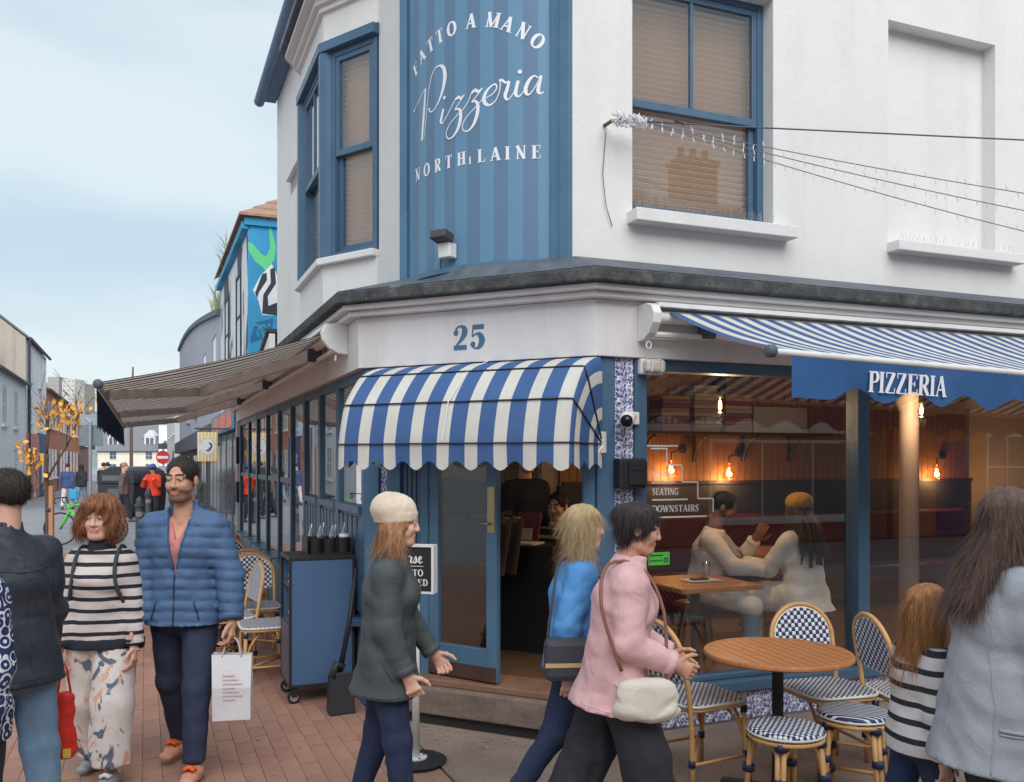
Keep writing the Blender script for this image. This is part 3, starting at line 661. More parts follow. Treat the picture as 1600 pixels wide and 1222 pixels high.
def stripe(q):   # stripe index by position on the full-size hoop
    s, p = q
    if p >= .55-1e-6 or (s0 < s < s1 and p > .5): x = s-s0
    elif s < (s0+s1)/2: x = -(.55-p)
    else: x = (s1-s0)+(.55-p)
    return math.floor(x/SW+1e-6)
mb = MB(); nb = len(base); V = []; 
for (p, z) in prof:
    k = p/.55
    for (s, q) in base:
        side = 1 if .0 < s-s0 < s1-s0 else 0
        frac = q/.55      # 0 at the wall, 1 at the front
        V.append(FC(s, frac*p, zp+(z-zp)*(1 if q > .5 else max(.0, frac)) if p > 0 else (z if q > .5 else zp+(z-zp)*frac)))
for vz in range(1, 5):    # valance
    for i, (s, q) in enumerate(base):
        x = (s-s0) if q > .5 else (-(.55-q) if s < 1 else (s1-s0)+(.55-q))
        drop = .135+.028*math.cos(2*math.pi*(x/(2*SW)-.25)) 
        wob = .006*math.sin(x*9)+.004*math.sin(x*23+1)
        V.append(FC(s, q+wob*vz/4, zp-drop*vz/4))
rows = len(prof)+4; F_, M_ = [], []
for r_ in range(rows-1):
    for i in range(nb-1):
        F_.append((r_*nb+i, r_*nb+i+1, (r_+1)*nb+i+1, (r_+1)*nb+i)); a, b = base[i], base[i+1]
        M_.append(abs(stripe(((a[0]+b[0])/2, (a[1]+b[1])/2))) % 2)
mb.V = V; mb.F = F_; mb.M = M_
mb.build('canvas', [CW_, CB_], can, smooth=True, fix=False)
for (p, z) in PROF[1:]:
    mb = MB(); pa = [FC(s+(-.006 if s < s0+.01 else .006 if s > s1-.01 else 0), q/.55*p+.008, zp+(z-zp)*(1 if q > .5 else q/.55)) for s, q in base]
    mb.tube(pa, .005, 6); mb.build('hoop', DARK, can, smooth=True)
mb = MB()
for s in (s0-.02, s1):
    mb = MB(); mb.fbox(FC, s, s+.02, -.02, .03, 1.80, 1.93); mb.build('hinge_bracket', WHITEP, can)
mb = MB(); mb.tube([FC(s1+.01, .03, 1.84), FC(s1-.03, .13, 1.72)], .006, 6); mb.build('stay', WHITEP, can)
mb = MB(); mb.tube([FC(1.02, .57, 1.868), FC(1.03, .51, 2.11), FC(1.05, .32, 2.3), FC(1.06, .05, 2.4)], .004, 5); mb.build('pull_cord', WHITEP, can)
# folding-arm awnings
def awning(F, ta, tb, ext, z0, z1, m0, m1, vm, label, drop, period, duty, arms, scal, flip=1, slope=0.):
    zs = lambda t: z1-slope*(t-ta)
    T = thing('folding_awning', label, 'awning', F(ta, 0, z0))
    cap = [(0, z0-.16), (0, z0+.07), (.11, z0+.07), (.17, z0+.05), (.2, z0), (.19, z0-.06), (.14, z0-.12), (.07, z0-.155)]
    for t in (ta-.16, tb+.1):
        c = MB(); k = len(cap); c.add([F(t, n, z) for n, z in cap]+[F(t+.06, n, z) for n, z in cap], [tuple(range(k)), tuple(range(2*k-1, k-1, -1))]+[(i, (i+1) % k, k+(i+1) % k, k+i) for i in range(k)])
        c.build('end_cap', WHITEP, T, bevel=.006)
        c = MB(); q = F(t+.03, .09, z0-.19); c.tube([(q[0], q[1], q[2]+.03*math.cos(a)) if 0 else (q[0]+.018*math.sin(a)*F.u[0], q[1]+.018*math.sin(a)*F.u[1], q[2]+.022*math.cos(a)) for a in [2*math.pi*i/12 for i in range(12)]], .005, 6, closed=True); c.build('crank_eye', WHITEP, T, smooth=True)
    c = MB(); c.fbox(F, ta-.1, tb+.1, .01, .16, z0+.045, z0+.072); c.tube([F(ta-.1, .09, z0-.01), F(tb+.1, .09, z0-.01)], .04, 12); c.fbox(F, ta-.1, tb+.1, .0, .012, z0-.14, z0+.044); c.tube([F(ta-.1, .08, z0-.12), F(tb+.1, .08, z0-.12)], .02, 8)
    c.build('cassette', WHITEP, T, autos=40)
    # fabric with a slight sag
    f = MB(); n = int((tb-ta)/period*4); V = []; rows = 9
    for r in range(rows):
        a = r/(rows-1)
        for i in range(n+1):
            t = ta+(tb-ta)*i/n; V.append(F(t, .10+(ext-.10)*a, z0+.025+(zs(t)+.022-z0-.025)*a-.03*math.sin(math.pi*a)+.004*math.sin(t*11)*math.sin(math.pi*a)))
    FF = []; MM = []
    for r in range(rows-1):
        for i in range(n):
            FF.append((r*(n+1)+i, r*(n+1)+i+1, (r+1)*(n+1)+i+1, (r+1)*(n+1)+i)); MM.append(1 if (i % 4) < duty else 0)
    f.V, f.F, f.M = V, FF, MM; f.build('canvas', [m0, m1], T, smooth=True, fix=False)
    b = MB(); b.tube([F(ta-.02, ext, zs(ta)+.003), F(tb+.02, ext, zs(tb)+.003)], .019, 12); bar = b.build('front_bar', WHITEP, T, autos=50)
    b = MB(); b.lathe([(.022, -.03), (.034, -.018), (.034, .018), (.022, .03)], (0, 0, 0), 14, axis='x')
    M = Matrix.Translation(F(ta-.045, ext, z1+.005)) @ Matrix.Rotation(F.ang(), 4, 'Z'); b.V = [tuple(M @ Vector(p)) for p in b.V]; b.build('bar_end', mat('grey_plastic', srgb(82, 92, 102), .5), T, smooth=True)
    for t, el in arms:   # folding arms
        a0 = Vector(F(t, .12, z0-.08)); a1 = Vector(F(t+el, .12+(ext-.12)*.52, z0-.12+(zs(t)-z0+.03)*.5)); a2 = Vector(F(t-.02, ext-.03, zs(t)-.02))
        m = MB()
        for p, q, w in ((a0, a1, .045), (a1, a2, .038)):
            d = (q-p); L = d.length; d.normalize(); s = d.cross(Vector((0, 0, 1))).normalized(); m.obox((p+q)/2, d*(L/2), s*w*.6, s.cross(d)*w)
        ar = m.build('folding_arm', WHITEP, T, bevel=.006)
        m = MB(); m.lathe([(.035, -.035), (.035, .035)], a1, 10); m.build('arm_elbow', WHITEP, ar); m = MB(); m.fbox(F, t-.06, t+.06, .05, .16, z0-.13, z0-.03); m.build('arm_joint', mat('grey_plastic', srgb(82, 92, 102), .5), T)
    v = MB(); n = int((tb-ta)/.03); V = []; rows = 6
    for r in range(rows):
        for i in range(n+1):
            t = ta+.08*(1 if flip > 0 else 0)+(tb-ta-.08)*i/n; x = t-ta
            dr = drop-scal*(.5-.5*math.cos(2*math.pi*max(0, x-.33)/.40)) if x > .33 else drop
            if flip < 0: dr = drop*(1-.12*abs(math.sin(x*24)))
            V.append(F(t, ext+.012+.01*math.sin(x*7+.5)*r/5+.004*math.sin(x*19)*r/5-.012*r/5, zs(t)-.015-dr*r/5))
    v.V = V; v.F = [(r*(n+1)+i, r*(n+1)+i+1, (r+1)*(n+1)+i+1, (r+1)*(n+1)+i) for r in range(rows-1) for i in range(n)]; v.M = [0]*len(v.F)
    va = v.build('valance', vm, T, smooth=True, fix=False); return T, va
AR_, va = awning(FR, .46, 6.3, 1.17, 2.665, 2.315, CW_, CB_, VB, 'blue and white striped folding awning with blue lettered valance over the right windows', .215, .146, 1.5, [(.78, .55), (4.2, .55)], .075, slope=.026)
PW = mat('print_white', srgb(236, 236, 240), .7, var=.02); fn = lambda x, y, k: FR(x, 1.17+.026+k-.012*(2.277-y)/.2+.012*math.sin((x-.46)*7+.5)*.6, y+.006-.026*(x-.46))
text(AR_, PW, 'PIZZERIA', fn, 1.055, 2.135, .114, T=.2, t=.08, gap=.055, wide=.885)
text(AR_, PW, 'PIZZERIA', fn, 2.245, 2.135, .114, T=.2, t=.08, gap=.055, wide=.885)
text(AR_, PW, 'PIZZERIA', fn, 3.435, 2.135, .114, T=.2, t=.08, gap=.055, wide=.885)
LA_, va = awning(FL, .5, 9.0, 1.7, 2.70, 2.27, BR, DN, NAVY, 'striped folding awning, coloured backlit taupe and dark, with navy valance over the left terrace', .30, .19, 1.5, [(1.2, 1.2), (4.3, 1.2), (7.4, 1.2)], .0, flip=-1)
# ---------------------------------------------------------------- small fixtures on the building
def flood(loc, F):
    T = thing('floodlight', 'small white security floodlight on a box at the foot of the curved sign', 'lamp', loc)
    x, y, z = loc; d = F.n; u = F.u
    m = MB(); m.obox((x+d[0]*.05, y+d[1]*.05, z+.05), (u[0]*.05, u[1]*.05, 0), (d[0]*.04, d[1]*.04, 0), (0, 0, .05)); m.build('junction_box', WHITEP, T, bevel=.008)
    m = MB(); m.obox((x+d[0]*.11, y+d[1]*.11, z+.135), (u[0]*.065, u[1]*.065, 0), (d[0]*.05, d[1]*.05, .012), (-d[0]*.006, -d[1]*.006, .028)); m.build('lamp_head', mat('dark_grey_plastic', srgb(70, 72, 76), .5), T, bevel=.008)
    m = MB(); m.tube([(x+d[0]*.05, y+d[1]*.05, z+.1), (x+d[0]*.1, y+d[1]*.1, z+.12)], .015, 8); m.build('bracket', DARK, T)
    m = MB(); m.tube([tuple(p) for p in spline([(x-u[0]*.04, y-u[1]*.04, z+.1), (x-u[0]*.08, y-u[1]*.08, z+.04), (x-u[0]*.1, y-u[1]*.1, z-.03), (x-u[0]*.06+d[0]*.02, y-u[1]*.06+d[1]*.02, z-.06)], 5)], .004, 5); m.build('cable', DARK, T, smooth=True)
q = arcp(.565); flood((q[0], q[1], 3.1), FS)
T = thing('bulkhead_light', 'clear ribbed bulkhead light at the top of the right window post', 'lamp', FR(.40, .01, 2.34))
mb = MB(); mb.fbox(FR, .315, .48, -.03, .02, 2.30, 2.40); mb.build('light_base', WHITEP, T, bevel=.01)
mb = MB(); mb.fbox(FR, .325, .47, .0201, .075, 2.31, 2.39); mb.build('diffuser', mat('ribbed_diffuser', srgb(196, 190, 180), .2, bump=.5, bs=90), T, bevel=.02)
mb = MB(); 
for t in (.36, .435): mb.tube([FR(t, .02, 2.30), FR(t, .083, 2.315), FR(t, .083, 2.385), FR(t, .02, 2.4)], .004, 5)
mb.build('guard_wire', WHITEP, T)
T = thing('security_camera', 'white and black dome camera on the tiled pilaster beside the canopy', 'camera', FR(.22, -.03, 2.0))
mb = MB(); mb.fbox(FR, .24, .32, -.03, -.005, 1.98, 2.06); mb.build('mount', WHITEP, T, bevel=.006)
mb = MB(); c = FR(.205, .035, 2.01); mb.ball(c, .052, 8); mb.tube([FR(.28, -.01, 2.03), FR(.23, .02, 2.02)], .02, 8); mb.build('camera_shell', WHITEP, T, smooth=True)
mb = MB(); c = FR(.188, .062, 2.0); mb.ball(c, .04, 8); mb.build('camera_lens', mat('black_gloss', srgb(16, 16, 18), .12), T, smooth=True)
T = thing('wall_speaker', 'black box fixed to the tiled pilaster below the dome camera', 'box', FR(.22, -.03, 1.57))
mb = MB(); mb.fbox(FR, .14, .335, -.03, .06, 1.575, 1.765); mb.build('case', mat('black_plastic', srgb(38, 39, 44), .5, bump=.1), T, bevel=.012)
mb = MB(); mb.fbox(FR, .2, .33, .0601, .075, 1.60, 1.745); mb.fbox(FR, .215, .3, .0751, .08, 1.69, 1.71); mb.build('front_cover', MATS['black_plastic'], T, bevel=.006)
# overhead cable and string lights
T = thing('string_lights', 'white fairy light strings bundled on the wall beside the upper right window', 'lights', FR(.163, -.17, 3.9))
wire = mat('wire_grey', srgb(110, 112, 120), .6); lw = mat('bulb_white', srgb(226, 226, 230), .4, var=.02)
b0 = FR(.36, .02, 3.905)
mb = MB(); mb.tube([FR(.16, -.18, 3.92), FR(.16, -.08, 3.915), FR(.2, -.03, 3.91)], .012, 8); mb.build('wall_hook', mat('rusty_iron', srgb(110, 84, 66), .8), T)
mb = MB(); random.seed(3)
for i in range(130):
    t = random.uniform(.15, .37); a = random.uniform(0, 6.28); rr = random.uniform(.015, .045); a2 = a+random.uniform(.5, 1.6)
    p = FR(t, -.02+rr*math.cos(a), 3.912+rr*math.sin(a)); q = FR(t+random.uniform(-.04, .04), -.02+rr*1.2*math.cos(a2), 3.912+rr*1.2*math.sin(a2)); mb.tube([p, q], .004, 4)
mb.build('bundle', lw, T, kind='stuff')
mb = MB(); bb = MB(); random.seed(5)
for zend, sag, k in ((3.0, .24, 0), (2.78, .3, 1), (2.5, .36, 2)):
    pts = []
    for i in range(33):
        f = i/32; t = .36+f*6.0; n = .02+f*2.4; pts.append(FR(t, n, 3.9+(zend-3.9)*f-sag*4*f*(1-f)*.5))
    mb.tube(pts, .0032, 5)
    for i in range(0, 100):
        f = (i+.5)/100; j = int(f*32); g = f*32-j; p = Vector(pts[j]).lerp(Vector(pts[j+1]), g)
        bb.tube([p, p+Vector((random.uniform(-.012, .012), 0, random.choice((-1, 1, -1))*.032))], .0035, 4)
mb.build('wire', wire, T, smooth=True); bb.build('bulbs', lw, T, kind='stuff')
mb = MB(); mb.tube([FR(.165, -.17, 3.88), FR(.14, -.165, 3.6), FR(.16, -.16, 3.4), FR(.21, -.168, 3.27)], .003, 5); mb.build('loose_wire', wire, T, smooth=True)
T = thing('overhead_cable', 'thin dark cable stretched along the upper right wall', 'cable', b0)
mb = MB(); mb.tube([b0]+[FR(.36+i*.5, .02+i*.2, 3.9-.024*i) for i in range(1, 14)], .005, 6); mb.build('cable', mat('cable_dark', srgb(88, 92, 104), .5), T, smooth=True)
mb = MB(); q = FR(.55, .095, 3.9); mb.tube([(q[0]-.03, q[1], q[2]+.012), (q[0]+.03, q[1], q[2]-.012)], .007, 6); mb.build('cable_clip', DARK, T)
# writing on the glass
T = thing('window_lettering', 'white more seating downstairs lettering with a stair line on the right window', 'lettering', FR(.7, -.1, 1.4))
mb = MB(); wl_ = mat('vinyl_white', srgb(226, 228, 230), .6, var=.02); fg = lambda x, y, k: FR(x, -.108+k, y)
text(T, wl_, 'MORE', fg, .472, 1.638, .045, gap=.06, wide=.96, T=.18, t=.09); text(T, wl_, 'SEATING', fg, .472, 1.525, .045, gap=.06, wide=.83, T=.18, t=.09); text(T, wl_, 'DOWNSTAIRS', fg, .473, 1.413, .045, gap=.05, wide=.98, T=.18, t=.09)
for i, (a, b) in enumerate((((.464, 1.83), (.59, 1.83)), ((.469, 1.607), (.65, 1.607)), ((.472, 1.494), (.745, 1.494)), ((.473, 1.379), (.894, 1.379)), ((.43, 1.848), (.672, 1.848)))):
    ribbon(mb, [(a[0], a[1], .0095), (b[0], b[1], .0095)], fg, .001)
st = [(.584, 1.825), (.584, 1.725), (.702, 1.72), (.702, 1.61), (.824, 1.608), (.824, 1.498), (.946, 1.497), (.946, 1.405)]
for i in range(len(st)-1): ribbon(mb, [(*st[i], .0095), (*st[i+1], .0095)], fg, .0015+.0003*(i % 2))
mb.build('stair_line', wl_, T, fix=False, kind='stuff')
T = thing('hygiene_sticker', 'small green rating sticker inside the right window above the step', 'sticker', FR(.52, -.1, 1.06))
mb = MB(); mb.fbox(FR, .444, .605, -.1078, -.1070, 1.066, 1.15); mb.build('sticker_sheet', mat('sticker_green', srgb(96, 200, 84), .5), T)
mb = MB()
for i in range(6): ribbon(mb, [(.455+i*.017, 1.095, .012), (.465+i*.017, 1.095, .012)], fg, .0022)
ribbon(mb, arc(.577, 1.098, .013, .013, 0, 360, .008, .008), fg, .0022); ribbon(mb, [(.455, 1.13, .008), (.555, 1.13, .008)], fg, .0022)
mb.build('sticker_print', mat('sticker_dark', srgb(30, 60, 34), .6), T, fix=False)
# ---------------------------------------------------------------- dining-room furniture and lamps
WOODT = mat('table_teak', srgb(178, 116, 72), .45, var=.2, vs=4, scl=(2, 22, 2), bump=.12, bs=60)
LAMPY = emit('filament_glow', (1.0, .55, .2), 40)
def pendant(loc, label):
    T = thing('pendant_lamp', label, 'lamp', loc, group='lit bulbs hanging in the window'); x, y, z = loc
    m = MB(); m.tube([(x, y, z+.09), (x, y, 2.72)], .006, 6); m.build('flex', DARK, T)
    m = MB(); m.lathe([(.012, .13), (.022, .12), (.024, .06), (.018, .055)], loc, 12); m.build('lamp_holder', DARK, T, smooth=True)
    m = MB(); m.lathe([(.012, .055), (.024, .03), (.03, -.02), (.024, -.055), (.004, -.066)], loc, 14); m.build('bulb', glass('bulb_glass', (1, .8, .55), 1.2), T, smooth=True)
    m = MB(); m.lathe([(.004, .03), (.012, .01), (.012, -.03), (.004, -.04)], loc, 8); m.build('filament', LAMPY, T, smooth=True)
    l = bpy.data.lights.new('bulb_light', 'POINT'); l.energy = 10; l.color = (1, .66, .36); l.shadow_soft_size = .05
    o = bpy.data.objects.new('bulb_light', l); col.objects.link(o); o.parent = T; o.location = (0, 0, -.1)
pendant(FR(1.56, -.9, 2.19), 'lit filament bulb hanging inside the right window near the awning arm')
pendant(FR(3.60, -.86, 2.19), 'lit filament bulb hanging under the lettered valance')
def wall_lamp(F, t, n, z, label):
    T = thing('wall_lamp', label, 'lamp', F(t, n, z), group='lit wall lamps on the boarded wall')
    m = MB(); m.tube([F(t+.2, n-.005, z+.24), F(t+.2, n+.02, z+.24)], .05, 14); m.tube([F(t+.2, n+.02, z+.24), F(t+.1, n+.1, z+.22), F(t, n+.1, z+.2), F(t, n+.1, z+.12)], .008, 6); m.build('lamp_arm', DARK, T, autos=40)
    c = F(t, n+.1, z)
    m = MB(); m.lathe([(.02, .13), (.03, .1), (.075, .02), (.085, -.05)], c, 16); m.build('lamp_shade', glass('shade_glass', (1, .85, .65), 1.5), T, smooth=True)
    m = MB(); m.ball(c, .028, 6); m.build('bulb', LAMPY, T, smooth=True)
    l = bpy.data.lights.new('lamp_light', 'POINT'); l.energy = 4; l.color = (1, .6, .28); l.shadow_soft_size = .04
    o = bpy.data.objects.new('lamp_light', l); col.objects.link(o); o.parent = T; p = F(t, n+.12, z-.05); q = F(t, n, z); o.location = (p[0]-q[0], p[1]-q[1], p[2]-q[2])
wall_lamp(FR, 2.668, -3.46, 1.64, 'lit wall lamp behind the more seating lettering')
wall_lamp(FR, 3.415, -3.46, 1.6, 'lit wall lamp on the boards above the seated man')
wall_lamp(FR, 6.5, -3.46, 1.58, 'lit wall lamp to the right of the room column')
T = thing('wall_shelf', 'dark bracketed shelf high on the boarded wall inside the restaurant', 'shelf', FR(3.4, -3.4, 2.03))
mb = MB(); mb.fbox(FR, 2.2, 4.7, -3.47, -3.17, 2.03, 2.06); mb.build('board', MATS['dark_wood'], T)
for t in (2.35, 3.0, 3.65, 4.3):
    mb = MB(); mb.fpoly(FR, [(t, 2.029), (t+.03, 2.029), (t+.03, 1.74), (t, 1.74)], -3.47, -3.44); p = [FR(t+.015, -3.2, 2.02), FR(t+.015, -3.3, 1.98), FR(t+.015, -3.4, 1.88), FR(t+.015, -3.44, 1.74)]; mb.tube(p, .015, 6); mb.build('bracket', DARK, T)
random.seed(11)
bxc = [mat('card_box_%d' % i, srgb(*c), .7) for i, c in enumerate([(150, 130, 110), (120, 100, 96), (170, 160, 150), (130, 78, 84)])]
for k, t in enumerate((2.62, 3.02, 3.42)):
    n = (9, 12, 14)[k]; sides = ('left', 'middle', 'right')[k]
    T = thing('box_stack', '%s stack of flat cartons on the bracketed shelf' % sides, 'cartons', FR(t, -3.32, 2.061))
    for i in range(n):
        z = 2.061+i*.042; dx = random.uniform(-.012, .012)
        mb = MB(); mb.fbox(FR, t-.17+dx, t+.17+dx, -3.45, -3.19, z, z+.038); mb.build('carton', random.choice(bxc), T)
T = thing('wall_sign', 'pale board propped on the shelf behind the lettering', 'sign', FR(2.3, -3.3, 2.061)); mb = MB(); mb.fbox(FR, 3.75, 4.5, -3.4, -3.37, 2.061, 2.36); mb.build('board', mat('pale_board', srgb(178, 170, 168), .7), T)
T['label'] = 'pale board propped at the right end of the bracketed shelf'
def inside_table(loc, label, w=.7):
    T = thing('dining_table', label, 'table', loc); z = loc[2]
    m = MB(); m.box(-w/2, w/2, -.35, .35, .70, .735); m.build('table_top', WOODT, T, local=True, bevel=.006)
    m = MB(); m.tube([(0, 0, .02), (0, 0, .7)], .035, 10); m.build('pedestal', DARK, T, local=True)
    m = MB(); m.box(-.25, .25, -.03, .03, 0, .02); m.box(-.03, .03, -.25, -.031, 0, .02); m.box(-.03, .03, .031, .25, 0, .02); m.build('base', DARK, T, local=True)
    T.rotation_euler = (0, 0, FR.ang()); return T
inside_table(FR(1.2, -.7, .12), 'wooden dining table inside the window below the lettering')
inside_table(FR(2.15, -1.35, .12), 'wooden dining table between the two seated diners', .62)
inside_table(FR(3.1, -2.4, .12), 'wooden dining table at the back of the dining room', .8)
T = thing('table_card', 'small black menu folder lying on white paper on the window table', 'menu', FR(1.25, -.7, .86)); T.rotation_euler = (0, 0, FR.ang())
mb = MB(); mb.box(-.14, .14, -.09, .09, 0, .002); mb.build('paper', WHITEP, T, local=True); mb = MB(); mb.box(-.08, .05, -.03, .03, .003, .014); mb.build('folder', DARK, T, local=True)
T = thing('water_glass', 'clear drinking glass on the window table', 'glass', FR(1.4, -.85, .856)); mb = MB(); mb.lathe([(.026, 0), (.032, .12), (.029, .12), (.024, .006)], (0, 0, 0), 14); mb.build('tumbler', glass('tumbler_glass', (.95, .96, .96), 2), T, local=True, smooth=True)
RED = mat('oxblood_leather', srgb(96, 44, 52), .4, var=.15)
T = thing('banquette', 'long oxblood leather bench along the boarded wall', 'bench', FR(4.3, -3.1, .12))
mb = MB(); mb.fbox(FR, 1.7, 7.0, -3.45, -2.95, .22, .55); mb.build('seat', RED, T, bevel=.04)
mb = MB(); mb.fbox(FR, 1.7, 7.0, -3.455, -3.33, .56, 1.15); mb.build('backrest', RED, T, bevel=.03)
mb = MB(); mb.fbox(FR, 1.75, 6.95, -3.4, -3.0, .12, .219); mb.build('plinth', DARK, T)
def inside_stool(loc, label):
    T = thing('dining_stool', label, 'stool', loc)
    m = MB(); m.lathe([(.02, .46), (.17, .46), (.185, .435), (.18, .41), (.02, .40)], (0, 0, 0), 20); m.build('seat', RED, T, local=True, smooth=True)
    for a in range(4):
        x, y = math.cos(a*1.571+.78), math.sin(a*1.571+.78); m = MB(); m.tube([(x*.13, y*.13, .41), (x*.19, y*.19, 0)], .014, 8); m.build('leg', DARK, T, local=True)
inside_stool(FR(1.62, -1.34, .12), 'round red stool under the seated man'); inside_stool(FR(2.24, -.68, .12), 'round red stool under the woman with the yellow hat')
# host stand with menus, clipboards by the door
T = thing('host_stand', 'black host stand with papers and menus inside the open doorway', 'stand', FC(.85, -1.15, .12)); T.rotation_euler = (0, 0, FC.ang()); XF[T.name] = Matrix.Translation(T.location) @ Matrix.Rotation(FC.ang(), 4, 'Z')
mb = MB(); mb.box(-.24, .24, -.2, .2, 0, .98); mb.build('cabinet', mat('black_paint', srgb(34, 32, 34), .5), T, local=True, bevel=.006)
mb = MB(); mb.box(-.2, .06, -.17, .05, .981, .995); mb.build('papers', WHITEP, T, local=True)
mb = MB(); mb.add([(-.2, .05, .99), (.0, .05, .99), (.0, .12, 1.22), (-.2, .12, 1.22), (-.2, .065, .985), (.0, .065, .985), (.0, .135, 1.215), (-.2, .135, 1.215)], [(0, 1, 2, 3), (4, 5, 6, 7), (0, 1, 5, 4), (1, 2, 6, 5), (2, 3, 7, 6), (3, 0, 4, 7)]); mb.build('menu_holder', mat('menu_red', srgb(120, 52, 62), .5), T, local=True)
mb = MB(); mb.obox((-.1, .045, 1.05), (.055, 0, 0), (0, .003, 0), (0, .01, .045)); mb.build('notice', mat('notice_pink', srgb(214, 178, 170), .7), T, local=True)
for k in range(3):
    T = thing('clipboard', ('front', 'middle', 'rear')[k]+' of the brown clipboards hanging behind the door glass', 'clipboard', FC(.72+k*.05, -.62-k*.1, .95), group='clipboards behind the door glass')
    mb = MB(); mb.obox((0, 0, .16), (.05, -.08, 0), (.004, .003, 0), (.03, 0, .21)); mb.build('board', mat('hardboard', srgb(112, 92, 78), .6), T, local=True, bevel=.003)
    mb = MB(); mb.obox((.028, 0, .36), (.02, -.03, 0), (.01, .008, 0), (.003, 0, .02)); mb.build('clip', BRASS, T, local=True)
mb = MB(); mb.fbox(FC, .6, .63, -1.2, -.5, 1.32, 1.35); T = thing('hanging_rail', 'dark rail carrying the clipboards behind the door', 'rail', FC(.62, -.85, 1.3)); mb.build('rail', DARK, T)
# kitchen counter with plain shelves at the back
T = thing('back_counter', 'wooden counter with shelves at the back of the restaurant', 'counter', FL(3.0, -2.2, .12))
mb = MB(); mb.fbox(FL, 2.2, 4.2, -2.55, -2.0, .12, 1.1); mb.build('counter', INTD, T); 
for z in (1.62, 1.82, 2.0): mb = MB(); mb.fbox(FL, 2.2, 4.2, -2.55, -2.35, z, z+.03); mb.build('shelf', BWOOD, T)
# ---------------------------------------------------------------- ground
def ground_mat(name, c, c2, speck=None, scale=1.2, rough=.85, bump=.35):
    t = NT(name); a = t.noise(scale, 6, .65); f = t.noise(120, 3, .6)
    cc = t.ramp(a, [(.3, c), (.7, c2)])
    cc = t.mix(t.ramp(f, [(.35, (.35,)*3), (.6, (0, 0, 0))]), cc, tuple(v*.45 for v in c))
    if speck: 
        v = t.new("TexVoronoi"); v.inputs['Scale'].default_value = 60; t.link(t.tc.outputs['Object'], v.inputs['Vector'])
        cc = t.mix(t.ramp(v.outputs['Distance'], [(.12, (.75,)*3), (.2, (0, 0, 0))]), cc, speck)
    t.bump(f, bump, .01); return t.fin(cc, rough, 0, .3)
ASPH = ground_mat('asphalt', srgb(138, 138, 143), srgb(160, 160, 164))
CONC = ground_mat('worn_concrete', srgb(136, 118, 109), srgb(168, 146, 134), srgb(206, 190, 174), 1.6)
mb = MB(); xs = [-700, -60, -35, -20, -8, 8, 30, 700]; ys = [-400, -30, -5, 10, 30, 60, 75, 130, 190, 300, 1200, 3000]
zf = lambda y: -.03 if y < 70 else (-.03-1.2*min(1, (y-70)/110) if y < 3500 else -2)
mb.V = [(x, y, zf(y)) for y in ys for x in xs]; nx = len(xs)
mb.F = [(j*nx+i, j*nx+i+1, (j+1)*nx+i+1, (j+1)*nx+i) for j in range(len(ys)-1) for i in range(nx-1)]; mb.M = [0]*len(mb.F)
mb.build('road', ASPH, kind='structure', fix=False)
def brickpave():
    t = NT('brick_paving'); b = t.new("TexBrick"); m = t.new("Mapping"); m.inputs['Rotation'].default_value = (0, 0, -FL.ang())
    t.link(t.tc.outputs['Object'], m.inputs[0]); t.link(m.outputs[0], b.inputs['Vector']); b.inputs['Scale'].default_value = 1; b.inputs['Brick Width'].default_value = .21; b.inputs['Row Height'].default_value = .105; b.inputs['Mortar Size'].default_value = .004
    b.inputs['Color1'].default_value = (*srgb(171, 130, 113), 1); b.inputs['Color2'].default_value = (*srgb(164, 125, 109), 1); b.inputs['Mortar'].default_value = (*srgb(146, 112, 98), 1)
    cc = t.mix(t.ramp(t.noise(1.2, 5, .6), [(.35, (0, 0, 0)), (.7, (.4,)*3)]), b.outputs[0], srgb(128, 98, 90)); return t.fin(cc, .8, 0, .3)
BPAVE = brickpave()
pv = MB(); A = FL(-6.5, -.16, 0); Bq = FL(.0, -.16, 0); Cq = FL(13, -.16, 0); Dq = FL(13, 8.5, 0); Eq = FL(-6.5, 8.5, 0)
pv.add([(*A[:2], -.010), (*Cq[:2], -.010), (*Dq[:2], -.010), (*Eq[:2], -.010), (*A[:2], -.028), (*Cq[:2], -.028), (*Dq[:2], -.028), (*Eq[:2], -.028)], [(0, 1, 2, 3), (0, 1, 5, 4), (1, 2, 6, 5), (2, 3, 7, 6), (3, 0, 4, 7)])
PAV = pv.build('brick_pavement', BPAVE, kind='structure')
pcol = [mat('paver_%d' % i, srgb(*c), .8, var=.16, vs=5, bump=.4, bs=60, dirt=.55, dirtc=srgb(128, 104, 94)) for i, c in enumerate([(172, 128, 110), (168, 124, 107), (175, 131, 112), (166, 123, 107), (170, 129, 112)])]
pme = []
for i in range(5):
    s = MB(); s.box(-.1035, .1035, -.051, .051, -.022, 0); m_ = s.mesh('brick', pcol[i]); pme.append(m_)
random.seed(21); bricks = []
j = -45
while j*.105 < 6.0:
    n = -.16+.0525+j*.105; j += 1
    if n < -.12: continue
    i = -22
    while i*.21 < 8.5:
        t = i*.21+(.105 if j % 2 else 0); i += 1; p = FL(t, n, 0)
        if p[1] < 4.6: continue
        px = 800+1406*p[0]/p[1]
        if px < -40 or px > 640 or p[1] > 11: continue
        bricks.append((p[1], p[0], t, n))
bricks.sort(); rest = MB(); ang = FL.ang()
vis = [b for b in bricks if 60 < 800+1406*b[1]/b[0] < 640]
near = set(vis[:300])
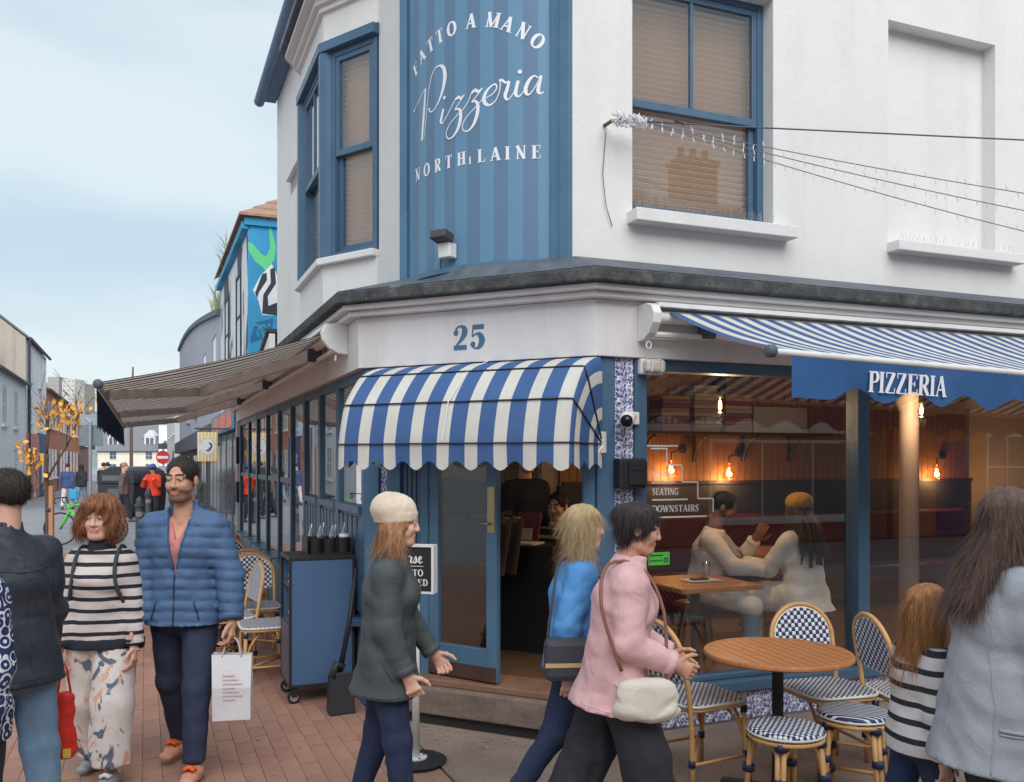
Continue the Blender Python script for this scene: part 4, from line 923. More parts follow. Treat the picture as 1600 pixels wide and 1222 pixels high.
for b in bricks:
    dz = random.uniform(-.002, .0015); rot = ang+random.uniform(-.012, .012)
    if b in near:
        o = bpy.data.objects.new('brick', random.choice(pme)); col.objects.link(o); o.parent = PAV; o.location = (b[1], b[0], dz); o.rotation_euler = (random.uniform(-.004, .004), random.uniform(-.004, .004), rot)
    else:
        c, s = math.cos(rot), math.sin(rot)
        rest.add([(b[1]+x*c-y*s, b[0]+x*s+y*c, z) for x in (-.1035, .1035) for y in (-.051, .051) for z in (-.022, dz)], BOXF, random.randrange(5))
o = rest.build('bricks', pcol, PAV, kind='stuff', fix=True)
pv = MB(); q = [FL(-8, -.172, 0)[:2], FL(.3, -.172, 0)[:2], FR(7.4, -.3, 0)[:2], FR(9, 4.5, 0)[:2], FR(2, 7.5, 0)[:2]]
pv.prism(q, -.028, -.004); pv.build('concrete_pavement', CONC, kind='structure')
random.seed(41); m = MB()
for i in range(70):
    s_ = random.uniform(.25, 1.8); p = FC(s_, .17+abs(random.gauss(0, .12)), 0); r = random.uniform(.006, .02); a = random.uniform(0, 6.28)
    m.add([(p[0]+r*math.cos(a+k*1.57)*(1, .5)[k % 2], p[1]+r*math.sin(a+k*1.57)*(1, .5)[k % 2], .0+random.uniform(.0, .006)) for k in range(4)], [(0, 1, 2, 3)])
m.build('litter_crumbs', mat('dry_leaf_crumb', srgb(190, 160, 126), .9), kind='stuff', fix=False)
m = MB()
for i in range(130):
    t, n = random.uniform(-2.2, 4), random.uniform(.0, 3.2); p = FL(t, n, 0); r = random.uniform(.008, .017); m.add([(p[0]+r*random.uniform(.7, 1.2)*math.cos(k*.785), p[1]+r*random.uniform(.7, 1.2)*math.sin(k*.785), .0035) for k in range(8)], [tuple(range(8))])
m.build('gum_spots', mat('trodden_gum', srgb(150, 138, 130), .9), kind='stuff', fix=False)
# ---------------------------------------------------------------- bistro furniture
CANE = mat('rattan_cane', srgb(206, 158, 104), .45, var=.14, vs=12, bump=.15, bs=40)
def weave(name, a, b, sc, mode=0):
    t = NT(name); x, y, z = t.xyz()
    if mode == 2:
        m = t.new("Mapping"); m.inputs['Rotation'].default_value = (R(90), 0, 0); t.link(t.tc.outputs['Object'], m.inputs[0]); sp = t.new("SeparateXYZ"); t.link(m.outputs[0], sp.inputs[0]); x, y = sp.outputs[0], sp.outputs[1]
    sx = t.math('SINE', t.math('MULTIPLY', x, sc)); sy = t.math('SINE', t.math('MULTIPLY', y, sc if mode != 1 else sc*.22))
    f = t.math('MULTIPLY', sx, sy) if mode != 1 else sx
    cc = t.mix(t.ramp(f, [(.0, (0, 0, 0)), (.12, (1, 1, 1))] if mode != 1 else [(.3, (0, 0, 0)), (.5, (1, 1, 1))]), a, b)
    t.bump(t.math('ABSOLUTE', f), .5, .004); MATS[name] = t.fin(cc, .45, 0, .4); return MATS[name]
NV, WV = srgb(44, 56, 92), srgb(222, 222, 226)
WV1, WV2, WV3 = weave('woven_seat', NV, WV, 2*math.pi/.034), weave('woven_back', NV, WV, 2*math.pi/.046, 2), weave('woven_stripe_seat', NV, WV, 2*math.pi/.028, 1)
NAVYW = mat('navy_binding', srgb(40, 50, 84), .5)
PIPE = mat('white_piping', srgb(226, 222, 214), .5)
def rrect(w, d, r, n=5):
    P = []
    for cx, cy, a0 in ((w/2-r, d/2-r, 0), (-w/2+r, d/2-r, 90), (-w/2+r, -d/2+r, 180), (w/2-r, -d/2+r, 270)):
        for i in range(n+1): a = R(a0+90*i/n); P.append((cx+r*math.cos(a), cy+r*math.sin(a)))
    return P
def wraps(T, at, r=.019):
    for p, q in at:
        p, q = Vector(p), Vector(q); d = (q-p).normalized(); m = MB(); m.tube([p-d*.018, p+d*.018], r, 8); m.build('binding', NAVYW, T, local=True, smooth=True)
def make_chair():
    T = thing('bistro_chair', 'x', 'chair', (0, 0, 0), group='rattan bistro chairs')
    m = MB(); m.prism(rrect(.42, .42, .09), .445, .465); m.build('seat', WV1, T, local=True, bevel=.006)
    m = MB(); m.tube([(x, y, .452) for x, y in rrect(.428, .428, .094)], .009, 6, closed=True); m.build('seat_piping', PIPE, T, local=True, smooth=True)
    m = MB(); m.tube([(x, y, .432) for x, y in rrect(.41, .41, .09)], .012, 6, closed=True); m.build('seat_ring', CANE, T, local=True, smooth=True)
    # arched back
    a = []
    for i in range(25):
        f = i/24; th = math.pi*f; x = -.205*math.cos(th)*(1 if True else 1); zz = .70+.19*math.sin(th)
        a.append((x, -.2-(zz-.45)*.2, zz))
    fr = [(-.195, -.185, .0), (-.2, -.195, .3), (-.205, -.215, .5)]+a+[(.205, -.215, .5), (.2, -.195, .3), (.195, -.185, .0)]
    m = MB(); m.tube([tuple(p) for p in spline(fr, 2)], .014, 8); m.build('back_frame', CANE, T, local=True, smooth=True)
    V = []; n = 24; inn = []
    for i in range(n+1):
        th = math.pi*i/n; inn.append((-.18*math.cos(th), .72+.15*math.sin(th)))
    inn = inn+[(.18, .6), (.165, .58), (-.165, .58), (-.18, .6)]
    m = MB(); k = len(inn); m.add([(x, -.2-(z-.45)*.2+.008, z) for x, z in inn]+[(x, -.2-(z-.45)*.2-.008, z) for x, z in inn], [tuple(range(k)), tuple(range(2*k-1, k-1, -1))]+[(i, (i+1) % k, k+(i+1) % k, k+i) for i in range(k)])
    m.build('backrest', WV2, T, local=True)
    m = MB(); m.tube([(x, -.2-(z-.45)*.2, z) for x, z in inn], .008, 6, closed=True); m.build('back_piping', PIPE, T, local=True, smooth=True)
    for sx in (-1, 1):
        m = MB(); m.tube([(sx*.175, .18, .43), (sx*.185, .19, .2), (sx*.2, .205, 0)], .014, 8); m.build('leg', CANE, T, local=True, smooth=True)
        m = MB(); m.tube([tuple(p) for p in spline([(sx*.18, .185, .2), (sx*.178, .14, .33), (sx*.17, .06, .42)], 4)], .009, 6); m.tube([tuple(p) for p in spline([(sx*.18, .185, .2), (sx*.14, .185, .33), (sx*.06, .185, .42)], 4)], .009, 6); m.build('brace', CANE, T, local=True, smooth=True)
        m = MB(); m.tube([(sx*.188, .195, .15), (sx*.195, -.185, .15)], .009, 6); m.build('stretcher', CANE, T, local=True, smooth=True)
    m = MB(); m.tube([(-.19, .17, .15), (.19, -.17, .15)], .009, 6); m.build('stretcher', CANE, T, local=True, smooth=True)
    wraps(T, [((sx*.187, .193, .16), (sx*.19, .196, .1)) for sx in (-1, 1)]+[((sx*.178, .182, .40), (sx*.18, .184, .3)) for sx in (-1, 1)]+[((sx*.2, -.195, .16), (sx*.2, -.195, .1)) for sx in (-1, 1)])
    return T
def make_stool():
    T = thing('bistro_stool', 'x', 'stool', (0, 0, 0), group='rattan bistro stools')
    m = MB(); m.lathe([(.01, .448), (.15, .452), (.178, .446), (.186, .43), (.178, .416), (.01, .414)], (0, 0, 0), 28); m.build('seat', WV1, T, local=True, smooth=True)
    m = MB(); m.tube([(.182*math.cos(a), .182*math.sin(a), .425) for a in [2*math.pi*i/28 for i in range(28)]], .007, 6, closed=True); m.build('seat_piping', PIPE, T, local=True, smooth=True)
    m = MB(); m.tube([(.176*math.cos(a), .176*math.sin(a), .40) for a in [2*math.pi*i/28 for i in range(28)]], .012, 6, closed=True); m.build('seat_ring', CANE, T, local=True, smooth=True)
    for k in range(4):
        a = R(45+90*k); c, s = math.cos(a), math.sin(a); d = (-s*.014, c*.014)
        m = MB()
        for e in (-1, 1): m.tube([(c*.16+e*d[0], s*.16+e*d[1], .40), (c*.2+e*d[0], s*.2+e*d[1], 0)], .013, 8)
        m.build('leg', CANE, T, local=True, smooth=True)
        a2 = R(45+90*(k+1)); m = MB(); mid = R(90+90*k)
        p0 = Vector((c*.17, s*.17, .24)); p1 = Vector((math.cos(a2)*.17, math.sin(a2)*.17, .24))
        m.tube([tuple(p) for p in spline([p0, p0.lerp(p1, .14)+Vector((0, 0, .11)), p0.lerp(p1, .5)*1.12+Vector((0, 0, .155)), p0.lerp(p1, .86)+Vector((0, 0, .11)), p1], 5)], .010, 6); m.build('brace', CANE, T, local=True, smooth=True)
        m = MB(); m.tube([(c*.19, s*.19, .09), (math.cos(a2)*.19, math.sin(a2)*.19, .09)], .010, 6); m.build('stretcher', CANE, T, local=True, smooth=True)
        wraps(T, [((c*.18, s*.18, .22), (c*.19, s*.19, .1)), ((c*.19, s*.19, .09), (c*.2, s*.2, 0)), ((c*.162, s*.162, .385), (c*.17, s*.17, .3))], .03)
    return T
ch = make_chair(); stl = make_stool()
def put(o, loc, rz, label, src=None):
    o.location = loc; o.rotation_euler = (0, 0, rz); o['label'] = label; return o
put(ch, (1.80, 5.13, 0), R(196), 'rattan bistro chair behind the round wooden table, against the right window')
copy_tree(ch, None, (1.02, 4.98, 0), R(-62), 'rattan bistro chair left of the round table, beside the pink coat')
copy_tree(ch, None, (2.27, 5.06, 0), R(-84), 'rattan bistro chair seen edge-on at the right end of the round table')
tw = [(1.12, .62, FL.ang()+R(90), 'nearest terrace chair, beside the blue trolley'), (2.15, .60, FL.ang()-R(84), 'second terrace chair behind the trolley'), (2.95, .62, FL.ang()+R(176), 'third terrace chair along the left shopfront'), (4.1, .62, FL.ang()-R(90), 'fourth terrace chair along the left shopfront'), (5.0, .7, FL.ang()+R(90), 'farthest terrace chair by the left shopfront')]
copy_tree(ch, None, FL(1.05, .5, 0), FL.ang(), 'nearest terrace chair, in front of the open side of the trolley')
copy_tree(ch, None, FL(1.55, .78, 0), FL.ang()+R(8), 'terrace chair pushed close behind the nearest one beside the trolley')
copy_tree(ch, None, FL(2.0, .5, 0), FL.ang()+R(90), 'second terrace chair back from the trolley along the left shopfront')
copy_tree(ch, None, FL(2.95, .5, 0), FL.ang()-R(90), 'third terrace chair back from the trolley along the left shopfront')
copy_tree(ch, None, FL(4.0, .55, 0), FL.ang()+R(90), 'fourth terrace chair back from the trolley along the left shopfront')
copy_tree(ch, None, FL(5.0, .6, 0), FL.ang()-R(90), 'farthest terrace chair along the left shopfront')
put(stl, (1.345, 4.42, 0), R(20), 'checked rattan stool in front of the round table')
s2 = copy_tree(stl, None, (1.785, 4.70, 0), R(64), 'striped rattan stool right of the round table')
for o in s2.children:
    if o.name.startswith('seat') and o.data.materials[0] == WV1: o.data = o.data.copy(); o.data.materials[0] = WV3
def round_table(loc, label, r=.385, rz=0):
    T = thing('bistro_table', label, 'table', loc, rz)
    n = 11; w = 2*(r*.80)/n; gap = .0025
    for i in range(n):                      # slats inside a rim
        x0 = -r*.80+i*w+gap; x1 = x0+w-2*gap
        pts = []
        for x in (x0, x1):
            pts.append((x, math.sqrt(max(.0, (r*.93)**2-x*x))))
        m = MB(); m.prism([(x0, -pts[0][1]), (x1, -pts[1][1]), (x1, pts[1][1]), (x0, pts[0][1])], .728, .745); m.build('slat', WOODT, T, local=True)
    m = MB(); m.lathe([(r*.2, .72), (r*.97, .72), (r, .727), (r, .74), (r*.985, .747), (r*.93, .747), (r*.925, .727), (r*.2, .7272)], (0, 0, 0), 48); m.build('rim', WOODT, T, local=True, autos=40)
    for sx in (-1, 1):
        pts = []; x0 = sx*(r*.80+.001)
        arcx = [(r*.93*math.cos(R(a))*sx, r*.93*math.sin(R(a))) for a in range(-30, 31, 5)]
        m = MB(); m.prism([p for p in arcx if abs(p[0]) > r*.80+.001], .728, .7462); m.build('end_piece', WOODT, T, local=True)
    m = MB(); m.lathe([(.05, 0.02), (.035, .06), (.03, .1), (.03, .66), (.06, .70), (.1, .719)], (0, 0, 0), 16); m.build('pedestal', DARK, T, local=True, smooth=True)
    for k in range(4):
        a = R(45+90*k); m = MB(); m.obox((math.cos(a)*.16, math.sin(a)*.16, .022), (math.cos(a)*.14, math.sin(a)*.14, -.006), (-math.sin(a)*.03, math.cos(a)*.03, 0), (0, 0, .012)); m.build('foot', DARK, T, local=True, bevel=.004)
    return T
round_table((1.40, 4.74, 0), 'round slatted wooden table on a black pedestal at the right window', rz=R(15))
round_table(FL(2.5, .75, 0), 'small round wooden table among the terrace chairs', .34)
# ---------------------------------------------------------------- service trolley and what stands on it
ca = FR.ang(); c0 = (-1.593, 6.43)
T = thing('service_trolley', 'blue panelled service trolley with black frame and castors by the left shopfront', 'trolley', (c0[0], c0[1], 0), ca)
CBL = mat('trolley_blue', srgb(80, 110, 146), .5, var=.06, vs=2, bump=.05)
m = MB(); W, D, H_ = .475, .44, 1.06
for x in (0, W-.02):
    for y in (0, D-.02): m.box(x, x+.02, y, y+.02, .12, H_-.03)
m.box(0, W, 0, D, H_-.0299, H_); m.box(.021, W-.021, .001, .019, .12, .14); m.box(.021, W-.021, D-.019, D-.001, .12, .14); m.box(.001, .019, .021, D-.021, .12, .14); m.box(W-.019, W-.001, .021, D-.021, .12, .14)
m.build('frame', DARK, T, local=True, bevel=.003)
m = MB(); m.box(.0201, W-.0201, .004, .016, .141, H_-.031); m.build('front_panel', CBL, T, local=True)
m = MB(); m.box(W-.016, W-.004, .0201, D-.0201, .141, H_-.031); m.build('side_panel', CBL, T, local=True)
m = MB(); m.box(.0201, W-.0201, D-.016, D-.004, .141, H_-.031); m.build('back_panel', CBL, T, local=True)
m = MB(); m.box(.004, .014, .0201, D-.0201, .141, .56); m.build('lower_panel', mat('trolley_grey', srgb(92, 88, 98), .6), T, local=True)
for z in (.56, .83): m = MB(); m.box(.016, W-.017, .017, D-.017, z, z+.015); m.build('shelf', mat('trolley_grey', srgb(92, 88, 98), .6), T, local=True)
for x in (.04, W-.04):
    for y in (.04, D-.04):
        m = MB(); m.lathe([(.028, -.014), (.045, -.012), (.047, 0), (.045, .012), (.028, .014)], (x, y, .047), 18, axis='y'); w = m.build('castor', mat('rubber', srgb(40, 40, 42), .7), T, local=True, autos=40)
        m = MB(); m.lathe([(.004, -.017), (.029, -.0165), (.029, .0165), (.004, .017)], (x, y, .047), 14, axis='y'); m.build('hub', mat('hub_metal', srgb(190, 188, 184), .4, .6), w, local=True)
        m = MB(); m.box(x-.02, x+.02, y-.024, y-.019, .05, .119); m.box(x-.02, x+.02, y+.019, y+.024, .05, .119); m.box(x-.025, x+.025, y-.025, y+.025, .1191, .1199); m.build('castor_fork', DARK, T, local=True)
fcart = lambda x, y, z: tuple(Matrix.Translation((c0[0], c0[1], 0)) @ Matrix.Rotation(ca, 4, 'Z') @ Vector((x, y, z)))
T = thing('cutlery_caddy', 'black leather caddy with handle slots on top of the trolley', 'caddy', fcart(.3, .2, 1.061), ca)
LEA = mat('black_leather', srgb(48, 42, 42), .5, bump=.3, bs=60)
m = MB(); m.box(-.16, .17, -.12, .12, 0, .008); m.box(-.16, -.15, -.12, .12, .0081, .13); m.box(.16, .17, -.12, .12, .0081, .12); m.box(-.149, .159, .11, .12, .0081, .12); m.build('tray', LEA, T, local=True, bevel=.004)
for i in range(3): m = MB(); m.lathe([(.048, .01), (.05, .115), (.044, .115), (.043, .02)], (-.09+i*.103, -.06, 0), 18); m.build('holder', LEA, T, local=True, autos=40)
random.seed(4)
CG = glass('clear_bottle_glass', (.93, .95, .95), 2.5)
bl = ['first', 'second', 'third', 'fourth', 'fifth', 'sixth']
for i in range(6):
    x, y = -.1+i*.045, (-.065 if i % 2 else .045); h = random.uniform(.19, .25)
    T = thing('glass_bottle', '%s clear glass bottle from the left in the leather caddy' % bl[i], 'bottle', fcart(.3+x, .2+y, 1.085), ca, group='bottles in the caddy')
    m = MB(); m.lathe([(.022, 0), (.024, .01), (.024, h*.55), (.012, h*.75), (.011, h), (.009, h), (.009, h*.75), (.02, h*.5), (.02, .012)], (0, 0, 0), 14); m.build('bottle', CG, T, local=True, smooth=True)
T = thing('white_beaker', 'white and blue beaker at the right end of the leather caddy', 'beaker', fcart(.42, .14, 1.085), ca)
m = MB(); m.lathe([(.033, 0), (.036, .12), (.032, .12), (.03, .01)], (0, 0, 0), 18); m.build('cup', WHITEP, T, local=True, smooth=True)
m = MB(); m.lathe([(.0345, .03), (.0365, .1)], (0, 0, 0), 18); m.build('sleeve', CBL, T, local=True)
for i, z in enumerate((.576, .846)):
    T = thing('napkin_pile', ('lower', 'upper')[i]+' white napkin pile on the open trolley shelves', 'napkins', fcart(.10, .2, z), ca)
    m = MB()
    for k in range(4): m.box(-.06+random.uniform(-.01, .01), .06, -.08, .08+random.uniform(-.01, .01), k*.015, k*.015+.013)
    m.build('napkins', WHITEP, T, local=True)
T = thing('lobby_dustpan', 'long handled black dustpan leaning against the trolley', 'dustpan', (-1.20, 6.28, 0), ca)
PL_ = MATS['black_plastic']
m = MB(); m.add([(-.09, -.10, 0), (.09, -.10, 0), (.09, .04, .0), (-.09, .04, .0), (-.075, -.03, .28), (.075, -.03, .28), (.075, .05, .26), (-.075, .05, .26)], [(0, 1, 2, 3), (0, 1, 5, 4), (1, 2, 6, 5), (2, 3, 7, 6), (3, 0, 4, 7), (4, 5, 6, 7)]); m.build('pan', PL_, T, local=True, bevel=.008)
m = MB(); m.tube([(.0, .02, .26), (.08, .08, .6), (.14, .12, .98)], [.02, .018, .014], 10); m.build('handle', PL_, T, local=True, smooth=True)
m = MB(); m.tube([(-.06, -.02, .24), (-.02, .02, .33), (.03, .0, .30)], .03, 8); m.build('pivot', PL_, T, local=True, smooth=True)
# ---------------------------------------------------------------- 'please wait' stand
T = thing('sign_stand', 'black please wait to be seated board on a white pole with round base', 'sign', (-.559, 5.235, 0), R(-14))
m = MB(); m.lathe([(.01, 0), (.175, 0), (.18, .012), (.165, .02), (.01, .022)], (0, 0, 0), 40); m.build('base', mat('black_rubber', srgb(44, 46, 48), .55, var=.2, bump=.2), T, local=True, autos=40)
m = MB(); m.lathe([(.01, .0221), (.065, .0221), (.065, .03), (.01, .031)], (0, 0, 0), 24); fl_ = m.build('flange', WHITEP, T, local=True)
for k in range(4): m = MB(); m.lathe([(.002, .0312), (.007, .0312), (.006, .035), (.002, .036)], (.05*math.cos(R(45+90*k)), .05*math.sin(R(45+90*k)), 0), 8); m.build('bolt', DARK, T, local=True)
m = MB(); m.tube([(0, 0, .03), (0, 0, 1.0)], .022, 14); m.build('pole', WHITEP, T, local=True, smooth=True)
m = MB(); x0, x1, z0, z1 = -.21, .125, .985, 1.265
for a in ((x0, x0+.014, z0, z1), (x1-.014, x1, z0, z1), (x0+.014, x1-.014, z0, z0+.012), (x0+.014, x1-.014, z1-.012, z1)): m.box(a[0], a[1], -.05, .02, a[2], a[3])
m.build('board_frame', WHITEP, T, local=True)
m = MB(); m.box(x0+.0141, x1-.0141, -.042, .015, z0+.0121, z1-.0121); m.build('board', mat('board_black', srgb(38, 38, 40), .6), T, local=True)
m = MB(); fb = lambda x, y, k: (x, -.042-k, y)
CHW = mat('chalk_white', srgb(228, 228, 228), .7); text(T, CHW, 'WAIT TO', fb, -.045, 1.085, .038, T=.2, t=.1, gap=.09, centre=True, local=True); text(T, CHW, 'BE SEATED', fb, -.045, 1.03, .038, T=.2, t=.1, gap=.09, centre=True, local=True)
SC = {'P': [[(0, 0, .1), (.1, .5, .12), (.2, 1, .1)], [(.0, .8, .06), (.25, 1.05, .07), (.5, .9, .12), (.4, .6, .1), (.12, .5, .05)]], 'l': [[(0, 0, .05), (.2, .5, .05), (.28, .95, .06), (.18, .9, .1), (.12, .3, .12), (.2, 0, .08), (.36, .15, .04)]], 'e': [[(0, .1, .05), (.2, .25, .05), (.3, .42, .07), (.18, .5, .08), (.08, .25, .12), (.18, .0, .08), (.4, .15, .04)]], 'a': [[(.35, .45, .06), (.18, .5, .08), (.04, .22, .12), (.12, .0, .08), (.3, .2, .05), (.4, .48, .08)], [(.4, .48, .11), (.34, .1, .11), (.42, .0, .07), (.55, .15, .04)]], 's': [[(0, .1, .04), (.2, .5, .07), (.24, .2, .12), (.14, .0, .08), (.0, .08, .06)], [(.14, .0, .06), (.4, .15, .04)]]}
x = -.135
for chh in 'Please':
    for i, q in enumerate(SC[chh]): ribbon(m, [(x+p[0]*.075, 1.16+p[1]*.075, p[2]*.085) for p in spline(q, 6)], fb, .0012+.0004*i)
    x += {'P': .043, 'l': .024, 'e': .028, 'a': .04, 's': .027}[chh]
ribbon(m, [(-.14, 1.142, .003), (.06, 1.142, .003)], fb, .0012)
m.build('script_lettering', CHW, T, local=True, fix=False)
# ---------------------------------------------------------------- neighbouring buildings
def brickwall(name, a, b, mo):
    t = NT(name); br = t.new("TexBrick"); m = t.new("Mapping"); m.inputs['Rotation'].default_value = (R(90), 0, 0)
    x, y, z = t.xyz(); cmb = t.new("CombineXYZ"); t.link(t.math('ADD', x, y), cmb.inputs[0]); t.link(z, cmb.inputs[1]); t.link(cmb.outputs[0], br.inputs['Vector'])
    br.inputs['Scale'].default_value = 1; br.inputs['Brick Width'].default_value = .23; br.inputs['Row Height'].default_value = .075; br.inputs['Mortar Size'].default_value = .008
    for k, v in (('Color1', a), ('Color2', b), ('Mortar', mo)): br.inputs[k].default_value = (*v, 1)
    cc = t.mix(t.ramp(t.noise(.9, 5, .6), [(.4, (0, 0, 0)), (.75, (.35,)*3)]), br.outputs[0], tuple(v*.6 for v in a)); MATS[name] = t.fin(cc, .85, 0, .2); return MATS[name]
BRK = brickwall('red_brick', srgb(204, 132, 100), srgb(188, 116, 90), srgb(150, 132, 120))
BRK2 = brickwall('dull_brick', srgb(150, 104, 88), srgb(132, 92, 80), srgb(140, 126, 118))
CREAM = streaky('cream_render', srgb(236, 230, 214), srgb(190, 182, 166), .3)
PWH = streaky('pale_house_render', srgb(238, 238, 238), srgb(196, 196, 196), .25)
GREYR = streaky('grey_render', srgb(176, 176, 188), srgb(140, 140, 150), .3)
GABLE = streaky('bare_gable_render', srgb(182, 170, 158), srgb(110, 104, 100), .7)
PANE = mat('house_pane', srgb(92, 102, 114), .1, var=.25, vs=1.5, spec=.7)
TRIM = mat('white_trim', srgb(224, 224, 222), .5)
CHAR = mat('anthracite_paint', srgb(74, 76, 86), .55)
TERR = mat('terracotta_tiles', srgb(168, 132, 116), .8, var=.2, vs=6, bump=.5, bs=12)
PIPEB = mat('pipe_black', srgb(62, 64, 70), .5)
def win(F, t0, t1, z0, z1, n, B, frame=TRIM, pane=PANE, bars=(1, 1), sill=True, name='window'):
    m = MB(); f = .07
    m.fbox(F, t0, t0+f, n-.08, n+.015, z0, z1); m.fbox(F, t1-f, t1, n-.08, n+.015, z0, z1); m.fbox(F, t0+f, t1-f, n-.08, n+.015, z1-f, z1); m.fbox(F, t0+f, t1-f, n-.08, n+.015, z0, z0+f)
    for i in range(1, bars[0]+1): x = t0+(t1-t0)*i/(bars[0]+1); m.fbox(F, x-.02, x+.02, n-.06, n+.012, z0+f, z1-f)
    for i in range(1, bars[1]+1): zz = z0+(z1-z0)*i/(bars[1]+1); m.fbox(F, t0+f, t1-f, n-.055, n+.010, zz-.025, zz+.025)
    w = m.build(name, frame, B)
    m = MB(); m.fbox(F, t0+f*.5, t1-f*.5, n-.03, n+.003, z0+f*.5, z1-f*.5); m.build('pane', pane, w)
    if sill: m = MB(); m.fbox(F, t0-.08, t1+.08, n-.02, n+.1, z0-.09, z0-.001); m.build('sill', frame, w)
    return w
def house(F, t0, t1, depth, ze, zr, wm, rm, name, label, gable=None, base=0., wins=(), doors=(), chim=(), eave=.14, cat='house'):
    B = thing(name, label, cat, F((t0+t1)/2, -depth/2, base))
    m = MB(); m.fbox(F, t0, t1, -depth, 0, base, ze); m.build('wall', wm, B)
    if zr > ze:
        m = MB(); m.fpoly(Fr(F(t0, 0, 0)[:2], (-F.n[0], -F.n[1]), n=F.u), [(0, ze), (depth, ze), (depth/2, zr)], 0, t1-t0); m.build('gable', gable or wm, B)
        o = .08
        V = [F(t0-.05, eave, ze-.05), F(t1+.05, eave, ze-.05), F(t1+.05, -depth/2, zr+.03), F(t0-.05, -depth/2, zr+.03), F(t1+.05, -depth-eave, ze-.05), F(t0-.05, -depth-eave, ze-.05)]
        V2 = [(x, y, z+.1) for x, y, z in V]
        m = MB(); m.add(V+V2, [(0, 1, 2, 3), (3, 2, 4, 5), (6, 7, 8, 9), (9, 8, 10, 11), (0, 1, 7, 6), (4, 5, 11, 10), (0, 3, 9, 6), (3, 5, 11, 9), (1, 2, 8, 7), (2, 4, 10, 8)]); rf = m.build('roof', rm, B)
        m = MB(); m.tube([F(t0, eave+.05, ze-.04), F(t1, eave+.05, ze-.04)], .07, 8); m.build('gutter', PIPEB, B)
        for t, w in chim:
            m = MB(); m.fbox(F, t, t+w, -depth/2-.3, -depth/2+.3, zr-.5, zr+1.0); m.fbox(F, t-.05, t+w+.05, -depth/2-.35, -depth/2+.35, zr+1.001, zr+1.12)
            for i in range(3): m.lathe([(.11, 0), (.09, .35)], F(t+w*(i+.5)/3, -depth/2, zr+1.121), 10)
            m.build('chimney', BRK2, rf)
    for w in wins: win(F, *w[:4], 0, B, **(w[4] if len(w) > 4 else {}))
    for t, w, z, dm in doors:
        m = MB(); m.fbox(F, t, t+w, -.05, .03, base, base+z); d = m.build('door', dm, B); m = MB(); m.fbox(F, t+.1, t+w-.1, .0301, .045, base+.2, base+z*.45); m.fbox(F, t+.1, t+w-.1, .0301, .045, base+z*.52, base+z-.15); m.build('door_panel', dm, d)
    return B
# left side of the far street (faces the street)
o_ = FL(0, 6.3, 0); FO_ = Fr(o_[:2], FL.u, n=-FL.n)
DW = mat('white_door', srgb(206, 208, 212), .5)
house(FO_, 29.5, 38.4, 8, 5.1, 7.2, PWH, SLATE, 'terraced_house', 'low white rendered house at the left edge of the street', wins=[(31.4, 32.6, 3.1, 4.6), (34.6, 35.8, 3.1, 4.6), (34.6, 35.8, .9, 2.4)], doors=[(36.8, 1.0, 2.3, DW)])
tall = house(FO_, 38.6, 47.4, 9, 7.2, 10.9, PWH, SLATE, 'tall_house', 'tall white house with bare grey gable and pink and blue shopfront', gable=GABLE, wins=[(39.6, 40.9, 5.4, 6.8), (43.6, 44.9, 5.4, 6.8), (39.8, 40.9, 3.5, 4.8), (44.2, 45.4, 3.5, 4.8)], cat='house')
m = MB(); m.fbox(FO_, 38.55, 38.6, -9, -.001, 5.0, 7.2); m.build('gable_wall', GABLE, tall)
pk = mat('pink_shopfront', srgb(196, 130, 120), .6); bs_ = mat('blue_shopfront', srgb(62, 84, 130), .6)
m = MB(); m.fbox(FO_, 38.6, 43.0, .0, .1, 2.2, 3.0); m.fbox(FO_, 38.6, 38.9, 0, .1, 0, 2.2); m.fbox(FO_, 42.7, 43, 0, .1, 0, 2.2); m.fbox(FO_, 40.6, 40.8, 0, .1, 0, 2.2); m.build('pink_front', pk, tall)
m = MB(); m.fbox(FO_, 43.02, 47.4, .0, .12, 0, 3.1); m.build('blue_front', bs_, tall)
win(FO_, 39.0, 42.5, .5, 2.1, .02, tall, pk, bars=(1, 0)); win(FO_, 43.6, 46.8, .6, 2.2, .13, tall, bs_, bars=(1, 0))
m = MB(); m.tube([FO_(38.7, .12, 0), FO_(38.7, .12, 7.1)], .07, 8); m.build('downpipe', PIPEB, tall)
for i, (a, b) in enumerate(((47.6, 55.0), (55.1, 63.0), (63.1, 73.5))):
    W = []
    for k in range(3):
        x = a+.8+(b-a-1.6)*k/3; W += [(x, x+1.2, 3.6, 5.0), (x, x+1.2, .8, 2.4)]
    house(FO_, a, b, 8, 5.6, 6.7, BRK, TERR, 'brick_house', ('nearest', 'middle', 'farthest')[i]+' of the red brick houses on the left of the street', wins=W, doors=[(b-1.2, .9, 2.2, bs_)], chim=[(a+.3, .9)] if i == 0 else [])
house(FO_, 74, 86, 9, 4.3, 7.0, BRK2, TERR, 'brick_house', 'low dull brick house past the red brick row', wins=[(75, 76.2, 2.8, 4.0), (78, 79.2, 2.8, 4.0), (82, 83.2, 2.8, 4.0)], base=-.3)
m = MB(); T = thing('wall_bracket_sign', 'small black bracket sign with a white disc on the brick row', 'sign', FO_(70, .5, 3.2)); m.fbox(FO_, 69.95, 70.05, .2, 1.3, 2.6, 3.6); m.build('board', CHAR, T); m = MB(); m.lathe([(.01, -.02), (.3, -.02), (.3, .02), (.01, .02)], (0, 0, 0), 16, axis='y'); M = Matrix.Translation(FO_(69.92, .75, 3.1)) @ Matrix.Rotation(FL.ang()-R(90), 4, 'Z'); m.V = [tuple(M @ Vector(p)) for p in m.V]; m.build('disc', TRIM, T)
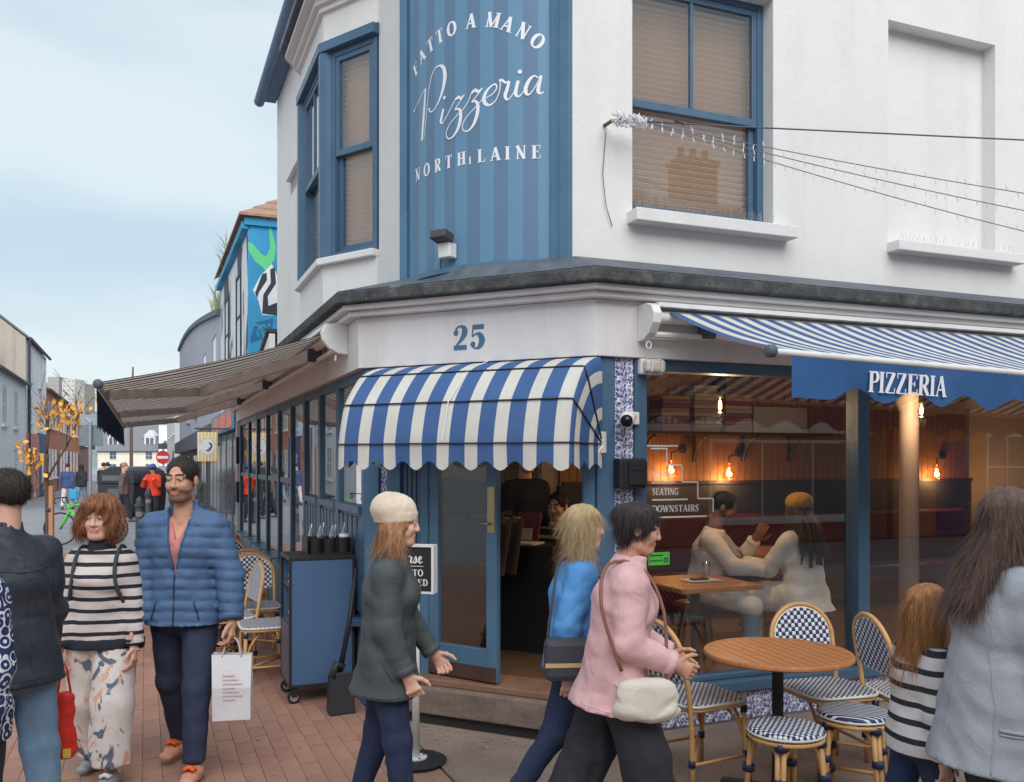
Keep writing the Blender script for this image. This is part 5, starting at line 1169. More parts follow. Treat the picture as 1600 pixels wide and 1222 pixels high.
# far end of the street: cream house with dormers
FE = Fr((-118, 190), (1, 0))
far = house(FE, 30.5, 43.5, 9, 3.75, 9.3, CREAM, SLATE, 'cream_house', 'cream house with slate roof and two white dormers closing the street', base=-1.3, wins=[(x, x+1.5, z, z+1.6, {'bars': (1, 1)}) for x in (33.0, 40.6) for z in (-.5, 2.0)], eave=.35)
for i, x in enumerate((32.2, 40.0)):
    m = MB(); m.fbox(FE, x, x+2.3, -3.4, -.9, 4.6, 7.0); m.fpoly(Fr(FE(x-.2, -.85, 0)[:2], (1, 0)), [(0, 7.0), (2.7, 7.0), (1.35, 8.3)], -2.6, .05); d = m.build('dormer', TRIM, far)
    m = MB(); m.fbox(FE, x+.35, x+1.05, -.899, -.86, 5.0, 6.6); m.fbox(FE, x+1.25, x+1.95, -.899, -.86, 5.0, 6.6); m.build('dormer_pane', PANE, d)
m = MB(); T = thing('garden_wall', 'long grey wall in front of the cream house', 'wall', FE(37, 6, -1.5)); m.fbox(FE, 28, 46, 5, 5.3, -1.4, .25); m.build('wall', mat('grey_blockwork', srgb(170, 174, 178), .8), T)
house(Fr((-124, 168), (1, 0)), 28.0, 38.0, 9, 5.0, 8.4, CREAM, TERR, 'cream_house', 'cream gabled house with a brown roof left of the dormer house', base=-1.2, wins=[(30.0, 31.4, 2.8, 4.2), (34.0, 35.4, 2.8, 4.2)], doors=[(31.5, 1.6, 2.6, DW)])
house(Fr((-118, 188), (1, 0)), 44.2, 48.5, 8, 9.5, 11, PWH, SLATE, 'white_house', 'narrow pale house right of the dormer house', base=-1.3, wins=[(45.2, 46.4, 4.5, 6.0), (45.2, 46.4, 1.2, 2.8)])
# hillside with flats
def hill():
    m = MB(); xs = np.linspace(-700, 500, 60); ys = np.linspace(380, 1500, 22)
    for y in ys:
        for x in xs:
            h = 100*(1-math.exp(-max(0, y-380)/330))*(1+.25*math.sin(x*.008+1)+.12*math.sin(x*.021))+random.uniform(-.6, .6)*(y > 420); m.V.append((x, y, -3+h*.95))
    n = len(xs); m.F = [(j*n+i, j*n+i+1, (j+1)*n+i+1, (j+1)*n+i) for j in range(len(ys)-1) for i in range(n-1)]; m.M = [0]*len(m.F)
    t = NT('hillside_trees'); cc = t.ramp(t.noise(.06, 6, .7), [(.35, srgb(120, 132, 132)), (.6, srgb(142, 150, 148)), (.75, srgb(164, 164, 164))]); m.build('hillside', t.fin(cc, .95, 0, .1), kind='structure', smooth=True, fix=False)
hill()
random.seed(9)
FLAT = mat('hazed_flats_render', srgb(206, 200, 196), .8); FLB = mat('hazed_flats_brick', srgb(166, 156, 150), .8)  # distance haze is mixed into the wall colours of the flats
for i, (px, w, h, y, lb) in enumerate(((84, 16, 22, 600, 'leftmost'), (108, 18, 17, 580, 'second'), (126, 12, 13, 560, 'third'), (152, 16, 10, 700, 'rightmost'))):
    sc = y/1406; x0 = (px-w*.6-800)*sc; F = Fr((x0, y), (1, 0)); W = w*sc*1.1; zb = 45; zt = 1.75+(131, 128, 121, 118)[i]*sc
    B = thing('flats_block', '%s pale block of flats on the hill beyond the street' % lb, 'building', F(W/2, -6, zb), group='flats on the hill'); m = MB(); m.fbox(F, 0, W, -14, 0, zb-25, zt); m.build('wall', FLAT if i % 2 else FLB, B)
    n = max(3, int(W/2.2)); zz = zt-2.2
    while zz > zt-14:
        for k in range(n): m = MB(); x = W*(k+.25)/n; m.fbox(F, x, x+W/n*.55, -.1, .05, zz, zz+1.3); m.build('window', mat('hazed_pane', srgb(168, 172, 178), .3), B)  # window colour paled to imitate haze
        zz -= 2.9
# right side beyond the restaurant
NB = thing('mural_building', 'building next door with a blue street-art mural and clay tile roof', 'building', FL(12.4, -3, 0))
MBL = mat('mural_blue', srgb(52, 150, 196), .6, var=.1, vs=2); MGR = mat('mural_green', srgb(104, 206, 140), .6, var=.06); MBK = mat('mural_black', srgb(52, 56, 66), .6); MWH = mat('mural_white', srgb(226, 226, 230), .6)
m = MB(); m.fbox(FL, 9.42, 15.3, -6.2, -.22, 0, 5.85); m.build('wall', PWH, NB)
FM = Fr(FL(9.40, -.2, 0)[:2], (.926, .377))
m = MB(); m.fbox(FM, 0, 5.5, -.015, .0, 2.6, 5.85); m.build('mural_ground', MBL, NB)
kz = 15.2/1406/4.7
def mural(name, pts, mt, k):
    m = MB(); m.fpoly(FM, [((x-590)*kz, 1.75+(720-(300+y/4.7))*15.2/1406) for x, y in pts], .0005, .003+.0015*k); m.build(name, mt, NB)
mural('mural_shape', [(590, 375), (612, 372), (690, 455), (718, 462), (748, 400), (738, 225), (752, 240), (792, 400), (775, 490), (722, 580), (690, 545), (640, 510), (592, 430)], MGR, 0)
mural('mural_shape', [(625, 720), (680, 610), (760, 520), (800, 600), (800, 900), (690, 900), (665, 800)], MWH, 1)
for q in ([(640, 740), (690, 600), (722, 585), (725, 640), (665, 740), (655, 780)], [(748, 560), (780, 540), (790, 660), (730, 760), (735, 830), (800, 800), (800, 900), (690, 890), (698, 750), (752, 660)]): mural('mural_shape', q, MBK, 2)
mural('mural_shape', [(605, 1080), (640, 960), (770, 920), (760, 1000), (700, 1070), (610, 1110)], mat('mural_deep', srgb(34, 104, 150), .6), 1)
random.seed(31)
m = MB()
for i in range(26):
    x, y = random.uniform(640, 740), random.uniform(965, 1060); a = random.uniform(0, 6.3)
    p = [((x+d*16*math.cos(a+d*.6)-590)*kz, 1.75+(720-(300+(y+d*14*math.sin(a))/4.7))*15.2/1406, .008) for d in (-1, 0, 1)]; ribbon(m, p, lambda x, y, k: FM(x, k, y), .006+.0003*i)
m.build('mural_scribble', mat('mural_cyan', srgb(96, 196, 226), .6), NB, fix=False)
m = MB(); m.fbox(FM, -.06, 5.6, -.1, .05, 5.72, 5.84); m.fbox(FL, 9.4, 15.4, -.24, -.1, 5.66, 5.78); m.build('eaves_board', MBL, NB)
for i in range(9):     # clay pantile courses of the hipped roof
    f = i/9; g = (i+1)/9; m = MB(); zz = 5.86+1.5*f; z2 = 5.86+1.5*g+.02
    def ring(f, z): return [FL(9.28+2.0*f, -.05-2.2*f, z), FL(15.4, -.05-2.2*f, z), FL(15.4, -6.2, z), FL(9.28+2.0*f, -6.2, z)]
    A_, B_ = ring(f, zz+.045), ring(g, z2); A2, B2 = ring(f, zz), ring(g, z2-.06)
    m.add([A_[0], A_[1], B_[1], B_[0], A_[3], B_[3], A2[0], A2[1], A2[3]], [(0, 1, 2, 3), (0, 3, 5, 4), (0, 1, 7, 6), (0, 4, 8, 6)]); m.build('tile_course', TERR, NB)
random.seed(12)
MBW = NT('painted_stripes'); x_, y_, z_ = MBW.xyz(); cc = MBW.mix(MBW.ramp(MBW.noise(1.3, 3, .6, scl=(1, 1, .35), dist=1.4), [(.5, (0, 0, 0)), (.53, (1, 1, 1))]), srgb(222, 222, 226), srgb(66, 70, 80)); MBW = MBW.fin(cc, .7)
m = MB(); m.fbox(FL, 9.43, 15.3, -.219, -.2, 2.7, 5.6); m.build('painted_front', MBW, NB)
for t in (10.6, 13.2): win(FL, t, t+.9, 3.6, 5.2, -.2, NB, MBK, bars=(0, 1))
m = MB(); m.fbox(FL, 9.44, 15.3, -.3, .02, 2.3, 2.69); m.build('shop_sign', mat('teal_board', srgb(64, 140, 158), .6), NB)
m = MB(); 
for i, c in enumerate(((9.9, 10.8), (11.3, 12.4), (13.0, 14.4))): m.fbox(FL, c[0], c[1], .0201, .035, 2.34, 2.64)
m.build('sign_panel', mat('coral_panel', srgb(226, 120, 104), .6), NB)
for i in range(4):
    t = 9.7+i*1.4; m = MB(); m.fbox(FL, t, t+1.25, -.2, -.1, .1, 2.28); w = m.build('shop_window', CHAR, NB); m = MB(); m.fbox(FL, t+.1, t+1.15, -.099, -.09, .6, 2.15); m.build('pane', PANE, w)
PP = thing('painted_post', 'zebra painted post with red foot at the end of the left shopfront', 'post', FL(9.45, .06, 0))
z = 0
for i, (h, mt) in enumerate([(.55, mat('post_red', srgb(200, 66, 58), .6)), (.5, MWH), (.35, MBK), (.3, MWH), (.45, MBK), (.3, MWH), (.6, MBK)]): m = MB(); m.fbox(FL, 9.36, 9.47, -.12, -.01, z, z+h-.002); m.build('painted_band', mt, PP); z += h
T = thing('hanging_sign', 'yellow striped hanging sign with a white disc and black emblem above the pavement', 'sign', FL(10.5, .35, 2.0))
FH = Fr(FL(10.5, .55, 0)[:2], (.926, .377))
YS, YW = mat('sign_yellow', srgb(222, 190, 92), .6), mat('sign_cream', srgb(236, 230, 208), .6)
m = MB()
for i in range(12): m.fbox(FH, .34*i/12, .34*(i+1)/12, -.012, .012, 1.74, 2.26, i % 2)
m.build('board', [YW, YS], T)
m = MB(); m.fpoly(FH, [(.17+.145*math.cos(a), 2.0+.17*math.sin(a)) for a in [2*math.pi*i/28 for i in range(28)]], .0121, .016); m.build('disc', MWH, T)
m = MB(); fh = lambda x, y, k: FH(x, .016+k, y)
ribbon(m, [tuple(p) for p in spline([(.13, 1.93, .012), (.17, 1.94, .02), (.215, 1.965, .03), (.235, 2.01, .028), (.22, 2.05, .03), (.19, 2.07, .015)], 6)], fh, .001); ribbon(m, arc(.17, 2.0, .125, .15, 20, 160, .006, .006), fh, .001); ribbon(m, arc(.17, 2.0, .125, .15, 200, 340, .006, .006), fh, .001)
ribbon(m, [tuple(p) for p in spline([(.19, 1.99, .008), (.21, 1.94, .012), (.18, 1.91, .012), (.155, 1.93, .01)], 5)], fh, .0015); m.build('emblem', MBK, T, fix=False)
m = MB(); m.tube([FL(10.5, -.2, 2.32), FL(10.5, .6, 2.32)], .015, 6); m.tube([FH(.05, 0, 2.26), FH(.05, 0, 2.32)], .006, 5); m.tube([FH(.29, 0, 2.26), FH(.29, 0, 2.32)], .006, 5); m.build('bracket', PIPEB, T)
# grey building with curved parapet
GB = thing('curved_gable_building', 'pale grey building with a curved parapet above a dark shop', 'building', FL(28, -3, 0))
def zc(t): f = (t-15.35)/27; return 5.1+2.2*math.sin(min(1, f)*1.45)
pts = [(15.35, 2.6)]+[(15.35+27*i/14, zc(15.35+27*i/14)) for i in range(15)]+[(42.35, 2.6)]
m = MB(); m.fpoly(FL, pts, -6, -.2); m.build('wall', GREYR, GB)
for i in range(14):
    a, b = 15.35+27*i/14, 15.35+27*(i+1)/14; m = MB(); m.fpoly(FL, [(a, zc(a)+.002), (b, zc(b)+.002), (b, zc(b)+.14), (a, zc(a)+.14)], -.5, -.1); m.build('coping', LEAD, GB)
m = MB(); m.fbox(FL, 15.35, 42.35, -6, -.22, 0, 2.59); m.build('shop_wall', CHAR, GB); m = MB(); m.fbox(FL, 15.36, 42, -.2, .05, 2.1, 2.6); m.build('shop_fascia', CHAR, GB)
for t in (16.5, 20.5, 25.5, 31): win(FL, t, t+1.6, 3.3, 4.9, -.2, GB, GREYR, bars=(0, 0)); win(FL, t, t+2.6, .5, 2.0, -.2, GB, CHAR, mat('painted_lit_pane', srgb(120, 108, 84), .1), bars=(1, 0))  # the lit shop is only the warm brown of the lower panes
house(FL, 43, 62, 7, 5.6, 7.6, PWH, SLATE, 'white_shop', 'white building at the far right corner of the street', wins=[(44+i*5, 45.4+i*5, 3.2, 4.8) for i in range(3)], doors=[(45, 1.2, 2.3, CHAR)], cat='building')
BP = thing('roof_plants', 'tufts of tall grass growing from the gutter of the mural building', 'plant', FL(14, -.2, 5.8))
m = MB(); random.seed(8)
for i in range(150):
    t = random.choice((13.2, 14.2, 16.0, 17.5))+random.gauss(0, .35); n = random.uniform(-.5, -.12); h = random.uniform(.2, .75); z = 5.75 if t < 15.35 else zc(t)+.1; dx, dy = random.uniform(-.35, .35), random.uniform(-.1, .3)
    p = [FL(t, n, z), FL(t+dx*.4, n+dy*.3, z+h*.65), FL(t+dx, n+dy, z+h)]; w = .012
    m.add([(p[0][0]-w, p[0][1], p[0][2]), (p[0][0]+w, p[0][1], p[0][2]), (p[1][0]+w*.8, p[1][1], p[1][2]), (p[1][0]-w*.8, p[1][1], p[1][2]), (p[2][0], p[2][1], p[2][2])], [(0, 1, 2, 3), (3, 2, 4)])
m.build('grass', mat('dry_grass', srgb(150, 156, 128), .8), BP, fix=False, kind='stuff')
# the shops opposite, behind the camera, which the windows mirror
q = FR(0, 10.5, 0); FOP = Fr(q[:2], (-FR.u[0], -FR.u[1]))
opp = house(FOP, -13, -1.2, 7, 6.2, 8.3, BRK2, TERR, 'opposite_shop', 'brick shop across the road mirrored in the restaurant windows', chim=[(-11, 1.1), (-6.6, 1.1)], wins=[(-11.5, -10.2, 3.6, 5.2), (-8.5, -7.2, 3.6, 5.2), (-5.5, -4.2, 3.6, 5.2)], cat='building')
m = MB(); m.fbox(FOP, -12.5, -1.6, .0, .15, 2.35, 2.95); m.build('shop_fascia', TRIM, opp); text(opp, MBK, 'PILCHER', lambda x, y, k: FOP(x, .15+k, y), -8.3, 2.5, .3, gap=.1)
win(FOP, -12.2, -8.2, .5, 2.2, .02, opp, TRIM, bars=(2, 0)); win(FOP, -6.6, -2.2, .5, 2.2, .02, opp, TRIM, bars=(2, 0))
opp2 = house(FOP, -1.0, 9, 7, 6.8, 9.0, PWH, SLATE, 'opposite_house', 'white terrace across the road mirrored in the restaurant windows', wins=[(x, x+1.3, z, z+1.6) for x in (.6, 3.6, 6.6) for z in (.9, 3.8)], doors=[(2.3, 1, 2.2, bs_)])
house(FOP, -26, -13.2, 7, 5.8, 7.8, BRK, SLATE, 'opposite_shop', 'red brick terrace across the road mirrored at the right end of the windows', wins=[(x, x+1.4, z, z+1.6) for x in (-24.5, -21, -17.5) for z in (.8, 3.5)], doors=[(-15.5, 1, 2.2, bs_)], cat='building')
# ---------------------------------------------------------------- street furniture
def bollard(loc, label):
    T = thing('bollard', label, 'bollard', loc, group='black bollards at the kerb')
    m = MB(); m.lathe([(.1, 0), (.1, .12), (.08, .15), (.075, .8), (.095, .82), (.095, .86), (.07, .88), (.065, .97), (.04, 1.01), (.01, 1.03)], (0, 0, 0), 14); m.build('post', PIPEB, T, local=True, autos=40)
    m = MB(); m.lathe([(.0765, .62), (.0765, .72)], (0, 0, 0), 14); m.build('band', mat('bollard_grey', srgb(120, 120, 124), .5), T, local=True)
bollard((-7.70, 18.6, -.02), 'black bollard between the striped jumper and the blue jacket')
bollard((-9.9, 24.5, -.02), 'farther black bollard beside the person in the red jacket')
T = thing('waste_container', 'large black street waste container with a rounded lid', 'bin', (-12.2, 29.0, -.03), R(-20))
m = MB(); pr = [(-.62, .12), (.62, .12), (.70, 1.05), (-.70, 1.05)]; m.fpoly(Fr((0, -.75), (1, 0)), pr, -1.5, 0); m.build('body', mat('container_black', srgb(52, 55, 60), .45, var=.15), T, local=True, bevel=.04)
m = MB(); m.fpoly(Fr((0, -.78), (1, 0)), [(-.74, 1.06)]+[(-.74*math.cos(R(a)), 1.12+.48*math.sin(R(a))) for a in range(0, 181, 15)]+[(.74, 1.06)], -1.56, 0); m.build('lid', MATS['container_black'], T, local=True, bevel=.02)
m = MB(); m.box(-.5, .5, -.80, -.781, 1.15, 1.32); m.build('hatch', mat('hatch_grey', srgb(96, 100, 104), .5), T, local=True)
m = MB(); m.box(-.3, .3, -.775, -.76, .5, .9); m.build('notice', mat('hatch_grey', srgb(96, 100, 104), .5), T, local=True)
for x in (-.45, .45):
    for y in (-.5, .5): m = MB(); m.lathe([(.09, -.03), (.09, .03)], (x, y, .09), 12, axis='x'); m.build('wheel', PIPEB, T, local=True)
T = thing('round_bin', 'small dark green litter bin at the far right kerb', 'bin', (-9.2, 27.2, -.03)); m = MB(); m.lathe([(.25, 0), (.28, .9), (.3, .92), (.26, 1.1), (.1, 1.2), (.01, 1.21)], (0, 0, 0), 18); m.build('body', mat('bin_green', srgb(50, 66, 62), .5), T, local=True, autos=40); m = MB(); m.box(-.12, .12, -.3, -.26, .92, 1.05); m.build('opening', DARK, T, local=True)
T = thing('no_entry_sign', 'round red no entry sign on a grey pole by the far corner', 'sign', (-15.5, 40, -.03))
m = MB(); m.tube([(0, 0, 0), (0, 0, 2.6)], .04, 8); m.build('pole', mat('galvanised', srgb(150, 154, 160), .5, .4), T, local=True)
m = MB(); m.lathe([(.01, -.06), (.3, -.06), (.3, -.045), (.01, -.044)], (0, 0, 1.93), 28, axis='y'); m.build('disc', mat('sign_red', srgb(206, 50, 46), .5), T, local=True)
m = MB(); m.box(-.24, .24, -.068, -.061, 1.87, 1.99); m.build('bar', TRIM, T, local=True); m = MB(); m.box(-.22, .22, -.06, -.045, 1.28, 1.55); m.build('plate', mat('plate_grey', srgb(176, 172, 178), .5), T, local=True); m = MB(); m.box(-.2, .2, -.06, -.045, 2.3, 2.55); m.build('camera_box', CHAR, T, local=True)
T = thing('road_sign', 'grey back of a road sign on a tall pole beside the tree', 'sign', (-10.5, 22.4, -.03))
m = MB(); m.tube([(0, 0, 0), (0, 0, 2.75), (-.12, 0, 2.85)], .04, 8); m.build('pole', MATS['galvanised'], T, local=True); m = MB(); m.box(-.3, .29, .05, .07, 2.15, 2.68); m.build('panel', mat('sign_back', srgb(120, 130, 138), .5, .3), T, local=True, bevel=.01)
T = thing('lamp_column', 'slim brown lamp column rising behind the road sign', 'post', (-22, 52, -.03)); m = MB(); m.tube([(0, 0, 0), (0, 0, 4.5), (.1, 0, 7.2)], [.12, .09, .05], 8); m.build('column', mat('brown_post', srgb(120, 92, 84), .6), T, local=True); m = MB(); m.lathe([(.14, 0), (.14, .8)], (0, 0, 0), 10); m.build('base', PIPEB, T, local=True)
# tree with a few yellow leaves
T = thing('street_tree', 'young tree with sparse yellow leaves tied to a wooden stake', 'tree', (-9.0, 17.4, -.02))
BARK = mat('bark', srgb(92, 74, 66), .85, bump=.4); random.seed(17)
m = MB(); trunk = [(0, 0, 0), (.02, 0, .8), (-.01, 0, 1.4), (.0, 0, 1.9)]; m.tube([tuple(p) for p in spline(trunk, 4)], .045, 8)
tips = []
def grow(p, d, L, r, lev):
    p = Vector(p); d = Vector(d).normalized(); pts = [p]
    for i in range(5):
        d = (d+Vector((random.uniform(-.12, .12), random.uniform(-.12, .12), .05))).normalized(); pts.append(pts[-1]+d*L/5)
    m.tube(pts, [max(.004, r*(1-.13*i)) for i in range(6)], 6); tips.append(pts)
    if lev > 0:
        for k in range(3):
            q = pts[random.randint(2, 5)]; a = random.uniform(0, 6.28); grow(q, d+Vector((math.cos(a)*.8, math.sin(a)*.8, .15)), L*random.uniform(.45, .7), r*.5, lev-1)
grow((0, 0, 1.35), (-.14, 0, 1), 1.1, .024, 2); grow((0, 0, 1.4), (.5, .1, 1), 1.25, .026, 3); grow((0, 0, 1.9), (.1, .1, 1), 1.0, .022, 2); grow((0, 0, 1.2), (-.55, .1, .6), .6, .014, 2)
m.build('trunk', BARK, T, local=True, smooth=True)
leafm = [mat('leaf_%d' % i, srgb(*c), .6, var=.1) for i, c in enumerate([(232, 164, 62), (214, 146, 52), (236, 180, 84), (150, 156, 80)])]
m = MB()
for k in range(330):
    pts = random.choice(tips); q = Vector(random.choice(pts[2:]))+Vector((random.gauss(0, .10), random.gauss(0, .10), random.gauss(-.05, .1)))
    if q.z > 2.75+random.uniform(-.5, .4): continue
    s = random.uniform(.03, .062); a = Vector((random.uniform(-1, 1), random.uniform(-1, 1), random.uniform(-.6, .6))).normalized(); b = a.cross(Vector((random.uniform(-.4, .4), -1, random.uniform(-.3, .3)))).normalized()
    mi = 3 if q.z < 1.75 and random.random() < .6 else random.randrange(3); cc = a.cross(b)*s*.18
    m.add([q-b*s, q-a*s*.7+cc, q+b*s*.4+a*s*.55*-1+cc, q+b*s*1.15, q+a*s*.7+b*s*.3+cc, q+a*s*.75-b*s*.35+cc], [(0, 1, 2, 3, 4, 5)], mi)
m.build('crown', leafm, T, local=True, fix=False)
m = MB(); m.box(.055, .135, -.04, .04, 0, 1.28); m.build('stake', mat('stake_wood', srgb(178, 132, 98), .7, bump=.2), T, local=True, bevel=.006); m = MB(); m.tube([(.0, 0, .82), (.1, 0, .82)], .06, 10); m.build('tie', PIPEB, T, local=True)
# bicycle
T = thing('bicycle', 'bright green bicycle parked beside the staked tree', 'bicycle', (-8.95, 18.9, -.02), R(4))
GRN = mat('bike_green', srgb(96, 214, 62), .35)
for x in (-.52, .52):
    m = MB(); m.tube([(x+.33*math.cos(a), 0, .345+.33*math.sin(a)) for a in [2*math.pi*i/30 for i in range(30)]], .018, 6, closed=True); w = m.build('wheel', MATS['rubber'], T, local=True, smooth=True)
    m = MB()
    for i in range(14): a = 2*math.pi*i/14; m.tube([(x, 0, .345), (x+.315*math.cos(a), 0, .345+.315*math.sin(a))], .0025, 4)
    m.tube([(x, -.04, .345), (x, .04, .345)], .02, 8); m.build('spokes', mat('spoke_steel', srgb(170, 170, 174), .4, .7), w, local=True)
hd = (-.36, 0, .86); sb = (.14, 0, .82); bbk = (.05, 0, .32)
m = MB(); m.tube([hd, (-.33, 0, .72)], .025, 8); m.tube([(-.335, 0, .74), bbk], .026, 8); m.tube([hd, sb], .018, 8); m.tube([(.17, 0, .9), bbk], .019, 8)
for y in (-.04, .04): m.tube([bbk, (.52, y, .345)], .013, 6); m.tube([sb, (.52, y, .345)], .011, 6); m.tube([(-.33, y*.8, .72), (-.43, y, .5), (-.52, y, .345)], .016, 6)
m.build('frame', GRN, T, local=True, smooth=True)
m = MB(); m.tube([hd, (-.39, 0, .98), (-.45, 0, 1.0)], .014, 8)
for y in (-1, 1): m.tube([(-.45, 0, 1.0), (-.46, y*.2, 1.0), (-.54, y*.2, .99), (-.57, y*.2, .93), (-.52, y*.2, .87)], .013, 6)
m.build('handlebar', DARK, T, local=True, smooth=True)
m = MB(); m.tube([(.05, 0, .94), (.17, 0, .95), (.29, 0, .955)], [.02, .045, .07], 8); m.tube([(.17, 0, .9), (.17, 0, .95)], .014, 6); m.build('saddle', DARK, T, local=True, smooth=True)
m = MB(); m.tube([(.05, -.05, .32), (.05, .05, .32)], .09, 16); m.tube([(.05, -.07, .32), (.0, -.07, .16)], .01, 6); m.tube([(.05, .07, .32), (.1, .07, .48)], .01, 6); m.build('crankset', DARK, T, local=True)
# ---------------------------------------------------------------- people: smooth implicit bodies, meshed
def nets(F, org, h):
    s = F < 0
    c = [s[i:F.shape[0]-1+i, j:F.shape[1]-1+j, k:F.shape[2]-1+k] for i in (0, 1) for j in (0, 1) for k in (0, 1)]
    a = c[0].copy(); o = c[0].copy()
    for q in c[1:]: a &= q; o |= q
    mask = o & ~a; idx = np.argwhere(mask)
    if len(idx) == 0: return np.zeros((0, 3)), np.zeros((0, 4), int)
    vid = -np.ones(mask.shape, np.int64); vid[mask] = np.arange(len(idx))
    off = np.array([(i, j, k) for i in (0, 1) for j in (0, 1) for k in (0, 1)])
    val = np.stack([F[idx[:, 0]+q[0], idx[:, 1]+q[1], idx[:, 2]+q[2]] for q in off], 1)
    acc = np.zeros((len(idx), 3)); cnt = np.zeros(len(idx))
    for p in range(8):
        for q in range(p+1, 8):
            if abs(off[p]-off[q]).sum() != 1: continue
            f0, f1 = val[:, p], val[:, q]; cr_ = (f0 < 0) != (f1 < 0); t = np.where(cr_, f0/np.where(f0 == f1, 1, f0-f1), 0)
            acc += np.where(cr_[:, None], off[p]+t[:, None]*(off[q]-off[p]), 0); cnt += cr_
    V = (idx+acc/cnt[:, None])*h+org; Q = []
    for ax in range(3):
        sl0 = [slice(1, -1)]*3; sl1 = [slice(1, -1)]*3; sl0[ax] = slice(0, -1); sl1[ax] = slice(1, None)
        A, B = s[tuple(sl0)], s[tuple(sl1)]; e = np.argwhere(A != B)
        if len(e) == 0: continue
        sg_ = A[e[:, 0], e[:, 1], e[:, 2]]; e = e+1; e[:, ax] -= 1
        u, v = [(1, 2), (2, 0), (0, 1)][ax]; du = np.zeros(3, int); du[u] = 1; dv = np.zeros(3, int); dv[v] = 1
        g = [vid[tuple((e-x).T)] for x in (du+dv, dv, 0*du, du)]
        f = np.stack(g, 1); f[~sg_] = f[~sg_][:, ::-1]; Q.append(f)
    Q = np.concatenate(Q); return V, Q[(Q >= 0).all(1)]
def smin(a, b, k):
    h = np.clip(.5+.5*(b-a)/k, 0, 1); return b+(a-b)*h-k*h*(1-h)
def cap(P, a, b, ra, rb):
    a, b = np.array(a, np.float32), np.array(b, np.float32); d = b-a; t = np.clip(((P-a)@d)/max(1e-9, d@d), 0, 1)
    return np.linalg.norm(P-a-t[..., None]*d, axis=-1)-(ra+(rb-ra)*t)
def ecap(P, a, b, wa, da, wb, db, side):
    """capsule of elliptical section: half-width along side, half-depth across it"""
    a, b, side = (np.array(v, np.float32) for v in (a, b, side)); d = b-a; L = np.linalg.norm(d); ax = d/L
    side = side-ax*(side@ax); side /= np.linalg.norm(side); fr = np.cross(ax, side)
    t = np.clip(((P-a)@ax)/L, 0, 1); q = P-a-(t*L)[..., None]*ax
    w = wa+(wb-wa)*t; dd = da+(db-da)*t; m = np.minimum(w, dd)
    r = np.sqrt(((q@side)/w)**2+((q@fr)/dd)**2+((q@ax)/m)**2); return (r-1)*m
def ell(P, c, r):
    r = np.array(r, np.float32); q = (P-np.array(c, np.float32))/r; return (np.linalg.norm(q, axis=-1)-1)*r.min()
def grid(lo, hi, h):
    n = np.ceil((np.array(hi)-lo)/h).astype(int)+1
    ax = [np.float32(lo[i])+np.float32(h)*np.arange(n[i], dtype=np.float32) for i in range(3)]
    return np.stack(np.meshgrid(*ax, indexing='ij'), -1)
def mesh_of(fn, lo, hi, h):
    lo = np.array(lo, float)-2.5*h; hi = np.array(hi, float)+2.5*h; P = grid(lo, hi, h); return nets(fn(P), lo, h)
def np_obj(name, V, Q, mats, parent, mi=None, **tags):
    me = bpy.data.meshes.new(name); me.vertices.add(len(V)); me.vertices.foreach_set('co', np.asarray(V, np.float32).ravel())
    me.loops.add(len(Q)*4); me.loops.foreach_set('vertex_index', np.asarray(Q, np.int32).ravel()); me.polygons.add(len(Q)); me.polygons.foreach_set('loop_start', np.arange(0, len(Q)*4, 4, dtype=np.int32))
    for m in mats: me.materials.append(m)
    if mi is not None: me.polygons.foreach_set('material_index', np.asarray(mi, np.int32))
    me.polygons.foreach_set('use_smooth', np.ones(len(Q), bool)); me.update(calc_edges=True); me.validate()
    o = bpy.data.objects.new(name, me); col.objects.link(o); o.parent = parent; XF[o.name] = XF[parent.name]
    for k, v in tags.items(): o[k] = v
    return o
def skin(name, c):
    if name in MATS: return MATS[name]
    t = NT(name); cc = t.ramp(t.noise(9, 4, .6), [(.3, tuple(v*.9 for v in c)), (.7, tuple(min(1, v*1.06) for v in c))]); cc = t.mix(t.ramp(t.noise(40, 2), [(.5, (0, 0, 0)), (.8, (.25,)*3)]), cc, (c[0]*.9, c[1]*.6, c[2]*.55))
    t.b.inputs['Subsurface Weight'].default_value = .12; t.b.inputs['Subsurface Radius'].default_value = (.012, .005, .003); t.bump(t.noise(220, 3), .08, .002); MATS[name] = t.fin(cc, .5, 0, .35); return MATS[name]
def hairm(name, c):
    if name in MATS: return MATS[name]
    t = NT(name); n = t.noise(60, 5, .7, scl=(1, 1, .12)); cc = t.ramp(n, [(.3, tuple(v*.5 for v in c)), (.55, c), (.75, tuple(min(1, v*1.5) for v in c))]); t.bump(n, .9, .012); MATS[name] = t.fin(cc, .48, 0, .4); return MATS[name]
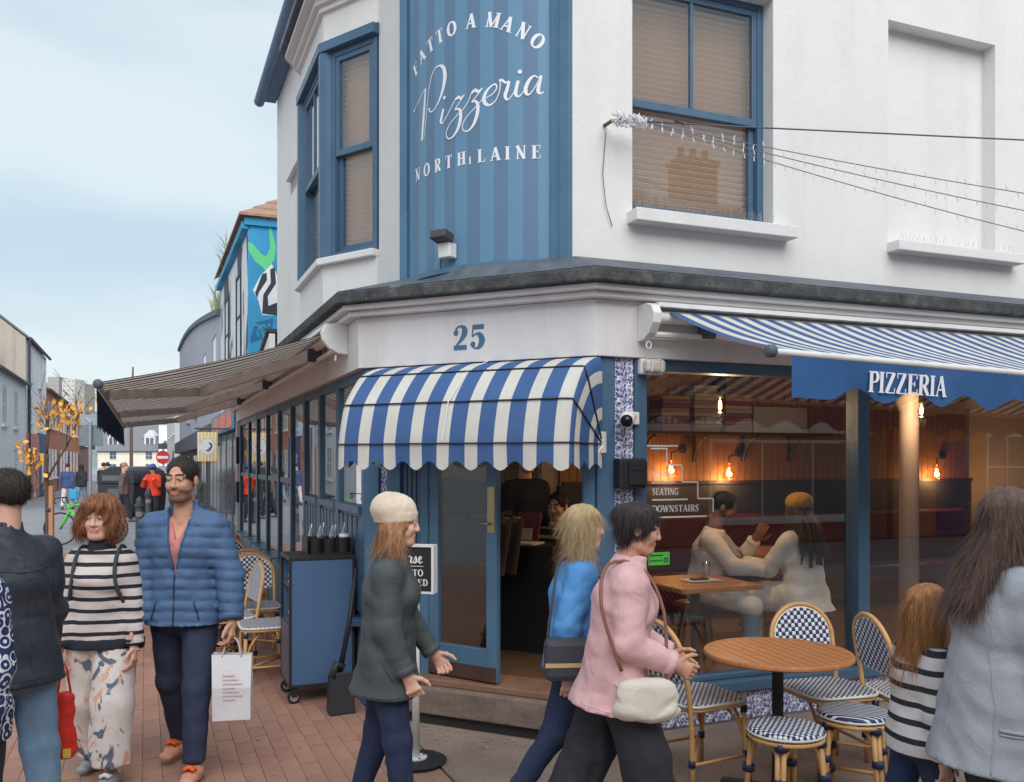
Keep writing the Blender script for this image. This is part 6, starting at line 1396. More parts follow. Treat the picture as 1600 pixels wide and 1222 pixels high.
def cloth(name, c, kind='plain', c2=(1, 1, 1), s=1., rough=.8, bump=.3):
    if name in MATS: return MATS[name]
    t = NT(name); big = t.noise(5, 4, .6); wv = t.noise(260, 2)
    a, b = tuple(v*.82 for v in c), tuple(min(1, v*1.12) for v in c)
    cc = t.ramp(big, [(.3, a), (.7, b)])
    if kind == 'stripe':
        x, y, z = t.xyz(); zz = t.math('ADD', z, t.math('MULTIPLY', t.noise(6, 2), .012)); f = t.math('SINE', t.math('MULTIPLY', zz, 2*math.pi/s)); cc = t.mix(t.ramp(f, [(.42, (0, 0, 0)), (.55, (1, 1, 1))]), cc, c2)
    elif kind == 'floral':
        n1 = t.noise(5, 3, .5, dist=.8); n2 = t.noise(6, 4, .6, dist=2.0, scl=(1.3, 1, .8)); n3 = t.noise(8, 3, .5, dist=1.4, scl=(1, 1.2, .6))
        cc = t.mix(t.ramp(n2, [(.54, (0, 0, 0)), (.59, (.85,)*3)]), cc, srgb(222, 150, 116)); cc = t.mix(t.ramp(n3, [(.57, (0, 0, 0)), (.6, (.9,)*3)]), cc, srgb(70, 92, 116)); cc = t.mix(t.ramp(n1, [(.66, (0, 0, 0)), (.70, (.8,)*3)]), cc, srgb(150, 146, 110))
    elif kind == 'paisley':
        v = t.new("TexVoronoi"); v.inputs['Scale'].default_value = 26; t.link(t.tc.outputs['Object'], v.inputs['Vector']); f = t.math('SINE', t.math('MULTIPLY', v.outputs['Distance'], 14)); cc = t.mix(t.ramp(f, [(.45, (0, 0, 0)), (.55, (1, 1, 1))]), cc, c2)
    elif kind == 'denim':
        cc = t.mix(t.ramp(t.noise(4, 5, .7, scl=(2, 2, .6)), [(.45, (0, 0, 0)), (.75, (.45,)*3)]), cc, c2); 
    elif kind == 'check':
        x, y, z = t.xyz(); f = t.math('MULTIPLY', t.math('SINE', t.math('MULTIPLY', x, 2*math.pi/s)), t.math('SINE', t.math('MULTIPLY', z, 2*math.pi/s))); cc = t.mix(t.ramp(f, [(.2, (0, 0, 0)), (.5, (.5,)*3)]), cc, c2)
    fold = t.noise(7, 4, .55, dist=.6)
    t.bump(t.math('ADD', t.math('MULTIPLY', wv, .15), t.math('MULTIPLY', fold, 1.4)), bump, .03); MATS[name] = t.fin(cc, rough, 0, .25); return MATS[name]
def rot(v, ax, a):
    return np.array(Matrix.Rotation(a, 3, ax) @ Vector(v))
class Body:
    """joint positions from a few pose angles (degrees); local +Y is forward, +X is the person's right"""
    def __init__(s, H, p, fem=False, bulk=1.0):
        k = H/1.75; s.k = k; s.H = H; s.bulk = bulk; sh = (.138 if fem else .158)*k*bulk**.5; hp = .092*k; s.fem = fem
        g = lambda n, d: p.get(n, d)
        lean = R(g('lean', 0)); tw = R(g('twist', 0))
        th, sh_ = .43*k, .41*k
        def leg(a, b, x, out=0):
            A, B = R(a), R(a-b); d1 = np.array((math.sin(R(out)), math.sin(A), -math.cos(A))); d2 = np.array((math.sin(R(out))*.3, math.sin(B), -math.cos(B)))
            hip = np.array((x, 0, 0)); kn = hip+d1*th; an = kn+d2*sh_; return hip, kn, an, B
        L = leg(*g('ll', (0, 0)), -hp, -g('spread', 2)); Rr = leg(*g('rl', (0, 0)), hp, g('spread', 2))
        low = min(L[2][2], Rr[2][2]); z0 = g('pz', None)
        base = np.array((0, 0, (-low+.085*k) if z0 is None else z0))
        s.pel = base; s.leg = []
        for q in (L, Rr):
            h, kn, an, B = [v+base if isinstance(v, np.ndarray) else v for v in q]; pitch = g('foot', 1)*max(-.6, min(.5, B*.9)) if an[2] > .12*k else min(.25, max(0, B)*.8)
            toe = an+np.array(((.02 if q is Rr else -.02)*k, math.cos(pitch)*.17*k, -.055*k+math.sin(pitch)*.17*k)); heel = an+np.array((0, -.06*k, -.05*k)); s.leg.append((h, kn, an, toe, heel))
        up = rot((0, 0, 1), 'X', -lean); s.up = up; s.fw = rot((0, 1, 0), 'X', -lean); s.rt = rot((1, 0, 0), 'Z', tw); s.fw = rot(s.fw, 'Z', tw)
        s.waist = base+up*.13*k; s.chest = base+up*.34*k; s.neck = base+up*.53*k
        s.arm = []
        for sgn, nm in ((-1, 'la'), (1, 'ra')):
            sw, ab, el, inn = g(nm, (5, 8, 12, 0)); shd = base+up*.452*k+s.rt*sgn*sh
            def dirv(a, o): v = np.array((sgn*math.sin(R(o)), math.sin(R(a))*math.cos(R(o)), -math.cos(R(a))*math.cos(R(o)))); return rot(v, 'Z', tw)
            e = shd+dirv(sw, ab)*.285*k; w = e+dirv(sw+el, ab*.4-inn)*.25*k; s.arm.append((shd, e, w, (w-e)/np.linalg.norm(w-e), sgn))
        hy, hp_ = R(g('hy', 0)), R(g('hp', 0)); hl = R(g('hl', 0))
        M = Matrix.Rotation(hy+tw, 3, 'Z') @ Matrix.Rotation(-hp_-lean*.4, 3, 'X') @ Matrix.Rotation(hl, 3, 'Y'); s.HM = np.array(M); hs = k*(1.0 if not g('child', 0) else 1.0)*g('head', 1.0); s.hs = hs
        s.head = s.neck+up*.05*k+s.HM@np.array((0, .025*hs, .135*hs))
    # --- fields
    def torso(s, P, inf=0., belly=0.):
        k = s.k; b = s.bulk; r = s.rt; fem = s.fem
        d = ecap(P, s.pel+s.up*.02*k, s.waist, (.15 if not fem else .155)*k*b+inf, .105*k*b+inf, .132*k*b+inf, (.098+belly)*k*b+inf, r)
        d = smin(d, ecap(P, s.waist, s.chest, .132*k*b+inf, (.098+belly)*k*b+inf, (.15 if not fem else .135)*k*b+inf, .108*k*b+inf, r), .05)
        d = smin(d, ecap(P, s.chest, s.neck-s.up*.07*k, (.15 if not fem else .135)*k*b+inf, .105*k*b+inf, .11*k*b+inf, .07*k+inf, r), .05)
        for a in s.arm: d = smin(d, cap(P, s.neck-s.up*.035*k, a[0]-s.up*.012*k, .045*k+inf*.7, .05*k+inf*.8), .04)
        if fem: 
            for sg in (-1, 1): c = s.chest+s.up*.0+s.fw*.075*k+s.rt*sg*.062*k; d = smin(d, cap(P, c, c-s.up*.01, .055*k+inf*.6, .055*k+inf*.6), .05)
        return d
    def arms(s, P, inf=0., end=1.0, cut=True, side=None, taper=0.):
        d = None; k = s.k; b = s.bulk**.5
        for i, (sh, e, w, dv, sg) in enumerate(s.arm):
            if side is not None and i != side: continue
            W = e+(w-e)*end; q = smin(cap(P, sh, e, .05*k*b+inf, .04*k*b+inf), cap(P, e, W, .041*k*b+inf, (.028+taper)*k*b+inf*.85), .025)
            if cut: q = np.maximum(q, (P-W)@dv.astype(np.float32))
            d = q if d is None else np.minimum(d, q)
        return d
    def legs(s, P, inf=0., flare=0., end=1.0):
        d = None; k = s.k; b = s.bulk**.5
        for h, kn, an, toe, heel in s.leg:
            A = kn+(an-kn)*end
            q = smin(cap(P, h, kn, .088*k*b+inf, .06*k*b+inf+flare*.5), cap(P, kn, A, .06*k*b+inf+flare*.5, .043*k*b+inf+flare), .03); dv = ((an-kn)/np.linalg.norm(an-kn)).astype(np.float32); q = np.maximum(q, (P-A)@dv); d = q if d is None else smin(d, q, .02)
        return d
def head_field(P, b, neckonly=False):
    hs = b.hs; Q = ((P-b.head.astype(np.float32))@b.HM.astype(np.float32))/hs
    d = ell(Q, (0, -.012, .035), (.074, .093, .088)); d = smin(d, ell(Q, (0, .02, -.04), (.057, .068, .078)), .03)
    d = smin(d, cap(Q, (0, .068, -.098), (0, .066, -.095), .022, .022), .03)
    for s in (-1, 1):
        d = smin(d, cap(Q, (s*.036, .062, -.028), (s*.04, .05, -.05), .026, .022), .02)
        d = smin(d, cap(Q, (s*.006, .086, .03), (s*.048, .072, .026), .011, .009), .012)
        d = smin(d, cap(Q, (s*.05, .01, -.085), (s*.03, .055, -.1), .016, .016), .03)
        d = -smin(-d, cap(Q, (s*.031, .104, .006), (s*.033, .102, .006), .017, .016), .012)
        d = smin(d, cap(Q, (s*.019, .089, .0155), (s*.046, .081, .0135), .0048, .0042), .004); d = smin(d, cap(Q, (s*.021, .087, -.003), (s*.044, .080, -.002), .0038, .0032), .004)
        d = smin(d, ell(Q, (s*.078, -.012, -.005), (.011, .021, .032)), .008); d = smin(d, cap(Q, (s*.011, .094, -.032), (s*.011, .092, -.032), .009, .008), .008)
    d = smin(d, cap(Q, (0, .089, .018), (0, .105, -.028), .0078, .0112), .012)
    d = smin(d, cap(Q, (-.018, .088, -.058), (.018, .088, -.058), .0065, .0065), .006); d = smin(d, cap(Q, (-.015, .087, -.070), (.015, .087, -.070), .0075, .0075), .006)
    d = -smin(-d, cap(Q, (-.02, .0965, -.0645), (.02, .0965, -.0645), .003, .003), .004)
    nb = (b.neck-b.up*.05*b.k); d2 = cap(P, nb, b.head+b.HM@np.array((0, -.03, -.06))*hs, .062*b.k, .052*hs); return smin(d*hs, d2, .02)
def hand_field(P, w, dv, fwd, sg, k, curl):
    """palm and five fingers; dv along the hand, thumb towards fwd"""
    dv = dv/np.linalg.norm(dv); th = fwd-dv*(fwd@dv); th /= np.linalg.norm(th); pn = np.cross(dv, th)*sg   # palm faces the body
    d = ecap(P, w+dv*.015*k, w+dv*.085*k, .027*k, .016*k, .04*k, .014*k, th); d = smin(d, cap(P, w-dv*.03*k, w+dv*.02*k, .027*k, .024*k), .02)
    for i, (o, L) in enumerate(((.033, .085), (.011, .095), (-.011, .088), (-.032, .07))):
        p = w+dv*.088*k+th*o*k; a = R(curl*(.5+.12*i)); q = p
        for j in range(3):
            dd = dv*math.cos(a)-pn*math.sin(a); n = q+dd*L*k*(.45, .32, .23)[j]; d = smin(d, cap(P, q, n, (.0095-.0008*j)*k, (.0087-.0008*j)*k), .006); q = n; a += R(curl*(.7, .5, .4)[j])
    q = w+dv*.025*k+th*.028*k
    for j in range(3):
        dd = dv*(.62+.12*j)+th*(.75-.25*j)-pn*.25*(1 if curl > 20 else .3); dd = dd/np.linalg.norm(dd); n = q+dd*(.04, .034, .026)[j]*k; d = smin(d, cap(P, q, n, (.0135, .0105, .0095)[j]*k, (.0108, .0096, .0078)[j]*k), .008); q = n
    return d
def wob(P, amp, f, seed):
    a = np.random.RandomState(seed); o = 0
    for i in range(5):
        v = a.normal(size=3); v = v/np.linalg.norm(v)*f*(.6+.35*i); o = o+np.sin(P@v.astype(np.float32)+a.uniform(0, 6.28)+1.5*np.sin(P@(a.normal(size=3)*f*.5).astype(np.float32)))/(1+.5*i)
    r = 0
    for i in range(4):
        v = a.normal(size=3)*np.array((1, 1, 1.6)); v = v/np.linalg.norm(v)*f*(.5+.3*i); ph = P@v.astype(np.float32)+a.uniform(0, 6.28)+1.8*np.sin(P@(a.normal(size=3)*f*.35).astype(np.float32)); r = r+np.exp(-6*(1-np.abs(np.sin(ph))))*(1 if i % 2 else -1)
    return (o*.30-np.minimum(r, .4)*.55)*amp
def seams(b, gf, spec, mt, par):
    """raised stitched lines lying on a garment: (side, [(across, up), ...], radius, material)"""
    for sp in spec:
        sd, pts, r = sp[0], sp[1], sp[2]; m_ = sp[3] if len(sp) > 3 else mt
        dr = {'f': -b.fw, 'b': b.fw, 'r': -b.rt, 'l': b.rt}[sd]; la = b.rt if sd in 'fb' else b.fw; out = []
        for p in spline([(a, z, 0) for a, z in pts], 10):
            o = b.pel+la*p[0]*b.k+b.up*p[1]*b.k-dr*.55; t = np.linspace(0, .6, 301); P = (o[None]+t[:, None]*dr[None]).astype(np.float32)
            i = np.argmax(gf(P) < 0)
            if i: out.append(tuple(P[i]-dr*r*.25))
        if len(out) > 3:
            m = MB(); m.tube(out, r, 6); m.build('seam' if r < .006 else 'trim', m_, par, local=True, smooth=True)
def cuffs(b, inf, sl, tp, mt, par):
    for sh, e, w, dv, sg in b.arm:
        W = e+(w-e)*sl; r = (.028+tp)*b.k*b.bulk**.25+inf*.85; m = MB(); m.tube([tuple(W-dv*.03), tuple(W-dv*.028), tuple(W+dv*.004), tuple(W+dv*.006)], [r+.001, r+.006, r+.005, r-.002], 16); m.build('cuff', mt, par, local=True, smooth=True)
def person(label, loc, yaw, H, pose, garments, hair, skinc=(.55, .33, .24), fem=False, bulk=1., vox=.0115, face=.0055, beard=False, group=None, curl=45, seed=1, name='person', glasses=False, shoes=(.1, .1, .1), laces=None, makeup=None):
    T = thing(name, label, 'person', loc, R(yaw), group); b = Body(H, pose, fem, bulk); k = b.k
    sk = skin('skin_%02x%02x%02x' % tuple(int(v*255) for v in skinc), skinc); lip = mat('lip_%d' % int(skinc[0]*100), (skinc[0]*.85, skinc[1]*.55, skinc[2]*.6), .4); hm = hairm('hair_%d_%d' % (seed, int(H*100)), hair['c'])
    bdm = mat('beard_%d' % seed, tuple(.55*h_+.3*s_ for h_, s_ in zip(hair['c'], skinc)), .8, var=.35, vs=120)
    J = [b.pel, b.neck, b.head]+[p for l in b.leg for p in l]+[p for a in b.arm for p in a[:3]]; lo = np.min(J, 0); hi = np.max(J, 0)
    VV, QQ, MI = [], [], []; n = 0
    def app(V, Q, mi=0):
        nonlocal n; VV.append(V); QQ.append(Q+n); MI.append(np.zeros(len(Q), int) if isinstance(mi, int) else mi); n += len(V)
    bf = lambda P: np.minimum(smin(smin(b.torso(P, -.012), b.arms(P, -.004, cut=False), .02), b.legs(P, -.01), .02), 9)
    app(*mesh_of(bf, lo-.1, np.array((hi[0], hi[1], b.neck[2]-.02))+(.1, .1, .0), .022))
    hc = b.head; V, Q = mesh_of(lambda P: head_field(P, b), np.minimum(hc-np.array((.11, .13, .15))*b.hs, b.neck-.09), np.maximum(hc+np.array((.11, .14, .14))*b.hs, b.neck+.08), face*b.hs)
    L = ((V[Q].mean(1)-hc)@b.HM)/b.hs; mi = np.zeros(len(Q), int)
    mi[(abs(L[:, 0]) < .024) & (L[:, 1] > .084) & (L[:, 2] > -.077) & (L[:, 2] < -.053)] = 1
    br = np.zeros(len(Q), bool)
    for s in (-1, 1): br |= (abs(L[:, 0]*s-.031) < .022) & (L[:, 1] > .066) & (abs(L[:, 2]-.0325-.12*(L[:, 0]*s-.02)*(L[:, 0]*s < .034)) < .0062)
    mi[br] = 2
    if beard: mi[((L[:, 2] < -.05) & (L[:, 2] > -.13) & (L[:, 1] > -.01) & ~((abs(L[:, 0]) < .022) & (L[:, 2] > -.075) & (L[:, 2] < -.055)) & (L[:, 1] > .0+.6*(-.06-L[:, 2]))) | ((abs(L[:, 0]) < .03) & (L[:, 2] > -.056) & (L[:, 2] < -.046) & (L[:, 1] > .08))] = 3
    app(V, Q, mi)
    if face < .012:
        for i, (sh, e, w, dv, sg) in enumerate(b.arm):
            cu = curl[i] if isinstance(curl, (tuple, list)) else curl; c = w+dv*.08*k
            app(*mesh_of(lambda P: hand_field(P, w, dv, b.fw if abs(dv@b.fw) < .85 else b.up, sg, k, cu), c-.13*k, c+.13*k, .0045*k))
    np_obj('body', np.concatenate(VV), np.concatenate(QQ), [sk, lip, hm, bdm], T, np.concatenate(MI))
    if face < .012:
        for s in (-1, 1):
            c = b.head+b.HM@np.array((s*.0325, .0805, .0065))*b.hs; fw = b.HM@np.array((0, 1, 0)); m = MB(); m.ball((0, 0, 0), .0118*b.hs, 6)
            q = Vector((0, 0, 1)).rotation_difference(Vector(fw)).to_matrix(); mm = []
            for f in m.F: zc_ = sum(m.V[i][2] for i in f)/len(f)/(.0118*b.hs); mm.append(2 if zc_ > .93 else 1 if zc_ > .78 else 0)
            m.M = mm; m.V = [tuple(q @ Vector(v)+Vector(c)) for v in m.V]; m.build('eye', [mat('eye_white', srgb(186, 178, 174), .2), mat('iris_brown', srgb(84, 62, 48), .2), mat('pupil', srgb(14, 12, 12), .1)], T, local=True, smooth=True)
        if glasses:
            m = MB()
            for s in (-1, 1): m.tube([tuple(b.head+b.HM@np.array((s*.033+.024*math.cos(a), .106, .004+.02*math.sin(a)))*b.hs) for a in [2*math.pi*i/16 for i in range(16)]], .0022, 5, closed=True); m.tube([tuple(b.head+b.HM@np.array(v)*b.hs) for v in ((s*.057, .104, .01), (s*.075, .02, .012), (s*.08, -.02, .005))], .002, 5)
            m.tube([tuple(b.head+b.HM@np.array(v)*b.hs) for v in ((-.009, .108, .008), (.009, .108, .008))], .002, 5); m.build('glasses', DARK, T, local=True, smooth=True)
    # hair
    st = hair['s']; HP = lambda P: ((P-hc.astype(np.float32))@b.HM.astype(np.float32))/b.hs
    def hf(P):
        Q = HP(P); az = np.arctan2(Q[..., 0], Q[..., 1]-.0); strands = .0012*np.sin(az*34+Q[..., 2]*25)+.0016*np.sin(az*71-Q[..., 2]*40)
        if st == 'short':
            d = ell(Q, (0, -.014, .042), (.081, .1, .092)); d = np.maximum(d, -(Q[..., 2]+.05+.9*np.maximum(0, Q[..., 1]+.02))); d = np.maximum(d, -(ell(Q, (0, .125, .012), (.066, .078, .098))))
        elif st == 'bob':
            d = ell(Q, (0, -.02, .04), (.112, .122, .105)); 
            for s in (-1, 1): d = smin(d, ell(Q, (s*.085, .015, -.035), (.052, .075, .075)), .03)
            d = smin(d, ell(Q, (0, -.06, -.05), (.09, .06, .075)), .03); d = smin(d, ell(Q, (0, .072, .075), (.07, .045, .035)), .02); d = np.maximum(d, -(ell(Q, (0, .12, -.04), (.058, .085, .092)))); d = d+.005*np.sin(az*13+Q[..., 2]*55)+.004*np.sin(Q[..., 2]*90+az*21); d = np.maximum(d, -(Q[..., 2]+.105))
        else:
            d = ell(Q, (0, -.016, .04), (.09, .108, .094)); ln = hair.get('len', .3)
            if st == 'bun': d = smin(d, ell(Q, (0, -.10, .06), (.045, .045, .045)), .02); d = smin(d, ell(Q, (0, -.06, -.02), (.07, .05, .07)), .02)
            else:
                e = .18 if st == 'long' else 0
                d = smin(d, ecap(Q, (0, -.05, -.02), (hair.get('dx', 0), -.075-hair.get('sw', 0), -ln), .088, .055, hair.get('w', .095), .035, (1, 0, 0)), .03)
                for s in (-1, 1): d = smin(d, ecap(Q, (s*.07, .0, .0), (s*.088+hair.get('dx', 0), -.01-hair.get('sw', 0)*.6, -ln*.85), .024, .05, .022, .04, (1, 0, 0)), .02)
            d = np.maximum(d, -(ell(Q, (0, .115, -.03), (.06, .085, .105)))); d = d+.0025*np.sin(az*19+Q[..., 2]*14+2*np.sin(Q[..., 2]*9))
        return (d+strands)*b.hs
    if st != 'none':
        ln = hair.get('len', .3) if st == 'long' else .16
        lo_ = hc-np.array((.2, .25+hair.get('sw', 0), ln+.06))*b.hs; hi_ = hc+np.array((.2, .2, .17))*b.hs
        if st == 'long': lo_ = lo_-.05
        V, Q = mesh_of(hf, lo_, hi_, .0062 if face < .012 else .016); np_obj('hair', V, Q, [hm], T)
        if face < .012:          # loose strands break the outline
            rs = np.random.RandomState(seed); A = V[Q]; nn = np.cross(A[:, 2]-A[:, 0], A[:, 3]-A[:, 1]); nn /= np.linalg.norm(nn, axis=1)[:, None]+1e-9; ce = A.mean(1)
            ii = rs.randint(0, len(Q), {'short': 4000, 'long': 11000}.get(st, 9000)); VS, FS_ = [], []
            for i in ii:
                p, n_ = ce[i], nn[i]
                lq = (p-hc)@b.HM/b.hs
                if not np.isfinite(n_).all() or (st != 'short' and lq[1] > .02 and lq[2] < .075 and abs(lq[0]) < .075): continue
                if (hair.get('hat') and lq[2] > -.03) or (st != 'short' and n_[2] > .5): continue
                g_ = np.array(((p-hc)[0]*7*max(0, n_[2]), (p-hc)[1]*7*max(0, n_[2]), -1.)) if st != 'short' else (b.HM@np.array((rs.normal()*.3, -.8, -.4))); g_ = g_-n_*(g_@n_)*.85+rs.normal(size=3)*.22; g_ /= np.linalg.norm(g_); L_ = (rs.uniform(.03, .08) if st != 'long' else rs.uniform(.05, .15)) if st != 'short' else rs.uniform(.01, .022)
                sd_ = np.cross(g_, n_)*.00065; q1 = p+g_*L_*.5+n_*rs.uniform(.001, .006); q2 = p+g_*L_+n_*(rs.uniform(-.003, .006) if rs.rand() > .07 or n_[2] > .4 else rs.uniform(.005, .02)); o_2 = len(VS); VS += [p-sd_, p+sd_, q1+sd_*.8, q1-sd_*.8, q2+sd_*.2, q2-sd_*.2]; FS_ += [(o_2, o_2+1, o_2+2, o_2+3), (o_2+3, o_2+2, o_2+4, o_2+5)]
            np_obj('hair_strands', np.array(VS), np.array(FS_), [hm], T, kind='stuff')
    if hair.get('hat'):
        hk, hmt = hair['hat']
        def bf2(P):
            Q = HP(P)
            if hk == 'beanie':
                d = ell(Q, (0, -.03, .065), (.099, .118, .096)); d = smin(d, ell(Q, (0, -.075, .075), (.085, .075, .075)), .04); d = np.maximum(d, -(Q[..., 2]-.012+.12*Q[..., 1]*-1)); rim = np.abs(Q[..., 2]-.03-.12*Q[..., 1])-.024; d2 = np.maximum(ell(Q, (0, -.02, .03), (.099, .115, .2)), rim); d = smin(d, d2, .01); d = d+.0022*np.sin(np.arctan2(Q[..., 0], Q[..., 1])*48)
            else: d = ell(Q, (0, -.02, .06), (.1, .115, .085)); d = np.maximum(d, -(Q[..., 2]-.02)); d = smin(d, ell(Q, (0, -.07, .07), (.08, .07, .06)), .03)
            return d*b.hs
        np_obj('hat', *mesh_of(bf2, hc-.18, hc+.19, .0065 if face < .012 else .016), [hmt], T)
    # garments
    for g in garments:
        ty = g['t']; mt = g['m']; inf = g.get('inf', .02); amp = g.get('amp', .005); sd = seed*17+len(ty)
        if ty in ('top', 'coat'):
            hem = b.pel+b.up*g.get('hem', -.05)*k; flare = g.get('flare', 0); sl = g.get('sleeve', .97)
            def gf(P):
                d = b.torso(P, inf, g.get('belly', 0))
                if g.get('hem', 0) < -.06: d = smin(d, ecap(P, b.pel, hem, .15*k*b.bulk+inf, .115*k*b.bulk+inf, .155*k*b.bulk+inf+flare, .13*k*b.bulk+inf+flare, b.rt), .04)
                for h_, k_, a_, _t, _h in b.leg: d = smin(d, cap(P, h_, k_, .09*k*b.bulk**.5+inf, .066*k*b.bulk**.5+inf+g.get('flare', 0)), .03)
                if sl: d = smin(d, b.arms(P, inf*.9, sl, taper=g.get('cuff', 0)), .025)
                if g.get('collar'): d = smin(d, np.maximum(cap(P, b.neck-b.up*.03*k, b.neck+b.up*g['collar']*k+b.fw*.012, .072*k+inf*.4, .066*k+inf*.3), -cap(P, b.neck-b.up*.03*k, b.neck+b.up*.3*k, .058*k, .058*k)), .015)
                q = g.get('quilt')
                if q: zz = P[..., 2]+.25*np.abs(P[..., 0])*g.get('vq', .3); d = d-.011*np.sqrt(np.abs(np.sin(zz*math.pi/q)))+.004
                d = d+wob(P, amp, g.get('wf', 26), sd)
                if g.get('vneck'):
                    r = (P-(b.neck-b.up*.02).astype(np.float32)); u_ = -(r@b.up.astype(np.float32)); f_ = r@b.fw.astype(np.float32); x_ = np.abs(r@b.rt.astype(np.float32)); cut = np.maximum(np.maximum(x_-np.maximum(.008, .062*(1-u_/g['vneck'])), -(f_-.02)), u_-g['vneck']); d = np.maximum(d, -cut)
                d = np.maximum(d, -((P-hem.astype(np.float32))@b.up.astype(np.float32)))
                return np.maximum(d, ((P-(b.neck+b.up*(g.get('collar', .0)+.005)*k).astype(np.float32))@b.up.astype(np.float32)))
            ex = inf+flare+.12
            A = [b.pel, b.neck+b.up*.12, hem]+[p for a in b.arm for p in a[:3]]; V, Q = mesh_of(gf, np.min(A, 0)-(.15*k+inf+flare+.02)*np.array((1, 1, .3)), np.max(A, 0)+(.15*k+inf+flare+.02)*np.array((1, 1, .2)), g.get('vox', vox)); jo = np_obj(g.get('n', 'jacket'), V, Q, [mt], T); seams(b, gf, g.get('seams', ()), mt, jo)
            if g.get('band'): np_obj('knit_band', *mesh_of(lambda P: np.maximum(gf(P)-.004, ((P-hem.astype(np.float32))@b.up.astype(np.float32))-.055), np.minimum(b.pel, hem)-(.3, .3, .04), b.pel+(.3, .3, .12), .011), [g['band']], jo)
            if sl: cuffs(b, inf*.9, sl, g.get('cuff', 0), mt, jo)
        elif ty == 'legs':
            end = g.get('end', .97); fl = g.get('flare', 0)
            def lf(P):
                d = b.legs(P, inf, fl, end); d = smin(d, ecap(P, b.pel-b.up*.02*k, b.pel+b.up*.1*k, .148*k*b.bulk+min(inf, .01), .108*k*b.bulk+min(inf, .01), .132*k*b.bulk, .09*k*b.bulk, b.rt), .04); return d+wob(P*np.array((1, 1, .5), np.float32), amp, g.get('wf', 30), sd)
            A = [p for l in b.leg for p in l[:3]]+[b.pel+b.up*.12]; V, Q = mesh_of(lf, np.min(A, 0)-(.12*k+inf+fl), np.max(A, 0)+(.12*k+inf+fl), g.get('vox', vox)); jo = np_obj(g.get('n', 'trousers'), V, Q, [mt], T); seams(b, lf, g.get('seams', ()), mt, jo)
        elif ty == 'skirt':
            hem = b.pel-np.array((0, 0, g['len']*k))
            def sf(P):
                az = np.arctan2(P[..., 0]-b.pel[0], P[..., 1]-b.pel[1]); d = ecap(P, b.pel+b.up*.1*k, hem, .14*k*b.bulk, .11*k*b.bulk, g['w']*k, g['w']*.85*k, b.rt); t_ = np.clip((b.pel[2]-P[..., 2])/g['len'], 0, 1); d = d+.012*t_*np.sin(az*9+2*np.sin(P[..., 2]*4)); return np.maximum(d, hem[2]-P[..., 2])
            V, Q = mesh_of(sf, np.minimum(b.pel, hem)-np.array((.35, .35, .02)), b.pel+np.array((.35, .35, .15)), vox); np_obj('skirt', V, Q, [mt], T)
    # shoes
    if shoes is not None:
        for i, (h, kn, an, toe, heel) in enumerate(b.leg):
            def sf(P):
                d = ecap(P, heel-np.array((0, 0, .005)), toe, .034*k, .038*k, .040*k, .026*k, (1, 0, 0)); d = smin(d, cap(P, an-np.array((0, 0, .02)), heel+np.array((0, .05, .03))*k, .042*k, .045*k), .03); mid = (toe+heel)/2+np.array((0, -.01, .015))*k; d = smin(d, ecap(P, an-np.array((0, 0, .04)), mid+np.array((0, .05, -.0))*k, .04*k, .04*k, .036*k, .028*k, (1, 0, 0)), .03); return np.maximum(d, -(P[..., 2]-(min(toe[2], heel[2])-.034*k)))
            V, Q = mesh_of(sf, np.minimum(np.minimum(toe, heel), an)-.08, np.maximum(np.maximum(toe, heel), an)+.09, .0075 if face < .012 else .02)
            zmin = V[:, 2].min(); zc_ = V[Q][:, :, 2].mean(1); so = np_obj('shoe', V, Q, [mat('shoe_%d_%d' % (seed, int(H*100)), shoes, .6), mat('sole_%d_%d' % (seed, int(H*100)), (.5, .48, .46) if laces else (.03, .03, .03), .7)], T, (zc_ < zmin+.022*k).astype(int))
            if laces:
                m = MB(); a0 = an+np.array((0, .045, -.005))*k; a1 = (an*.35+toe*.65)+np.array((0, 0, .042))*k
                for j in range(5): c = a0+(a1-a0)*j/4; m.tube([c+np.array((-.03, -.005, -.006))*k, c+np.array((0, .0, .008))*k, c+np.array((.03, .006, -.006))*k], .0115, 5); m.tube([c+np.array((.03, -.005, -.006))*k, c+np.array((0, .004, .01))*k, c+np.array((-.03, .01, -.006))*k], .0115, 5)
                m.build('laces', laces, so, local=True, smooth=True)
    return T, b
def wpt(T, p): return tuple(XF[T.name] @ Vector(p))
# ---------------------------------------------------------------- the people in the picture
C = srgb
FAIR, TAN, DKS = C(222, 176, 154), C(206, 156, 130), C(140, 100, 80)
DEN = cloth('light_denim', C(118, 148, 176), 'denim', C(156, 182, 204))
NVY = cloth('navy_trouser', C(54, 62, 84), bump=.25)
DJN = cloth('dark_jeans', C(46, 56, 84), 'denim', C(70, 82, 112))
BLK = cloth('black_cloth', C(54, 54, 60))
